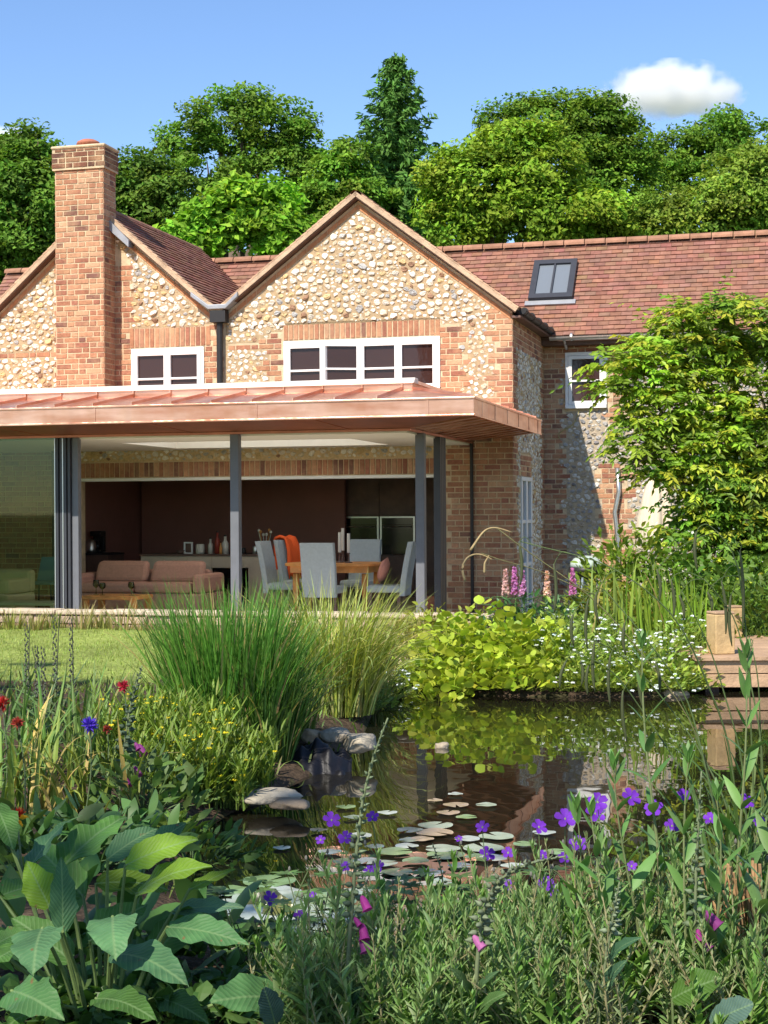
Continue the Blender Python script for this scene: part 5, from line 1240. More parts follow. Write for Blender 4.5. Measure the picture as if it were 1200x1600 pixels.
def iris(name, label, px, Y, n, L, base, rx=.14, wd=.026, cat='iris', lean=.35, group='upright iris leaf fans', bend=.35, dry=.05):
    p = gpt(px, Y); t = thing(name, label, cat, tuple(p), 0, group); mb = MB()
    b = np.stack([rng.uniform(-rx, rx, n), rng.uniform(-rx * .7, rx * .7, n), np.full(n, -.02)], -1)
    c = tints(n, base, .18, .05); d = rng.uniform(size=n) < dry; c[d] = tints(int(d.sum()), (.34, .27, .10), .2)
    blades(mb, b, rng.uniform(0, 6.28, n), L * rng.uniform(.55, 1.1, n), rng.uniform(0, lean * .5, n), rng.uniform(.1, 1, n) ** 1.6 * bend * 2, wd * rng.uniform(.7, 1.2, n), c, 7, 'iris', fold=.25, pw=2.0)
    mb.build('leaf_blades', M['blade'], t); return t
iris('iris_plant', 'bright green iris leaves standing upright by the deck', 1065, 12.3, 34, .78, (.17, .27, .03), .20, .030)
iris('iris_plant', 'bright green iris leaves in the middle of the far bank', 1015, 12.5, 34, .82, (.18, .27, .035), .22, .030)
iris('iris_plant', 'tall pale iris leaves left of the other far bank irises', 955, 12.7, 26, .80, (.17, .25, .05), .18, .028)
iris('iris_plant', 'short iris leaves at the foot of the deck posts', 1090, 11.9, 20, .55, (.15, .24, .03), .10, .026)
# left bed
gi = 'strap leaved plants in the left bed'
for px, Y, n, L, lb, col, dry, bend in ((20, 7.2, 46, .58, 'strap leaved clump at the left picture edge', (.085, .15, .04), .05, .75), (75, 7.0, 50, .62, 'pale green strap leaved clump below the flower spikes', (.12, .19, .05), .08, .7), (120, 7.6, 46, .60, 'strap leaved clump behind the blue cornflower', (.11, .18, .055), .06, .65), (60, 6.2, 44, .55, 'yellowing strap leaved clump above the dock leaves', (.15, .19, .04), .25, .95), (140, 6.3, 40, .50, 'strap leaved clump with dry brown leaves beside the foxglove', (.16, .20, .04), .35, 1.0), (5, 6.2, 34, .5, 'low strap leaved clump near the orange flower', (.10, .16, .05), .1, .9), (110, 8.4, 34, .55, 'grey green strap leaves at the lawn edge', (.10, .15, .07), .05, .6), (40, 8.3, 34, .6, 'dark strap leaves under the budded spikes', (.07, .13, .05), .05, .5), (200, 7.4, 30, .42, 'strap leaved clump with brown tips left of the yellow flowers', (.14, .18, .04), .3, .9)):
    iris('daylily_plant', lb, px, Y, int(n * .75), L * .82, np.array(col) * 1.15, .19, .020, 'daylily', .75, gi, bend * 1.5, dry)
gy = 'yellow flowered spearwort beside the pond'
for px, Y, rx, h, n, fn, lb in ((240, 7.35, .22, .34, 170, 60, 'small yellow flowers on upright stems at the left of their patch'), (300, 7.2, .22, .30, 190, 60, 'small yellow flowers on upright stems in the middle of their patch'), (370, 7.15, .15, .22, 160, 50, 'small yellow flowers on upright stems next to the flat rock'), (275, 6.85, .20, .26, 170, 60, 'small yellow flowers at the front left of their patch'), (335, 6.85, .15, .20, 140, 40, 'small yellow flowers at the water edge'), (235, 7.2, .18, .30, 120, 30, 'small yellow flowers beside the foxglove stem')):
    p = gpt(px, Y); t = thing('spearwort', lb, 'flowering plant', tuple(p), 0, gy); mb = MB(); sb_ = MB(); fb = MB()
    b = np.stack([rng.uniform(-rx, rx, n), rng.uniform(-rx, rx, n), np.full(n, -.02)], -1); L = h * rng.uniform(.6, 1.15, n); az = rng.uniform(0, 6.28, n)
    C = blades(sb_, b, az, L, .05, rng.uniform(.1, .7, n), .006, tints(n, (.12, .18, .03), .2), 5, 'iris'); sb_.build('stems', M['stem'], t)
    for k in range(1, 6):
        for _ in range(2): blades(mb, C[:, k], rng.uniform(0, 6.28, n), rng.uniform(.05, .11, n), rng.uniform(.2, .7, n), rng.uniform(.5, 1.4, n), .011, tints(n, (.125, .19, .03), .2), 3, 'lance', fold=.2)
    mb.build('foliage', M['leaf'], t)
    sel = rng.choice(n, fn); fq = C[sel, 5]
    for k5 in range(5):
        a = k5 * 1.2566; ax_ = np.tile((math.cos(a), math.sin(a), .25), (fn, 1)); leaf_quads(fb, fq + ax_ * .007, np.tile((0, -.3, 1.0), (fn, 1)) + rng.normal(0, .3, (fn, 3)), np.full(fn, .016), tints(fn, (.75, .62, .03), .1, .03), .9, ax_)
    tag(fb.build('flowers', M['petal'], t), kind='stuff')

# ------------------------------------------------------------------ broad dock leaves in the near left corner
def leaf3(mb, p0, p1, w, nrm, arch=.12, ruf=.05, tint=(.06, .13, .03), fold=.18, n=16, k=9, prof='dock'):
    p0, p1 = np.array(p0, float), np.array(p1, float); L = np.linalg.norm(p1 - p0); d = (p1 - p0) / L
    nrm = np.array(nrm, float); nrm -= d * (nrm @ d); nrm /= np.linalg.norm(nrm); s = np.cross(d, nrm)
    t = np.linspace(0, 1, n + 1); x = np.linspace(-1, 1, k)
    pr = np.sin(math.pi * np.clip(t * .965 + .03, 0, 1) ** .72) ** .85
    if prof == 'round': pr = np.sin(math.pi * np.clip(t * .96 + .03, 0, 1)) ** .55
    ph = rng.uniform(0, 6, 4); wn = 1 + .07 * np.sin(t * 21 + ph[0]) + .05 * np.sin(t * 37 + ph[1])
    G = np.zeros((n + 1, k, 3)); bend = arch * L * np.sin(t * math.pi * .75)
    for j in range(k):
        a = abs(x[j]); half = w * .5 * pr * (wn if a > .9 else 1)
        wave = ruf * w * a ** 2 * np.sin(t * 17 + ph[2] + (1.7 if x[j] > 0 else 0)) + .018 * w * np.cos((t - a * .12) * 13 * 6.283) * (a < .95) * (a > .05)
        G[:, j] = p0 + d * (t * L)[:, None] + s * (x[j] * half)[:, None] + nrm * (bend + fold * half * a ** 1.3 + wave)[:, None]
    U = np.stack(np.broadcast_arrays(.5 + .5 * x[None] * np.maximum(pr, .08)[:, None], t[:, None]), -1).reshape(-1, 2)
    mb.grids(G[None], tint, U)
def lighten(c, f): return tuple(np.array(c) * f)
DG = (.075, .175, .035); DB = (.065, .155, .065); DY = (.15, .26, .02)
dock_leaves = [  # base px, tip px, depth of base and tip, width px, colour, facing normal, arch
    ((100, 1352), (200, 1286), 3.75, 3.95, 82, DG, (-.4, -.7, .8), .1), ((46, 1358), (114, 1288), 3.7, 3.85, 50, DB, (-.6, -.6, .6), .1), ((168, 1342), (248, 1298), 3.65, 3.7, 48, DB, (-.3, -.8, .7), .1),
    ((196, 1352), (312, 1316), 3.6, 3.6, 56, DY, (.0, -.7, .8), .1), ((214, 1396), (340, 1366), 3.6, 3.5, 62, lighten(DY, .8), (.1, -.6, .9), .14), ((78, 1418), (42, 1346), 3.5, 3.55, 52, DY, (.2, -1, .2), .05),
    ((98, 1456), (94, 1340), 3.45, 3.5, 44, DB, (.5, -1, .1), .06), ((66, 1450), (56, 1536), 3.4, 3.25, 80, (.08, .18, .075), (-.1, -.8, .8), .16), ((176, 1432), (184, 1514), 3.4, 3.25, 78, (.09, .20, .08), (.0, -.8, .8), .18),
    ((180, 1490), (300, 1562), 3.45, 3.25, 74, DB, (.2, -.7, .8), .16), ((262, 1448), (392, 1486), 3.6, 3.5, 56, (.07, .17, .06), (.2, -.8, .8), .12), ((270, 1424), (384, 1424), 3.75, 3.7, 34, (.085, .17, .10), (.1, -.7, .9), .1),
    ((18, 1548), (108, 1604), 3.3, 3.15, 76, (.075, .18, .055), (-.2, -.7, .9), .15), ((440, 1558), (322, 1574), 3.5, 3.4, 80, (.075, .18, .06), (.0, -.7, .9), .1), ((-6, 1258), (20, 1334), 3.7, 3.6, 48, DG, (.4, -.8, .4), .1),
    ((296, 1390), (368, 1360), 3.7, 3.75, 24, lighten(DY, .8), (.0, -.5, .9), .05), ((-10, 1478), (44, 1456), 3.5, 3.5, 36, DG, (.0, -.6, .8), .1), ((30, 1480), (-20, 1520), 3.4, 3.3, 60, DG, (-.3, -.7, .8), .1),
    ((130, 1400), (60, 1330), 3.9, 4.1, 60, lighten(DG, .9), (-.2, -.7, .8), .1), ((150, 1380), (262, 1400), 3.75, 3.8, 56, lighten(DY, .55), (.1, -.5, .9), .14), ((140, 1470), (230, 1420), 3.6, 3.7, 60, lighten(DG, .9), (.1, -.6, .8), .12),
    ((110, 1500), (20, 1440), 3.6, 3.7, 62, lighten(DG, .9), (-.1, -.6, .8), .1), ((230, 1500), (330, 1420), 3.8, 3.95, 60, lighten(DG, .9), (.1, -.6, .8), .1), ((150, 1560), (250, 1610), 3.4, 3.2, 60, lighten(DG, .8), (.2, -.7, .8), .12),
    ((250, 1560), (330, 1610), 3.55, 3.4, 50, lighten(DG, .8), (.1, -.7, .8), .12), ((0, 1400), (60, 1390), 3.8, 3.9, 50, lighten(DG, .9), (0, -.6, .8), .1), ((90, 1570), (10, 1620), 3.4, 3.2, 60, DG, (-.2, -.7, .8), .12), ((230, 1330), (290, 1290), 4.0, 4.1, 34, DB, (.1, -.7, .7), .1)]
p0 = gpt(150, 3.6); dk_ = thing('dock_plant', 'broad leaved dock plant with large wavy leaves in the near left corner', 'dock plant', tuple(p0))
for (b, tp, y0, y1, wp_, col, nr, ar) in dock_leaves:
    mb = MB(); A = world(*b, y0) - p0; B = world(*tp, y1) - p0
    leaf3(mb, A, B, wp_ / FPX * (y0 + y1) / 2, nr, ar, .06, np.array(col) * (1 + rng.uniform(-.1, .1)))
    o = mb.build('leaf', M['bigleaf'], dk_, smooth=True)
    sm = MB(); f = np.array((A[0] * .35, A[1] * .4 + .05, -.02)); mid = (f + A) / 2 + np.array((0, 0, .04)); d = (B - A) * .06
    sm.tube([f, f * .6 + mid * .4 + (0, 0, .02), mid, A * .7 + mid * .3, A, A + d], [.0065, .006, .005, .0042, .0036, .002], 6, (.13, .19, .06)); sm.build('stalk', M['stem'], o)
leafy_mound('dock_plant', 'shaded low dock leaves in the gap under the large ones', 'dock plant', 150, 3.95, .36, .3, .24, 60, .13, (.05, .12, .03), 'lance', .5, None, None, .4, 'leaf', False)

for i_, (px_, Y_, rx_) in enumerate(((40, 3.55, .20), (130, 3.7, .22), (240, 3.6, .22), (330, 3.75, .22), (390, 3.6, .18), (290, 4.2, .25), (80, 4.1, .25))):
    leafy_mound('ground_ivy', 'low dark creeping plant on the soil under the dock leaves', 'creeping plant', px_, Y_, rx_, .16, .09, 150, .05, (.055, .12, .03), 'round', .9, 'creeping plants under the dock leaves', None, .2, 'leaf', False)
# ------------------------------------------------------------------ foxgloves
def curve(pts, n=28):
    P = np.array(pts, float); d = np.concatenate([[0], np.cumsum(np.linalg.norm(np.diff(P, axis=0), axis=1))]); t = np.linspace(0, d[-1], n)
    Q = np.stack([np.interp(t, d, P[:, i]) for i in range(3)], 1)
    for _ in range(4): Q[1:-1] = (Q[:-2] + 2 * Q[1:-1] + Q[2:]) / 4
    return Q
def bell(t, p, d, L, col, name='bell_flower'):
    d = unit(np.array(d, float)); a = unit(np.cross(d, (0.3, .2, 1.0))); b = np.cross(d, a); mb = MB(); ns = 10; an = np.linspace(0, 2 * math.pi, ns + 1)
    R = np.array([.10, .20, .27, .29, .30, .40]) * L; T = np.array([0, .18, .42, .7, .9, 1.0]) * L
    G = np.array([[p + d * tt + (a * math.cos(x) + b * math.sin(x)) * r * (1 + (.16 * math.sin(x * 2.5) if i == 5 else 0)) for x in an] for i, (r, tt) in enumerate(zip(R, T))])
    mb.grids(G[None], col)
    return mb.build(name, M['petal'], t, smooth=True)
def foxglove(label, path, Y, pods, bells, leaves, r=.0055, podcol=(.12, .16, .085), psize=.022):
    pts = [world(x, y, Y + dy) for x, y, dy in path]; base = pts[0].copy(); t = thing('foxglove', label, 'foxglove', tuple(base), 0, 'foxglove spikes')
    Q = curve([p - base for p in pts], 40); m = MB(); m.tube(Q, np.linspace(r, r * .3, 40), 7, (.15, .18, .09)); m.build('stem', M['stem'], t, smooth=True)
    i0, i1 = int(pods[0] * 39), int(pods[1] * 39); pm = MB(); N = int(pods[2]); T = unit(np.gradient(Q, axis=0))
    for k in range(N):
        f = k / (N - 1); i = i0 + (i1 - i0) * f; p = Q[int(i)] + (Q[min(39, int(i) + 1)] - Q[int(i)]) * (i % 1); az = k * 2.4 + rng.normal(0, .3)
        s = psize * (1.05 - .75 * f); dv = unit(np.array((math.cos(az) * .9 + .25, math.sin(az) * .7 - .35, -.15 + .5 * f)) + T[int(i)] * (.1 + .5 * f))
        a = unit(np.cross(dv, (0, 0, 1.0))); b = np.cross(a, dv); c0 = p + dv * s * .35
        G = np.array([[c0 + dv * s * tt + (a * math.cos(x) + b * math.sin(x)) * s * rr for x in np.linspace(0, 2 * math.pi, 8)] for tt, rr in ((0, .05), (.15, .30), (.45, .34), (.8, .16), (1.1, .02))])
        pm.grids(G[None], np.array(podcol) * (1 + rng.uniform(-.25, .25))); pm.tube([p, c0 + dv * s * .1], s * .07, 5, (.14, .17, .08))
        blades(pm, [p], az + .3, s * 1.3, 1.1, 1.9, s * .4, np.array(podcol) * .9, 3, 'lance', fold=.2)
    pm.build('seed_pods', M['stem'], t, smooth=True)
    for (x, y, sz, col) in bells:
        p = world(x, y, Y - .02) - base; j = int(np.argmin(np.linalg.norm(Q - p, axis=1))); dv = np.array(((x % 7 - 1.5) * .12 + .25, -.45, -.85))
        q = p - unit(dv) * sz * .5; bell(t, q, dv, sz, col)
    for (x, y, x2, y2, wpx, col) in leaves:
        lm = MB(); A = world(x, y, Y) - base; B = world(x2, y2, Y - .08) - base; leaf3(lm, A, B, wpx / FPX * Y, (0, -.7, .8), .14, .03, col, .22); lm.build('leaf', M['bigleaf'], t, smooth=True)
MG = (.34, .04, .24); MP = (.25, .05, .21); PK = (.50, .16, .38)
foxglove('tall foxglove in seed rising across the middle of the pond', [(536, 1640, 0), (546, 1470, 0), (556, 1340, .02), (566, 1250, .03), (584, 1180, .03), (606, 1122, 0)], 3.45, (.36, .995, 60), [(570, 1411, .034, MG), (568, 1456, .036, MG), (569, 1474, .040, MP), (558, 1440, .022, MG)],
         [(540, 1560, 600, 1512, 26, (.09, .15, .04)), (536, 1590, 500, 1520, 22, (.10, .15, .05)), (545, 1600, 575, 1540, 40, (.04, .10, .05)), (540, 1600, 590, 1590, 26, (.10, .17, .05))], .0068)
foxglove('foxglove in seed with its top bent over to the right', [(738, 1640, 0), (746, 1500, 0), (752, 1430, 0), (776, 1376, -.03), (826, 1348, -.08), (884, 1338, -.12)], 3.4, (.42, .995, 56), [(747, 1472, .034, PK)],
         [(740, 1570, 690, 1512, 26, (.09, .15, .05)), (740, 1590, 800, 1556, 36, (.07, .14, .04)), (742, 1560, 790, 1520, 20, (.06, .12, .05))], .0066, (.14, .17, .10))
foxglove('foxglove with two magenta bells near the right edge', [(1082, 1640, 0), (1084, 1500, 0), (1088, 1350, 0), (1096, 1205, 0)], 3.5, (.45, .99, 40), [(1112, 1436, .045, MP), (1098, 1474, .040, MP), (1092, 1462, .028, MG)],
         [(1084, 1580, 1040, 1530, 24, (.07, .13, .05)), (1084, 1560, 1130, 1540, 24, (.06, .12, .05))], .0062)
foxglove('dark foxglove with purple bells left of the yellow flowers', [(183, 1300, 0), (190, 1190, 0), (204, 1100, 0), (222, 1040, 0)], 6.3, (.50, .99, 34), [(221, 1171, .05, MP), (214, 1205, .045, MP), (199, 1222, .04, MG), (214, 1166, .035, MP)], [], .0075, (.06, .09, .05), .034)
foxglove('young foxglove spike without flowers in the near bank plants', [(930, 1640, 0), (946, 1500, 0), (962, 1410, 0), (968, 1378, 0)], 3.4, (.7, .99, 20), [], [(938, 1590, 900, 1530, 26, (.05, .11, .06)), (940, 1560, 990, 1500, 30, (.05, .11, .06)), (950, 1500, 1010, 1470, 26, (.05, .12, .06))], .006, (.16, .20, .12), .018)
foxglove('thin foxglove spike behind the middle cranesbills', [(700, 1560, 0), (696, 1420, 0), (690, 1360, 0), (676, 1318, 0)], 4.3, (.5, .99, 26), [(701, 1405, .026, PK)], [], .0045, (.10, .13, .07), .018)

# ------------------------------------------------------------------ cranesbills: purple flowers on thin stems
fl_px = [(518, 1282, 28), (501, 1313, 16), (540, 1310, 24), (582, 1277, 20), (754, 1293, 22), (717, 1311, 12), (761, 1335, 26), (794, 1333, 20), (422, 1405, 26), (470, 1434, 24), (591, 1355, 22), (540, 1355, 18), (576, 1361, 18), (787, 1383, 26),
         (883, 1280, 34), (842, 1293, 26), (934, 1254, 32), (930, 1272, 32), (985, 1247, 32), (1022, 1264, 30), (1050, 1291, 24), (1068, 1243, 22), (1165, 1253, 26), (1110, 1280, 22), (1195, 1302, 26), (903, 1319, 28), (848, 1337, 18), (881, 1341, 20), (853, 1383, 28), (868, 1392, 22), (987, 1354, 18), (1185, 1284, 22), (488, 1240 + 160, 14), (862, 1250, 0)]
fl_px = [f for f in fl_px if f[2]]
bins = [(400, 480), (480, 560), (560, 650), (700, 772), (772, 830), (830, 870), (870, 920), (920, 1000), (1000, 1090), (1090, 1250)]
clb = ['purple cranesbill flowering in front of the near lily pads', 'purple cranesbill left of the tall foxglove', 'purple cranesbill just right of the tall foxglove', 'purple cranesbill over the floating pads in mid pond', 'purple cranesbill beside the bent foxglove tip', 'purple cranesbill in front of the orange roof reflection', 'purple cranesbill below the white window reflection', 'purple cranesbill with the largest double flowers', 'purple cranesbill among the tall willowherb leaves', 'purple cranesbill at the right edge of the pond bank']
def flower5(p, s, col, face):
    mb = MB(); f = unit(np.array(face, float)); a = unit(np.cross(f, (0.2, .1, 1.0))); b = np.cross(f, a)
    for k in range(5):
        x = k * 2 * math.pi / 5 + rng.normal(0, .06); d = a * math.cos(x) + b * math.sin(x); sd = np.cross(f, d); G = []
        for tt, hw_, lf in ((.03, .05, 0), (.3, .22, .05), (.65, .38, .10), (.92, .30, .10), (1.0, .10, .07)):
            G.append([p + d * s * tt - sd * s * hw_ + f * s * (lf * 2.2 + .06), p + d * s * tt + f * s * lf * 1.6, p + d * s * tt + sd * s * hw_ + f * s * (lf * 2.2 + .06)])
        mb.grids(np.array(G)[None], np.array(col) * (1 + rng.uniform(-.15, .15)))
    return mb
for (b0, b1), lb in zip(bins, clb):
    fs = [f for f in fl_px if b0 <= f[0] < b1]
    if not fs: continue
    Yp = 4.05 + rng.uniform(-.15, .2); cx_ = np.mean([f[0] for f in fs]); p0 = gpt(cx_, Yp); t = thing('cranesbill', lb, 'cranesbill', tuple(p0), 0, 'purple cranesbills on the near bank')
    st_ = MB(); lv = MB()
    for (x, y, wpx) in fs:
        Yf = Yp + rng.uniform(-.12, .12); p = world(x, y, Yf) - p0; f0 = np.array((p[0] * .45 + rng.normal(0, .05), rng.normal(0, .05), 0))
        Q = curve([f0, f0 * .6 + p * .4 + np.array((rng.normal(0, .02), 0, .05)), p * .8 + f0 * .2 + np.array((0, 0, .0)), p - np.array((0, 0, .012))], 14); st_.tube(Q, np.linspace(.0024, .0012, 14), 5, (.13, .17, .07))
        s = wpx / FPX * Yf * .52; fo = flower5(p, s, (.17, .035, .46), (rng.normal(0, .35), -.75, .75)).build('flower', M['petal'], t, smooth=True)
        cm_ = MB(); cm_.lathe([(.001, -.010), (.0035, -.004), (.003, .001), (.001, .004)], p, 7, (.2, .25, .1)); cm_.build('calyx', M['stem'], fo)
        for j in (5, 8, 10):      # buds and small leaves up the stem
            q = Q[j]; dv = np.array((rng.normal(0, .03), rng.normal(0, .03), .035)); st_.tube([q, q + dv * .6 + (0, 0, .005), q + dv], .0011, 4, (.13, .17, .07))
            st_.lathe([(.001, 0), (.004, .005), (.0035, .010), (.001, .015)], q + dv, 6, (.15, .14, .12))
            blades(lv, np.repeat([q], 5, 0), rng.uniform(0, 6.28) + np.arange(5) * .45, .035 * rng.uniform(.7, 1.1, 5), 1.1, 1.7, .010, tints(5, (.09, .15, .05), .15), 3, 'lance', fold=.2)
    for _ in range(16):
        q = np.array((rng.uniform(-.22, .22), rng.uniform(-.12, .12), rng.uniform(.06, .26))); st_.tube([(q[0] * .5, q[1] * .5, 0), q], .0014, 4, (.13, .17, .07))
        blades(lv, np.repeat([q], 7, 0), rng.uniform(0, 6.28) + np.arange(7) * .75, .045 * rng.uniform(.7, 1.2, 7), 1.2, 1.8, .018, tints(7, (.08, .145, .045), .15), 4, 'lance', fold=.2)
    st_.build('stems', M['stem'], t); lv.build('leaves', M['leaf'], t)

# ------------------------------------------------------------------ the mass of narrow leaved stems on the near bank
def stem_plant(name, label, cat, h, nl, leaf, asp, base, col, lean=.15, group=None, branch=0, nodes='spiral', tip=True):
    t = thing(name, label, cat, (0, 0, 0), 0, group); sb_ = MB(); lb_ = MB()
    for bI in range(1 + branch):
        az = rng.uniform(0, 6.28); L = h * (1 if bI == 0 else rng.uniform(.6, .9)); a = rng.uniform(.3, 1) * lean * (1 if bI == 0 else 2.2)
        z = np.linspace(0, 1, 12); Q = np.stack([np.cos(az) * np.sin(a) * L * z ** 1.4 + .01 * np.sin(z * 6 + bI), np.sin(az) * np.sin(a) * L * z ** 1.4, L * z * np.cos(a)], -1)
        Q[:, :2] += rng.normal(0, .02, 2) * bI
        sb_.tube(Q, np.linspace(.0035, .0012, 12) * (h / .4) ** .5, 6, np.array(col) * np.array((1.5, 1.2, 1.2)))
        f = np.linspace(.08, 1, nl); P = np.stack([np.interp(f, z, Q[:, i]) for i in range(3)], 1)
        laz = np.arange(nl) * (2.4 if nodes == 'spiral' else math.pi / 2) + rng.normal(0, .25, nl)
        if nodes == 'pairs': P = np.repeat(P[::2], 2, 0)[:nl]; laz = np.repeat(np.arange((nl + 1) // 2) * 1.57, 2)[:nl] + np.tile([0, math.pi], (nl + 1) // 2)[:nl] + rng.normal(0, .2, nl)
        f = f[:len(P)]; lf = leaf * (1.1 - .65 * f) * rng.uniform(.75, 1.15, len(P))
        a0 = .5 + .25 * (1 - f) + rng.normal(0, .12, len(P)) - .3 * (f > .85)
        blades(lb_, P, laz, lf, a0, a0 + rng.uniform(.3, 1.0, len(P)) * (1.15 - .6 * f), lf * asp, tints(len(P), base, .16, .05), 6, 'lance', fold=.22, roll=rng.normal(0, .25, len(P)))
        if tip: blades(lb_, np.repeat(Q[-1:], 5, 0), np.arange(5) * 1.26, leaf * .35, .15, .6, leaf * .35 * asp * 1.2, tints(5, np.array(base) * 1.15, .1), 4, 'lance', fold=.2)
    sb_.build('stem', M['stem'], t); lb_.build('leaves', M['leaf'], t, smooth=True)
    return t
gm1 = 'narrow leaved stems massed on the near bank'
lab1 = 'narrow leaved grey green stem among many alike on the near bank'
protos = [stem_plant('wallflower_stem', lab1, 'leafy stem', rng.uniform(.32, .42), int(rng.uniform(34, 48)), .085, .17, (.13, .215, .075), (.12, .17, .07), .22, gm1, 2) for _ in range(5)]
lab2 = 'pale thin branched stem among the plants on the near bank'
protos2 = [stem_plant('wallflower_stem', lab2, 'leafy stem', rng.uniform(.28, .38), 40, .045, .20, (.18, .22, .11), (.18, .20, .10), .35, 'pale thin stems on the near bank', 4) for _ in range(3)]
lab3 = 'bright green lance leaved stem low on the near bank'
protos3 = [stem_plant('campion_stem', lab3, 'leafy stem', rng.uniform(.22, .34), 26, .10, .26, (.105, .21, .045), (.10, .17, .05), .25, 'lance leaved stems on the near bank', 1, 'pairs') for _ in range(3)]
used = set()
def scatter(pl, x0, x1, y0, y1, n, smin=.8, smax=1.15):
    for i in range(n):
        k = i % len(pl); px = rng.uniform(x0, x1); Y = rng.uniform(y0, y1); p = gpt(px, Y); o = pl[k]
        if o.name in used: o = dup(o, tuple(p), rng.uniform(0, 6.28), rng.uniform(smin, smax))
        else: used.add(o.name); o.location = tuple(p); o.rotation_euler = (0, 0, rng.uniform(0, 6.28))
scatter(protos, 450, 580, 3.35, 3.75, 18, .55, .75); scatter(protos, 570, 860, 3.35, 3.95, 48, .62, .92); scatter(protos, 840, 1230, 3.4, 4.2, 36, .75, 1.05)
scatter(protos2, 440, 620, 3.35, 3.8, 14, .6, .85); scatter(protos2, 820, 1230, 3.35, 4.2, 34)
scatter(protos3, 560, 1230, 3.3, 4.3, 52, .65, .95); scatter(protos3, 430, 560, 3.4, 4.0, 10, .5, .8)
# taller willowherb on the right
gw = 'tall willowherb stems at the right of the pond'
for px, Y, h, lb, n in ((1030, 3.9, .86, 'tall willowherb with broad dark leaves in front of the irises', 22), (1000, 3.7, .60, 'willowherb just left of the tallest one', 18), (1062, 3.6, .62, 'willowherb right of the tallest one', 18), (1150, 3.8, .84, 'tall willowherb under the timber deck', 24), (1185, 3.6, .78, 'willowherb at the right edge below the deck', 22), (1120, 3.5, .56, 'shorter willowherb beside the magenta foxglove', 18), (905, 3.8, .48, 'short willowherb below the largest cranesbill flowers', 16), (960, 3.6, .50, 'willowherb in front of the window reflection', 16)):
    t = stem_plant('willowherb', lb, 'willowherb', h, n, .155, .24, (.085, .175, .05), (.10, .15, .06), .12, gw, 0, 'pairs'); t.location = tuple(gpt(px, Y)); t.rotation_euler = (0, 0, rng.uniform(0, 6.28))
# silvery rosettes and a round leaf at the very front
for px, py, x2, y2, Y, wpx, col, lb in ((1050, 1560, 1130, 1530, 3.4, 52, (.06, .13, .02), 'single round green leaf near the magenta foxglove'), (1110, 1600, 1180, 1570, 3.3, 46, (.08, .14, .11), 'pale bluish broad leaf at the bottom right'), (430, 1600, 410, 1540, 3.3, 40, (.06, .11, .10), 'bluish broad leaf at the bottom next to the dock')):
    p0 = gpt(px, Y); t = thing('plantain', lb, 'broad leaf', tuple(p0)); lm = MB(); A = world(px, py, Y) - p0; B = world(x2, y2, Y - .05) - p0
    leaf3(lm, A, B, wpx / FPX * Y, (0, -.8, .7), .1, .02, col, .15, prof='round'); o = lm.build('leaf', M['bigleaf'], t, smooth=True); sm = MB(); sm.tube([(0, 0, -.02), A * .5 + (0, 0, .01), A], .003, 5, (.12, .16, .06)); sm.build('stalk', M['stem'], t)
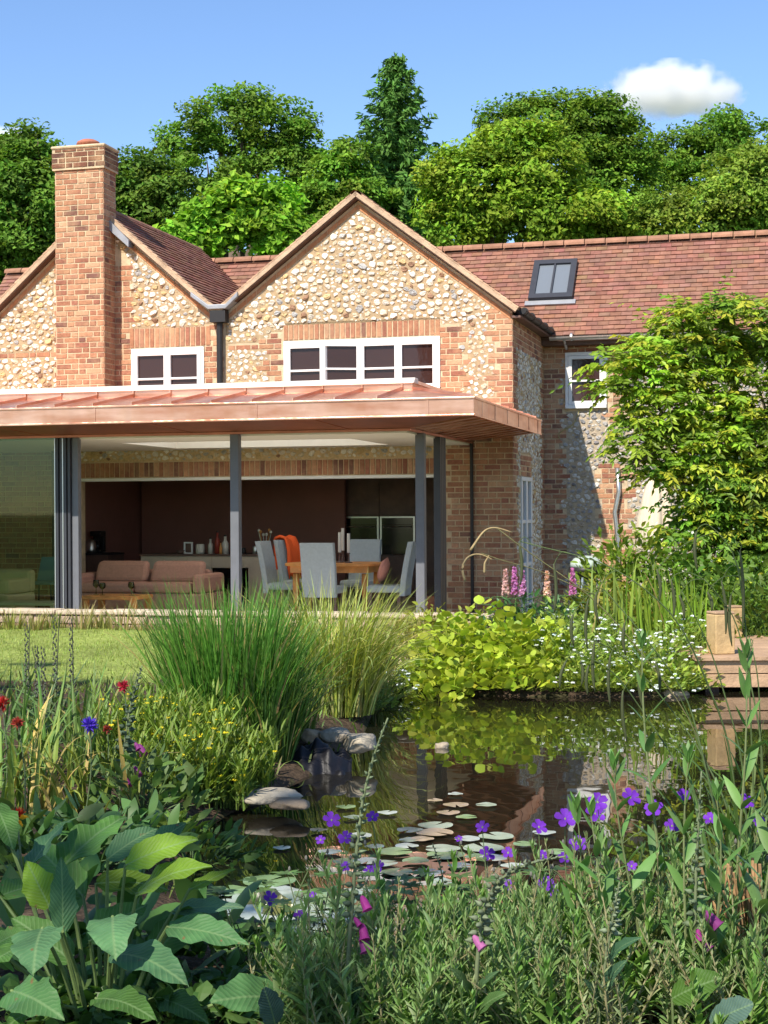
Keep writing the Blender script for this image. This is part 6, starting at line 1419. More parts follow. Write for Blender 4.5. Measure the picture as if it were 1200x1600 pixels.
# ------------------------------------------------------------------ wisteria on the right, parasol, barbecue
def wisteria():
    Yw = 16.0; base = gpt(1170, Yw); t = thing('wisteria', 'large sunlit wisteria with bright green leaves covering the right of the house', 'wisteria', tuple(base))
    blobs = [(1160, 520, 70, 50), (1080, 535, 60, 48), (1020, 570, 55, 55), (965, 575, 36, 22), (1190, 600, 80, 80), (1100, 620, 70, 60), (1030, 640, 60, 50), (985, 690, 42, 42), (1060, 700, 60, 42), (1130, 700, 70, 60), (1200, 720, 70, 80), (1120, 770, 52, 46), (1080, 730, 42, 30), (1180, 800, 60, 70), (1140, 850, 46, 50), (1190, 890, 50, 60), (1240, 560, 60, 90), (1240, 760, 60, 100), (1010, 745, 20, 20), (1110, 820, 26, 40), (955, 610, 22, 14), (1120, 495, 40, 22), (1050, 500, 30, 18), (1160, 930, 50, 40), (1090, 800, 40, 44), (1065, 850, 40, 34), (1130, 905, 60, 40), (1200, 850, 60, 60), (1150, 760, 60, 50), (1215, 930, 50, 50), (1100, 940, 40, 26)]
    S_ = FPX / Yw; lm = MB(); vm = MB()
    for bi, (x, y, rx, ry) in enumerate(blobs):
        x = x + 8 * (x < 1100); rx = rx * .90; w = world(x, y, Yw) - base; R = np.array((rx / S_, .45, ry / S_))
        n = int(210 * (rx * ry / 3000) + 40)
        d = unit(rng.normal(size=(n, 3))); d = d[d[:, 1] < .5]; d = d[(np.sin(d[:, 0] * 5 + bi) + np.sin(d[:, 2] * 6 + bi * 2) + rng.normal(0, .5, len(d))) > -1.15]; n = len(d)
        P0 = w + d * R * rng.uniform(.55, 1.05, (n, 1)); az = np.arctan2(d[:, 1] - .3, d[:, 0]) + rng.normal(0, .7, n)
        L = rng.uniform(.15, .29, n); sh = rng.uniform(size=n) < .06; L = np.where(sh, rng.uniform(.35, .6, n), L); a0 = rng.uniform(.5, 1.5, n); a1 = a0 + rng.uniform(.6, 1.5, n)
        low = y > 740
        bc = np.array((.165, .27, .022)) * rng.uniform(.75, 1.2) if not low else np.array((.10, .19, .02))  # shade beneath the mass put into a darker colour for low leaves
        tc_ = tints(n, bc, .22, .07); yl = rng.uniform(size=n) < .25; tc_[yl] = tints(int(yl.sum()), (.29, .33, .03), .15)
        C = blades(vm, P0, az, L, a0, a1, .004, (.10, .12, .04), 6, 'iris')
        T = unit(np.gradient(C, axis=1)); sd = np.stack([-np.sin(az), np.cos(az), np.zeros(n)], -1)
        for k in range(1, 7):
            for sg in ((-1, 1) if k < 6 else (0,)):
                q = C[:, k] if k < 7 else C[:, -1]; dirv = T[:, k] * (.55 if sg else 1) + sd * sg * .9 + np.array((0, 0, -.25)); dirv = unit(dirv + rng.normal(0, .12, (n, 3)))
                sz = rng.uniform(.08, .125, n) * (1.1 - .05 * k); nv = np.cross(dirv, np.cross(np.array((0, -.6, .8)) + rng.normal(0, .5, (n, 3)), dirv)); 
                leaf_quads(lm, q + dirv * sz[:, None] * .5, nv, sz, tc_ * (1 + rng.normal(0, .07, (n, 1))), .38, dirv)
    # twining stems
    for (pts) in (((1185, 960), (1180, 800), (1150, 640), (1080, 560)), ((1200, 950), (1215, 760), (1190, 600), (1150, 520)), ((1180, 900), (1130, 760), (1040, 650), (985, 600)), ((1160, 700), (1190, 650), (1230, 610)), ((1075, 770), (1060, 720), (1010, 700), (970, 740)), ((1100, 660), (1040, 690), (985, 735))):
        Q = curve([world(x, y, Yw + rng.uniform(-.25, .05)) - base for x, y in pts], 18); Q += rng.normal(0, .012, Q.shape); vm.tube(Q, np.linspace(.03, .010, 18), 7, (.16, .12, .085))
    vm.build('stems', M['stem'], t); lm.build('foliage', M['leaf'], t)
    fb = MB(); n = 70; x = rng.uniform(1020, 1190, n); y = rng.uniform(700, 920, n)
    q = np.array([world(a, b, Yw - .42) - base for a, b in zip(x, y)]); leaf_quads(fb, q, rng.normal(0, .4, (n, 3)) + np.array((0, -1, .4)), rng.uniform(.02, .045, n), tints(n, (.75, .74, .68), .08, .02), .8); tag(fb.build('blossom', M['petal'], t), kind='stuff')
    # timber support behind the leaves
wisteria()
Yp = 18.2; tp = world(1028, 720, Yp); ft = world(1028, 950, Yp)
t = thing('garden_parasol', 'closed cream garden parasol standing behind the wisteria', 'parasol', (tp[0], Yp, FLOOR))
b = MB(); ns = 32; a = np.linspace(0, 2 * math.pi, ns, endpoint=False); S_ = FPX / Yp
prof = [(735, 6), (745, 12), (775, 20), (810, 27), (840, 30), (852, 28), (853, 24)]
G = np.array([[(math.cos(x) * r / S_ * (1 + .22 * math.cos(x * 8 + y * .01)), math.sin(x) * r / S_ * (1 + .22 * math.cos(x * 8 + y * .01)), world(1028, y, Yp)[2] - FLOOR) for x in np.append(a, 2 * math.pi)] for y, r in prof]); b.grids(G[None])
b.build('folded_canopy', M['cream'], t, smooth=True)
b = MB(); b.tube([(0, 0, .05), (0, 0, world(1028, 722, Yp)[2] - FLOOR)], .022, 10); b.build('pole', M['timberpost'], t)
b = MB(); b.lathe([(.30, 0), (.30, .05), (.06, .07), (.05, .25), (.001, .25)], ns=20); b.build('base', M['black'], t)
Yb = 18.6; c_ = world(916, 878, Yb); t = thing('kettle_barbecue', 'covered kettle barbecue with a pale green dome beside the wall', 'barbecue', (c_[0], Yb, FLOOR)); S_ = FPX / Yb; zb_ = world(916, 886, Yb)[2] - FLOOR; r = 26 / S_
b = MB(); b.lathe([(r, 0), (r * .96, r * .25), (r * .75, r * .52), (r * .4, r * .66), (.001, r * .7)], (0, 0, zb_), 24); b.build('lid', M['paledome'], t, smooth=True)
b = MB(); b.lathe([(.001, -r * .8), (r * .5, -r * .7), (r * .9, -r * .35), (r * 1.02, -.004)], (0, 0, zb_), 24); b.build('bowl', M['black'], t, smooth=True)
for k in range(3): b = MB(); x = k * 2.1; b.tube([(math.cos(x) * r * .6, math.sin(x) * r * .6, zb_ - r * .6), (math.cos(x) * r * 1.05, math.sin(x) * r * 1.05, 0)], .014, 6); b.build('leg', M['steel'], t)
b = MB(); b.tube([(-.05, -.01, zb_ + r * .68), (-.05, -.01, zb_ + r * .8), (.05, -.01, zb_ + r * .8), (.05, -.01, zb_ + r * .68)], .01, 6); b.build('handle', M['black'], t)
# an old clay drainpipe on the far wall
pw = mainp(1.50, 1.2, .06); dpt = MB(); dpt.tube([mainp(1.66, 1.95, .05), mainp(1.68, 1.6, .06), mainp(1.62, 1.3, .07), mainp(1.66, .9, .06), mainp(1.66, FLOOR, .06)], .035, 10); dpt.build('drain_pipe', M['alu'], house, smooth=True)
vc = MB(); vc.tube(curve([mainp(1.10, 2.82, .02), mainp(1.02, 2.60, .03), mainp(.75, 2.48, .03), mainp(.80, 2.40, .03)], 14), .008, 6, (.35, .30, .12)); tag(vc.build('cable', M['straw'], loc=tuple(hw(0, 0)), rot=(0, 0, -THETA)), 'thin yellowish cable looping below the small window', 'cable')

# ------------------------------------------------------------------ shrubs, lupins, low plants in front of the house
gs = 'shrubs between the wisteria and the far bank'
for i, (px, py, Y, rx, h, n, leaf, col, lb) in enumerate(((960, 860, 15.2, .42, .95, 420, .075, (.12, .19, .02), 'light green shrub under the drain pipe'), (1010, 850, 15.6, .45, .95, 420, .07, (.14, .19, .02), 'yellowish shrub in front of the closed parasol'), (1060, 850, 15.0, .45, .85, 420, .075, (.09, .17, .022), 'green shrub right of the parasol'), (1110, 880, 14.6, .45, .75, 400, .07, (.07, .14, .02), 'dark green shrub under the wisteria'), (1170, 900, 14.2, .5, .70, 420, .075, (.075, .14, .02), 'shaded shrub behind the deck posts'), (935, 900, 14.4, .35, .55, 300, .055, (.16, .18, .02), 'yellow green shrub with small leaves right of the lupins'), (1000, 900, 14.0, .40, .50, 330, .05, (.17, .20, .025), 'low yellow green shrub behind the irises'), (1060, 910, 13.6, .4, .45, 300, .055, (.12, .18, .025), 'low green shrub behind the right irises'), (1140, 930, 13.2, .4, .55, 320, .06, (.10, .17, .02), 'green shrub beside the taller deck post'), (1215, 930, 13.0, .5, .7, 320, .06, (.08, .14, .02), 'green shrub at the right picture edge'))):
    leafy_mound('shrub', lb, 'shrub', px, Y, rx, .35, h, n * 2, leaf * 1.25, col, 'lance', .42, gs)
for i, (px, ytop, col, lb) in enumerate(((791, 890, (.62, .42, .42), 'faded pink and cream lupin at the left of the lupins'), (805, 887, (.55, .22, .50), 'mauve lupin spike left of the white glazed door'), (818, 892, (.55, .28, .52), 'mauve lupin spike in front of the white glazed door'), (856, 893, (.72, .50, .42), 'pale peach lupin spike standing alone'), (896, 888, (.60, .24, .50), 'pink lupin spike in front of the barbecue'))):
    Y = 14.2; p = gpt(px, Y); zt = world(px, ytop, Y)[2] - p[2]; t = thing('lupin', lb, 'lupin', tuple(p), 0, 'lupins in front of the wall')
    sm = MB(); sm.tube([(0, 0, 0), (.01, 0, zt * .6), (0, 0, zt)], [.007, .006, .003], 6, (.10, .17, .05)); sm.build('stem', M['stem'], t)
    fb = MB(); n = 170; f = rng.uniform(0, 1, n); a = rng.uniform(0, 6.28, n); r = .030 * (1 - .75 * f); q = np.stack([np.cos(a) * r, np.sin(a) * r, zt - .24 * (1 - f)], -1); leaf_quads(fb, q, q * np.array((8, 8, 0)) + rng.normal(0, .3, (n, 3)), np.full(n, .035), tints(n, col, .15, .06), .8); fb.build('flower_spike', M['petal'], t)
    mb = MB()
    for k in range(14):
        a = k * 2.4; h = zt * (.1 + .5 * k / 14); b0 = np.array((math.cos(a) * .16, math.sin(a) * .16, h + .06)); sm2 = b0
        blades(mb, np.repeat([b0], 8, 0), a + np.linspace(-2.4, 2.4, 8), .085, 1.2, 1.7, .022, tints(8, (.06, .14, .045), .12), 4, 'lance', fold=.2); mb.tube([(0, 0, h), b0], .002, 4, (.08, .14, .05))
    mb.build('leaves', M['leaf'], t)
leafy_mound('lupin_foliage', 'bluish green leafy clump under the lupins', 'leafy plant', 830, 14.0, .5, .3, .40, 420, .09, (.06, .14, .05), 'lance', .3)
# tufts in the border along the kerb
ge = 'tufts growing along the stone kerb'
for i, (px, Y, L, n, col) in enumerate(((15, 16.3, .26, 90, (.22, .24, .06)), (55, 16.2, .22, 80, (.24, .24, .08)), (85, 16.4, .24, 70, (.17, .20, .05)), (130, 16.2, .34, 70, (.26, .24, .10)), (190, 16.0, .36, 60, (.27, .25, .10)), (160, 16.3, .22, 70, (.22, .23, .08)), (230, 16.0, .20, 60, (.24, .20, .09)), (620, 15.4, .26, 90, (.22, .22, .05)), (655, 15.3, .30, 90, (.20, .21, .04)), (690, 15.1, .28, 90, (.19, .20, .03)), (725, 15.0, .28, 90, (.20, .22, .04)), (600, 13.6, .22, 70, (.22, .20, .08)), (640, 13.2, .26, 80, (.21, .22, .06)))):
    grass_clump('kerb_tuft', ('small pale grassy tuft at the foot of the stone kerb', 'small yellow green tuft growing at the right end of the kerb')[px > 500], px, Y, .12, .08, n, L, col, (.4, 1.6), .012, .2, 'tuft', ge + (' on the left', ' on the right')[px > 500])
for i, (px, Y, rx, h, lb) in enumerate(((672, 14.4, .3, .32, 'yellow green leafy plant at the foot of the right posts'), (740, 14.2, .3, .30, 'yellow green leafy plant below the dark wall channel'), (640, 12.9, .2, .25, 'small yellow green plant beside the sunny path'))):
    leafy_mound('border_plant', lb, 'border plant', px, Y, rx, .2, h, 260, .06, (.20, .22, .03), 'lance', .4, 'yellow green plants in the border')
pth = MB(); pp = [onz(x, y, .115) for x, y in ((592, 960 + 30), (632, 990), (634, 1040), (612, 1070), (560, 1070), (580, 1030))]; pth.add(np.array([p + np.array((0, 0, .012)) for p in pp]), [[0, 1, 2, 3, 4, 5]], (.52, .38, .26)); tag(pth.build('path', M['stone']), kind='structure')
# rocks, pond liner
def rock(label, px, py, wpx, hpx, Y, col, flat=.5, name='rock', group=None, zo=0.0):
    p = world(px, py, Y); s = wpx / FPX * Y / 2; t = MB(); bm = bmesh.new(); bmesh.ops.create_icosphere(bm, subdivisions=3, radius=1)
    ph = rng.uniform(0, 6, 6)
    for v in bm.verts:
        c = v.co; k = 1 + .13 * math.sin(c.x * 3 + ph[0]) * math.cos(c.y * 2.5 + ph[1]) + .08 * math.sin(c.z * 5 + ph[2] + c.x * 4); q = 2.6
        c = Vector((math.copysign(abs(c.x) ** .8, c.x), math.copysign(abs(c.y) ** .8, c.y), math.copysign(abs(c.z) ** .7, c.z)))
        v.co = c * (k + .05 * math.sin(c.x * 9 + ph[3]) * math.sin(c.y * 8 + ph[4]))
    t.add([(v.co.x * s, v.co.y * s * .8, v.co.z * hpx / FPX * Y / 2) for v in bm.verts], [[v.index for v in f.verts] for f in bm.faces], col); bm.free()
    o = t.build(name, M['stone'], smooth=True, loc=tuple(p), rot=(0, 0, rng.uniform(-.4, .4))); tag(o, label, name, group)
rock('round tan stone above the black liner on the left', 484, 1150, 30, 22, 8.2, (.30, .22, .14)); rock('wide grey stone above the black liner in the middle', 524, 1150, 46, 24, 8.2, (.30, .26, .20)); rock('pale rounded stone at the right end of the black liner', 562, 1160, 50, 30, 8.1, (.36, .31, .23)); rock('small brown stone at the water edge below the far plants', 690, 1166, 22, 12, 8.66, (.34, .28, .20)); rock('flat brown stone at the foot of the timber deck', 1055, 1084, 42, 14, 11.05, (.40, .31, .22)); rock('pale stone left of the other far bank stone', 1010, 1086, 28, 11, 11.05, (.44, .38, .30))
rock('flat grey rock slab reaching over the water', 420, 1244, 96, 18, 6.85, (.34, .30, .23)); rock('brown flat rock beside the grey slab', 455, 1256, 64, 15, 6.7, (.24, .18, .12))
p0 = world(492, 1190, 7.95); t = thing('pond_liner', 'crumpled black pond liner folded over the bank', 'pond liner', tuple(p0)); n = 40; mb = MB()
X, Yg = np.meshgrid(np.linspace(-.19, .19, n), np.linspace(-.26, .22, n), indexing='ij'); r2 = np.sqrt((X / .19) ** 2 + (Yg / .24) ** 2)
Zg = .10 * np.clip(1 - r2, -1, 1) + .018 * np.sin(X * 38 + Yg * 22) + .014 * np.sin(Yg * 55 - X * 30 + 2) + .010 * np.sin(X * 90 + 1) - .10 * np.clip(-Yg * 6 - .3, 0, 1)
mb.grids(np.stack([X * (1 - .25 * (Yg > .1)), Yg, Zg], -1)[None]); o = mb.build('liner_sheet', M['liner'], t, smooth=True); o.modifiers.new('solid', 'SOLIDIFY').thickness = .006
# lily pads
gp = 'lily pads floating on the pond'
far_px = [(680, 1250, 26), (712, 1257, 44), (760, 1257, 36), (700, 1269, 40), (729, 1276, 36), (605, 1269, 34), (680, 1289, 60), (680, 1300, 64), (660, 1310, 40), (776, 1306, 60), (692, 1325, 60), (696, 1335, 66), (756, 1324, 70), (745, 1338, 40), (617, 1330, 60), (585, 1322, 34), (636, 1321, 40), (540, 1260, 34), (550, 1276, 30), (650, 1344, 46), (718, 1352, 40), (600, 1348, 46), (440, 1324, 30), (560, 1305, 46), (800, 1352, 40), (640, 1296, 44), (712, 1240, 26), (515, 1330, 40), (498, 1296, 30), (868, 1330, 44), (850, 1300, 40)]
far_px += [(575, 1345, 50), (620, 1362, 54), (670, 1362, 50), (730, 1310, 44), (770, 1340, 50), (640, 1312, 36), (540, 1345, 44), (690, 1378, 50), (820, 1318, 40)]
near_px = [(360, 1390, 70), (420, 1376, 90), (440, 1392, 70), (400, 1402, 84), (460, 1408, 100), (350, 1412, 70), (385, 1425, 90), (440, 1432, 90), (490, 1396, 70), (480, 1424, 80), (370, 1452, 80), (410, 1462, 90), (470, 1450, 90), (520, 1408, 80), (530, 1436, 80), (340, 1436, 60), (450, 1482, 80), (500, 1470, 90), (560, 1420, 60), (390, 1486, 70), (330, 1398, 40), (560, 1390, 50), (575, 1450, 60)]
def pad(px, py, wpx, label, group):
    p = onz(px, py, .007 + rng.uniform(0, .006)); r = wpx / FPX * p[1] / 2 * .92; mb = MB(); ns = 26; rot = rng.uniform(0, 6.28); a = np.linspace(.16, 2 * math.pi - .16, ns) + rot; ph = rng.uniform(0, 6)
    R = np.array([.02, .45, .85, 1.0]); G = np.zeros((4, ns, 3))
    for i in range(4): G[i] = np.stack([np.cos(a) * r * R[i] * (1 + .03 * np.sin(a * 3 + ph)), np.sin(a) * r * R[i] * (1 + .03 * np.sin(a * 3 + ph)), (.0012 * np.sin(a * 2 + ph) + .0008 * np.sin(a * 5)) * R[i] ** 2 * (1 if py < 1370 else 2.5)], -1)
    c = [(.16, .19, .13), (.20, .22, .18), (.10, .15, .06), (.20, .15, .09)][rng.choice(4, p=[.32, .32, .24, .12])]
    mb.grids(G[None], np.array(c) * (1 + rng.uniform(-.12, .12))); o = mb.build('lily_pad', M['pad'], smooth=True, loc=tuple(p)); tag(o, label, 'lily pad', group)
for f in far_px: pad(*f, 'flat lily pad floating over the reflection of the house', gp + ' over the house reflection')
for f in near_px: pad(*f, 'broad lily pad in the crowded group by the dock leaves', gp + ' near the dock leaves')
pz = onz(440, 1418, .012)
for (x, y, wd_, lb) in ((415, 1412, 70, 'folded olive lily pad standing up among the near pads'), (435, 1424, 50, 'smaller olive lily pad with a raised edge')):
    A = onz(x - wd_ / 2, y, .01); B = onz(x + wd_ / 2, y + 2, .012); t = thing('lily_pad', lb, 'lily pad', tuple(A)); mb = MB(); leaf3(mb, A - A, B - A, .10, (0, -.5, .8), .05, .03, (.06, .06, .010), .3, prof='round'); mb.build('pad_leaf', M['pad'], t, smooth=True)
# ------------------------------------------------------------------ timber deck on the right
Yd = 11.2; S_ = FPX / Yd; x0 = world(1090, 1060, Yd)[0]; zt, zbm = world(1100, 1033, Yd)[2], world(1100, 1075, Yd)[2]
t = thing('timber_deck', 'timber deck jutting over the pond at the right', 'deck', (x0, Yd, 0)); b = MB()
for k in range(3): h0 = zbm + (zt - zbm) * (.52 * k); b.box(0, 2.4, 0, .04, h0 + .003, min(zt, h0 + (zt - zbm) * .5)) if k < 2 else None
b.box(0, .04, .042, 2.0, zbm, zt); b.build('fascia_board', M['timber'], t, bevel=.004)
b = MB()
for k in range(13): b.box(-.02, 2.4, -.03 + k * .148, -.03 + k * .148 + .138, zt + .003, zt + .033)
b.build('deck_boards', M['timber'], t, bevel=.004)
for x, y in ((.12, .12), (1.3, .12), (.12, 1.7), (1.3, 1.7)): b = MB(); b.box(x - .05, x + .05, y - .05, y + .05, -.5, zbm); b.build('support', M['darkwood'], t)
for (px, py0, wpx, Y, lb) in ((1126, 955, 33, 11.42, 'squat pale timber post at the corner of the deck'), (1146, 946, 22, 12.9, 'darker timber post behind the corner post')):
    p = world(px, 1030, Y); p[2] = zt + .034; h = world(px, py0, Y)[2] - p[2]; r = wpx / FPX * Y / 2; q = thing('timber_post', lb, 'post', tuple(p), .25); b = MB(); b.box(-r, r, -r, r, 0, h - .02); b.build('shaft', M['timberpost'], q, bevel=.008); b = MB(); b.prism([(-r, -r, h - .0195), (r, -r, h - .0195), (r, r, h - .0195), (-r, r, h - .0195)], (0, 0, .02)); b.build('cut_top', M['timber'], q, bevel=.008)
# ------------------------------------------------------------------ hanging sedge with drooping spikes
p0 = gpt(1165, 4.1); t = thing('pendulous_sedge', 'tall pendulous sedge with dark hanging flower spikes at the right', 'sedge', tuple(p0)); Ys = 4.1
culms = [[(1165, 1520), (1110, 1230), (1075, 1085), (1000, 985), (945, 922)], [(1170, 1520), (1140, 1260), (1083, 1153), (1010, 1058), (960, 1012), (925, 1000)], [(1185, 1520), (1178, 1250), (1168, 1000), (1150, 850), (1120, 830)], [(1175, 1520), (1140, 1150), (1060, 960), (950, 875), (850, 858), (813, 846)], [(1180, 1520), (1160, 1180), (1110, 1010), (1066, 925)], [(1190, 1520), (1190, 1200), (1185, 1050), (1172, 1000)], [(1160, 1520), (1090, 1240), (1010, 1120), (955, 1040), (900, 1020)], [(1200, 1500), (1190, 1150), (1150, 960), (1100, 905)]]
for c in culms:
    m = MB(); Q = curve([world(x, y, Ys + rng.uniform(-.05, .05)) - p0 for x, y in c], 30); m.tube(Q, np.linspace(.0036, .0014, 30), 6, (.075, .11, .035)); m.build('stem', M['stem'], t, smooth=True)
spk = [(919, 936, 918, 1013), (932, 925, 936, 973), (976, 973, 978, 1024), (1061, 930, 1068, 969), (1105, 925, 1112, 955), (1127, 907, 1134, 991), (1156, 859, 1160, 988), (1026, 889, 1030, 940), (907, 1032, 908, 1072), (920, 1039, 919, 1087), (929, 1002, 930, 1083), (954, 1021, 954, 1105), (998, 1050, 1009, 1116), (1024, 1035, 1030, 1083), (885, 1032, 875, 1076), (973, 1079, 980, 1160), (1167, 1010, 1168, 1046), (1173, 1013, 1174, 1072), (811, 848, 813, 914), (865, 881, 866, 958), (1088, 830, 1090, 892), (1048, 905, 1052, 965), (895, 960, 897, 1010), (1142, 930, 1144, 1010)]
allQ = [np.array([np.array(world(x, y, Ys)) for x, y in zip(np.interp(np.linspace(0, 1, 40), np.linspace(0, 1, len(c)), [q[0] for q in c]), np.interp(np.linspace(0, 1, 40), np.linspace(0, 1, len(c)), [q[1] for q in c]))]) - p0 for c in culms]
aq = np.concatenate(allQ)
for (xa, ya, xb, yb) in spk:
    A = world(xa, ya, Ys) - p0; B = world(xb, yb, Ys) - p0; f = np.linspace(0, 1, 9)[:, None]; Q = A + (B - A) * f; Q[:, 0] += .006 * np.sin(f[:, 0] * 3.1) * rng.choice((-1, 1)); m = MB()
    m.tube(Q, np.array([.0015, .0032, .0042, .0046, .0046, .0044, .004, .003, .0012]), 7, (.060, .070, .028)); o = m.build('flower_spike', M['stem'], t, smooth=True)
    ok_ = aq[aq[:, 2] > A[2] - .02]; J = ok_[np.argmin(np.linalg.norm(ok_ - A - np.array((.05, 0, .03)), axis=1))] if len(ok_) else A + np.array((.05, 0, .02)); m = MB()
    m.tube(curve([J, J * .5 + A * .5 + np.array((0, 0, .022)), A + np.array((.008, 0, .014)), A, A * .9 + B * .1], 14), .0011, 5, (.08, .11, .035)); m.build('spike_stalk', M['stem'], o)
pb = MB()
for c in ([(735, 860), (745, 845), (758, 826), (773, 823), (800, 832)], [(727, 908), (720, 888), (730, 868), (750, 864), (770, 875)], [(757, 895), (757, 880), (764, 868)]):
    Q = curve([world(x, y, Ys) - p0 for x, y in c], 16); pb.tube(Q, np.linspace(.004, .0018, 16), 6, (.34, .25, .12))
pb.tube(curve([world(x, y, Ys) - p0 for x, y in ((1175, 1500), (1090, 1130), (930, 930), (820, 862), (775, 824))], 24), .0016, 5, (.14, .13, .05)); pb.tube(curve([world(x, y, Ys) - p0 for x, y in ((930, 930), (840, 890), (770, 872), (752, 864))], 16), .0013, 5, (.14, .13, .05))
pb.build('faded_spike', M['straw'], t, smooth=True)
mb = MB(); n = 46; blades(mb, np.stack([rng.uniform(-.12, .12, n), rng.uniform(-.1, .1, n), np.full(n, -.02)], -1), rng.uniform(0, 6.28, n), rng.uniform(.45, .85, n), .1, rng.uniform(.6, 2.0, n), .014, tints(n, (.075, .125, .035), .2), 8, 'grass', pw=1.6, fold=.2); mb.build('leaf_blades', M['blade'], t)
# reed bundle, old log, red and blue flowers, budded spikes
pr = gpt(1172, 3.75); t = thing('reed_bundle', 'bundle of broken dry brown reeds standing at the right edge', 'reed bundle', tuple(pr)); mb = MB()
for k in range(60):
    x, y = rng.uniform(-.045, .045), rng.uniform(-.04, .04); h = rng.uniform(.20, .36); l = rng.normal(0, .02, 2) + np.array((-.03, 0)); mb.tube([(x, y, -.02), (x + l[0] * .5, y + l[1] * .5, h * .5), (x + l[0], y + l[1], h)], .0042, 5, np.array((.36, .21, .10)) * rng.uniform(.6, 1.35))
mb.build('reed_stalks', M['straw'], t)
lg = world(835, 1530, 3.75); t = thing('old_log', 'short weathered log half hidden in the near bank plants', 'log', (lg[0], 3.75, gz(lg[0], 3.75) + .05)); mb = MB(); P = np.array([(-.13, 0, 0), (-.04, .01, .01), (.06, 0, .015), (.14, -.01, .01)]); mb.tube(P, [.05, .056, .052, .046], 14, (.26, .18, .12)); mb.build('log_wood', M['stone'], t)
def pompon(label, cat, px, py, Y, size, col, col2=None, zbase=None):
    p = world(px, py, Y); g = gpt(px + rng.uniform(-10, 10), Y); t = thing('garden_flower', label, cat, tuple(g)); d = p - g; m = MB(); m.tube(curve([(0, 0, 0), d * .5 + np.array((.02, 0, 0)), d], 10), .003, 5, (.10, .14, .06))
    for _ in range(6): q = d * rng.uniform(.2, .85); blades(m, [q], rng.uniform(0, 6.28), .07, .7, 1.4, .012, (.09, .14, .05), 4, 'lance', fold=.2)
    m.build('stem', M['stem'], t); fb = MB(); n = 60; dv = unit(rng.normal(size=(n, 3)) + np.array((0, -.3, .5))); c = tints(n, col, .15, .05)
    if col2: e = dv[:, 2] < .5; c[e] = tints(int(e.sum()), col2, .1)
    leaf_quads(fb, d + dv * size * .32, np.cross(dv, rng.normal(size=(n, 3))), np.full(n, size * .55), c, .35, dv); fb.build('flower_head', M['petal'], t)
pompon('small red tufted flower above the yellow flowers', 'flower', 193, 1073, 6.6, .055, (.42, .03, .06)); pompon('violet blue cornflower in the left bed', 'flower', 140, 1133, 6.2, .065, (.10, .05, .55)); pompon('orange and red blanket flower above the dock leaves', 'flower', 26, 1278, 4.2, .055, (.50, .04, .02), (.75, .42, .03)); pompon('dark red flower at the left picture edge', 'flower', 4, 1100, 6.2, .06, (.40, .03, .03)); pompon('dull red flower head leaning over the strap leaves', 'flower', 28, 1130, 6.0, .05, (.34, .05, .04)); pompon('small dark red flower left of the tall dark foxglove', 'flower', 168, 1140, 6.6, .04, (.30, .05, .04))
gb_ = 'budded spikes at the lawn edge'
for px, y0, Y, lb in ((42, 975, 8.2, 'short budded spike at the left of the lawn edge'), (86, 962, 8.3, 'tall budded spike in the middle of the lawn edge'), (112, 965, 8.3, 'tall budded spike nearest the lawn'), (58, 1010, 8.1, 'short budded spike between the taller ones'), (68, 1012, 7.6, 'forked budded stem before the lawn')):
    p = gpt(px, Y); zt_ = world(px, y0, Y)[2] - p[2]; t = thing('budded_spike', lb, 'flower spike', tuple(p), 0, gb_); m = MB(); m.tube(curve([(0, 0, 0), (.01, 0, zt_ * .5), (rng.normal(0, .02), 0, zt_)], 12), np.linspace(.006, .002, 12), 6, (.08, .09, .05)); m.build('stem', M['stem'], t); b = MB()
    for k in range(34):
        z = zt_ * (.45 + .55 * k / 34); a = k * 2.4; b.lathe([(.001, 0), (.0065 * (1.2 - .6 * k / 34), .006), (.001, .018)], (math.cos(a) * .009, math.sin(a) * .009, z), 6, (.045, .05, .035))
    b.build('buds', M['stem'], t); mb = MB(); n = 18; blades(mb, np.stack([np.zeros(n), np.zeros(n), np.linspace(.02, zt_ * .5, n)], -1), np.arange(n) * 2.4, np.linspace(.16, .05, n), .7, 1.5, .03, tints(n, (.10, .15, .07), .15), 5, 'lance', fold=.2); mb.build('leaves', M['leaf'], t)
# more cover along the left bank
for px, Y, rx, h, n, lf, col, lb in ((455, 9.5, .16, .16, 150, .06, (.10, .17, .035), 'low leafy plant behind the black liner'), (560, 9.9, .22, .22, 260, .06, (.13, .19, .045), 'leafy plant overhanging the water by the sunny path'), (395, 7.75, .12, .12, 120, .055, (.09, .15, .03), 'low plant between the sedge and the flat rock'), (310, 6.75, .16, .12, 140, .05, (.08, .14, .03), 'low plant at the shaded water edge'), (300, 5.9, .25, .14, 160, .07, (.06, .12, .03), 'low dark plant behind the dock leaves'), (220, 6.3, .25, .22, 220, .08, (.075, .13, .035), 'leafy plant under the dark foxglove'), (590, 10.7, .2, .2, 220, .05, (.17, .21, .06), 'pale leafy plant at the bend of the far shore'), (150, 5.4, .3, .18, 200, .09, (.055, .12, .035), 'dark low leaves above the dock plant'), (40, 5.2, .3, .2, 200, .09, (.06, .12, .035), 'dark low leaves at the left picture edge')):
    leafy_mound('bank_plant', lb, 'leafy plant', px, Y, rx, rx * .8, h, n, lf, col, 'lance', .38, 'low plants on the left bank')
grass_clump('sedge_clump', 'thin arching sedge tuft hanging over the shaded water', 455, 8.35, .12, .1, 200, .5, (.10, .15, .035), (.9, 2.3), .009, .15)
grass_clump('sedge_clump', 'thin pale sedge tuft at the bend of the shore', 575, 10.3, .12, .1, 220, .48, (.16, .20, .05), (.8, 2.3), .008, .1)
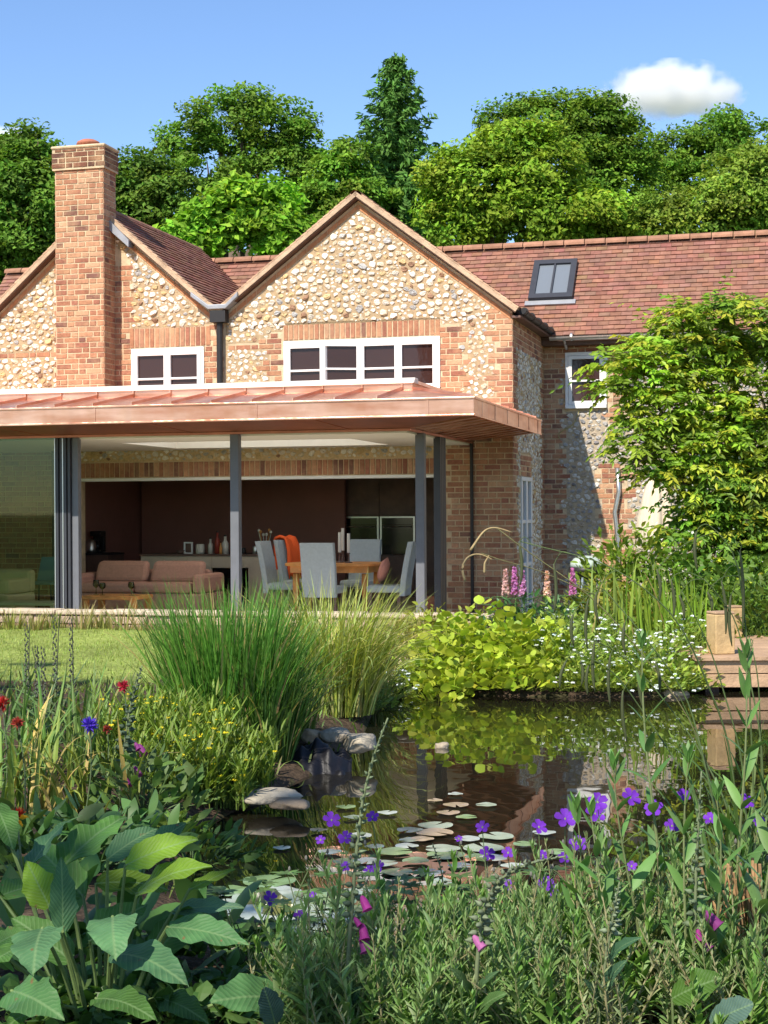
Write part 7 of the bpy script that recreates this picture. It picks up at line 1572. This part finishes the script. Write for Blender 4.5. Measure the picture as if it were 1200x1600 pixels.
# low plants that hide the soil right down to the water
k = 0
for i in range(len(shore)):
    c = shore[i]; nrm_ = c - shore.mean(0); nrm_ /= np.linalg.norm(nrm_); c = c + nrm_ * .09
    pxx = 600 + c[0] / c[1] * FPX
    farb = c[1] > 10.6
    if c[1] < 6.0 or pxx > 1085 or pxx < 240 or (not farb and (425 < pxx < 575 or i % 8)): continue
    if not farb: c = c + nrm_ * .12
    if farb and i % 2 and pxx < 640: continue
    leafy_mound('shore_plant', ('low leafy plant hanging over the shaded left shore', 'low sunlit leafy plant hanging over the far shore')[farb], 'leafy plant', pxx, c[1], .24 if farb else .14, .16 if farb else .10, .10 if not farb else .16, 170 if farb else 90, .06, ((.09, .15, .03), (.19, .25, .035))[farb], 'lance', .4, ('low plants on the left shore', 'low plants on the far shore')[farb], None, .2)  # sun and shade of the two shores also put into leaf colour
# lawn
n = 16000; X = rng.uniform(-5.2, -1.0, n); Y = rng.uniform(10.4, 17.0, n); vv = (X - AX) * sT + (Y - AY) * cT; k = (vv < -1.75) & (pond_sd(X, Y) > .4); X, Y = X[k], Y[k]; n = len(X)
mb = MB(); blades(mb, np.stack([X, Y, height(X, Y) - .005], -1), rng.uniform(0, 6.28, n), rng.uniform(.02, .05, n), .2, rng.uniform(.5, 1.4, n), .006, tints(n, (.22, .28, .065), .25), 2, 'grass'); tag(mb.build('lawn_grass', M['blade']), 'short yellowish green lawn grass between the kerb and the left bed', 'grass', kind='stuff')
n = 9000; X = rng.uniform(-4.5, 4.8, n); Y = rng.uniform(2.6, 13.8, n); d = pond_sd(X, Y); k = (d > .02) & ~((X < -1.6) & (Y > 11.5)); X, Y = X[k], Y[k]; n = len(X)
mb = MB(); blades(mb, np.stack([X, Y, height(X, Y) - .005], -1), rng.uniform(0, 6.28, n), rng.uniform(.05, .13, n), .3, rng.uniform(.8, 1.7, n), .012, tints(n, (.10, .15, .04), .3, .1), 3, 'lance', fold=.15); tag(mb.build('ground_cover', M['leaf']), 'small weeds and seedlings covering the soil round the pond', 'ground cover', kind='stuff')
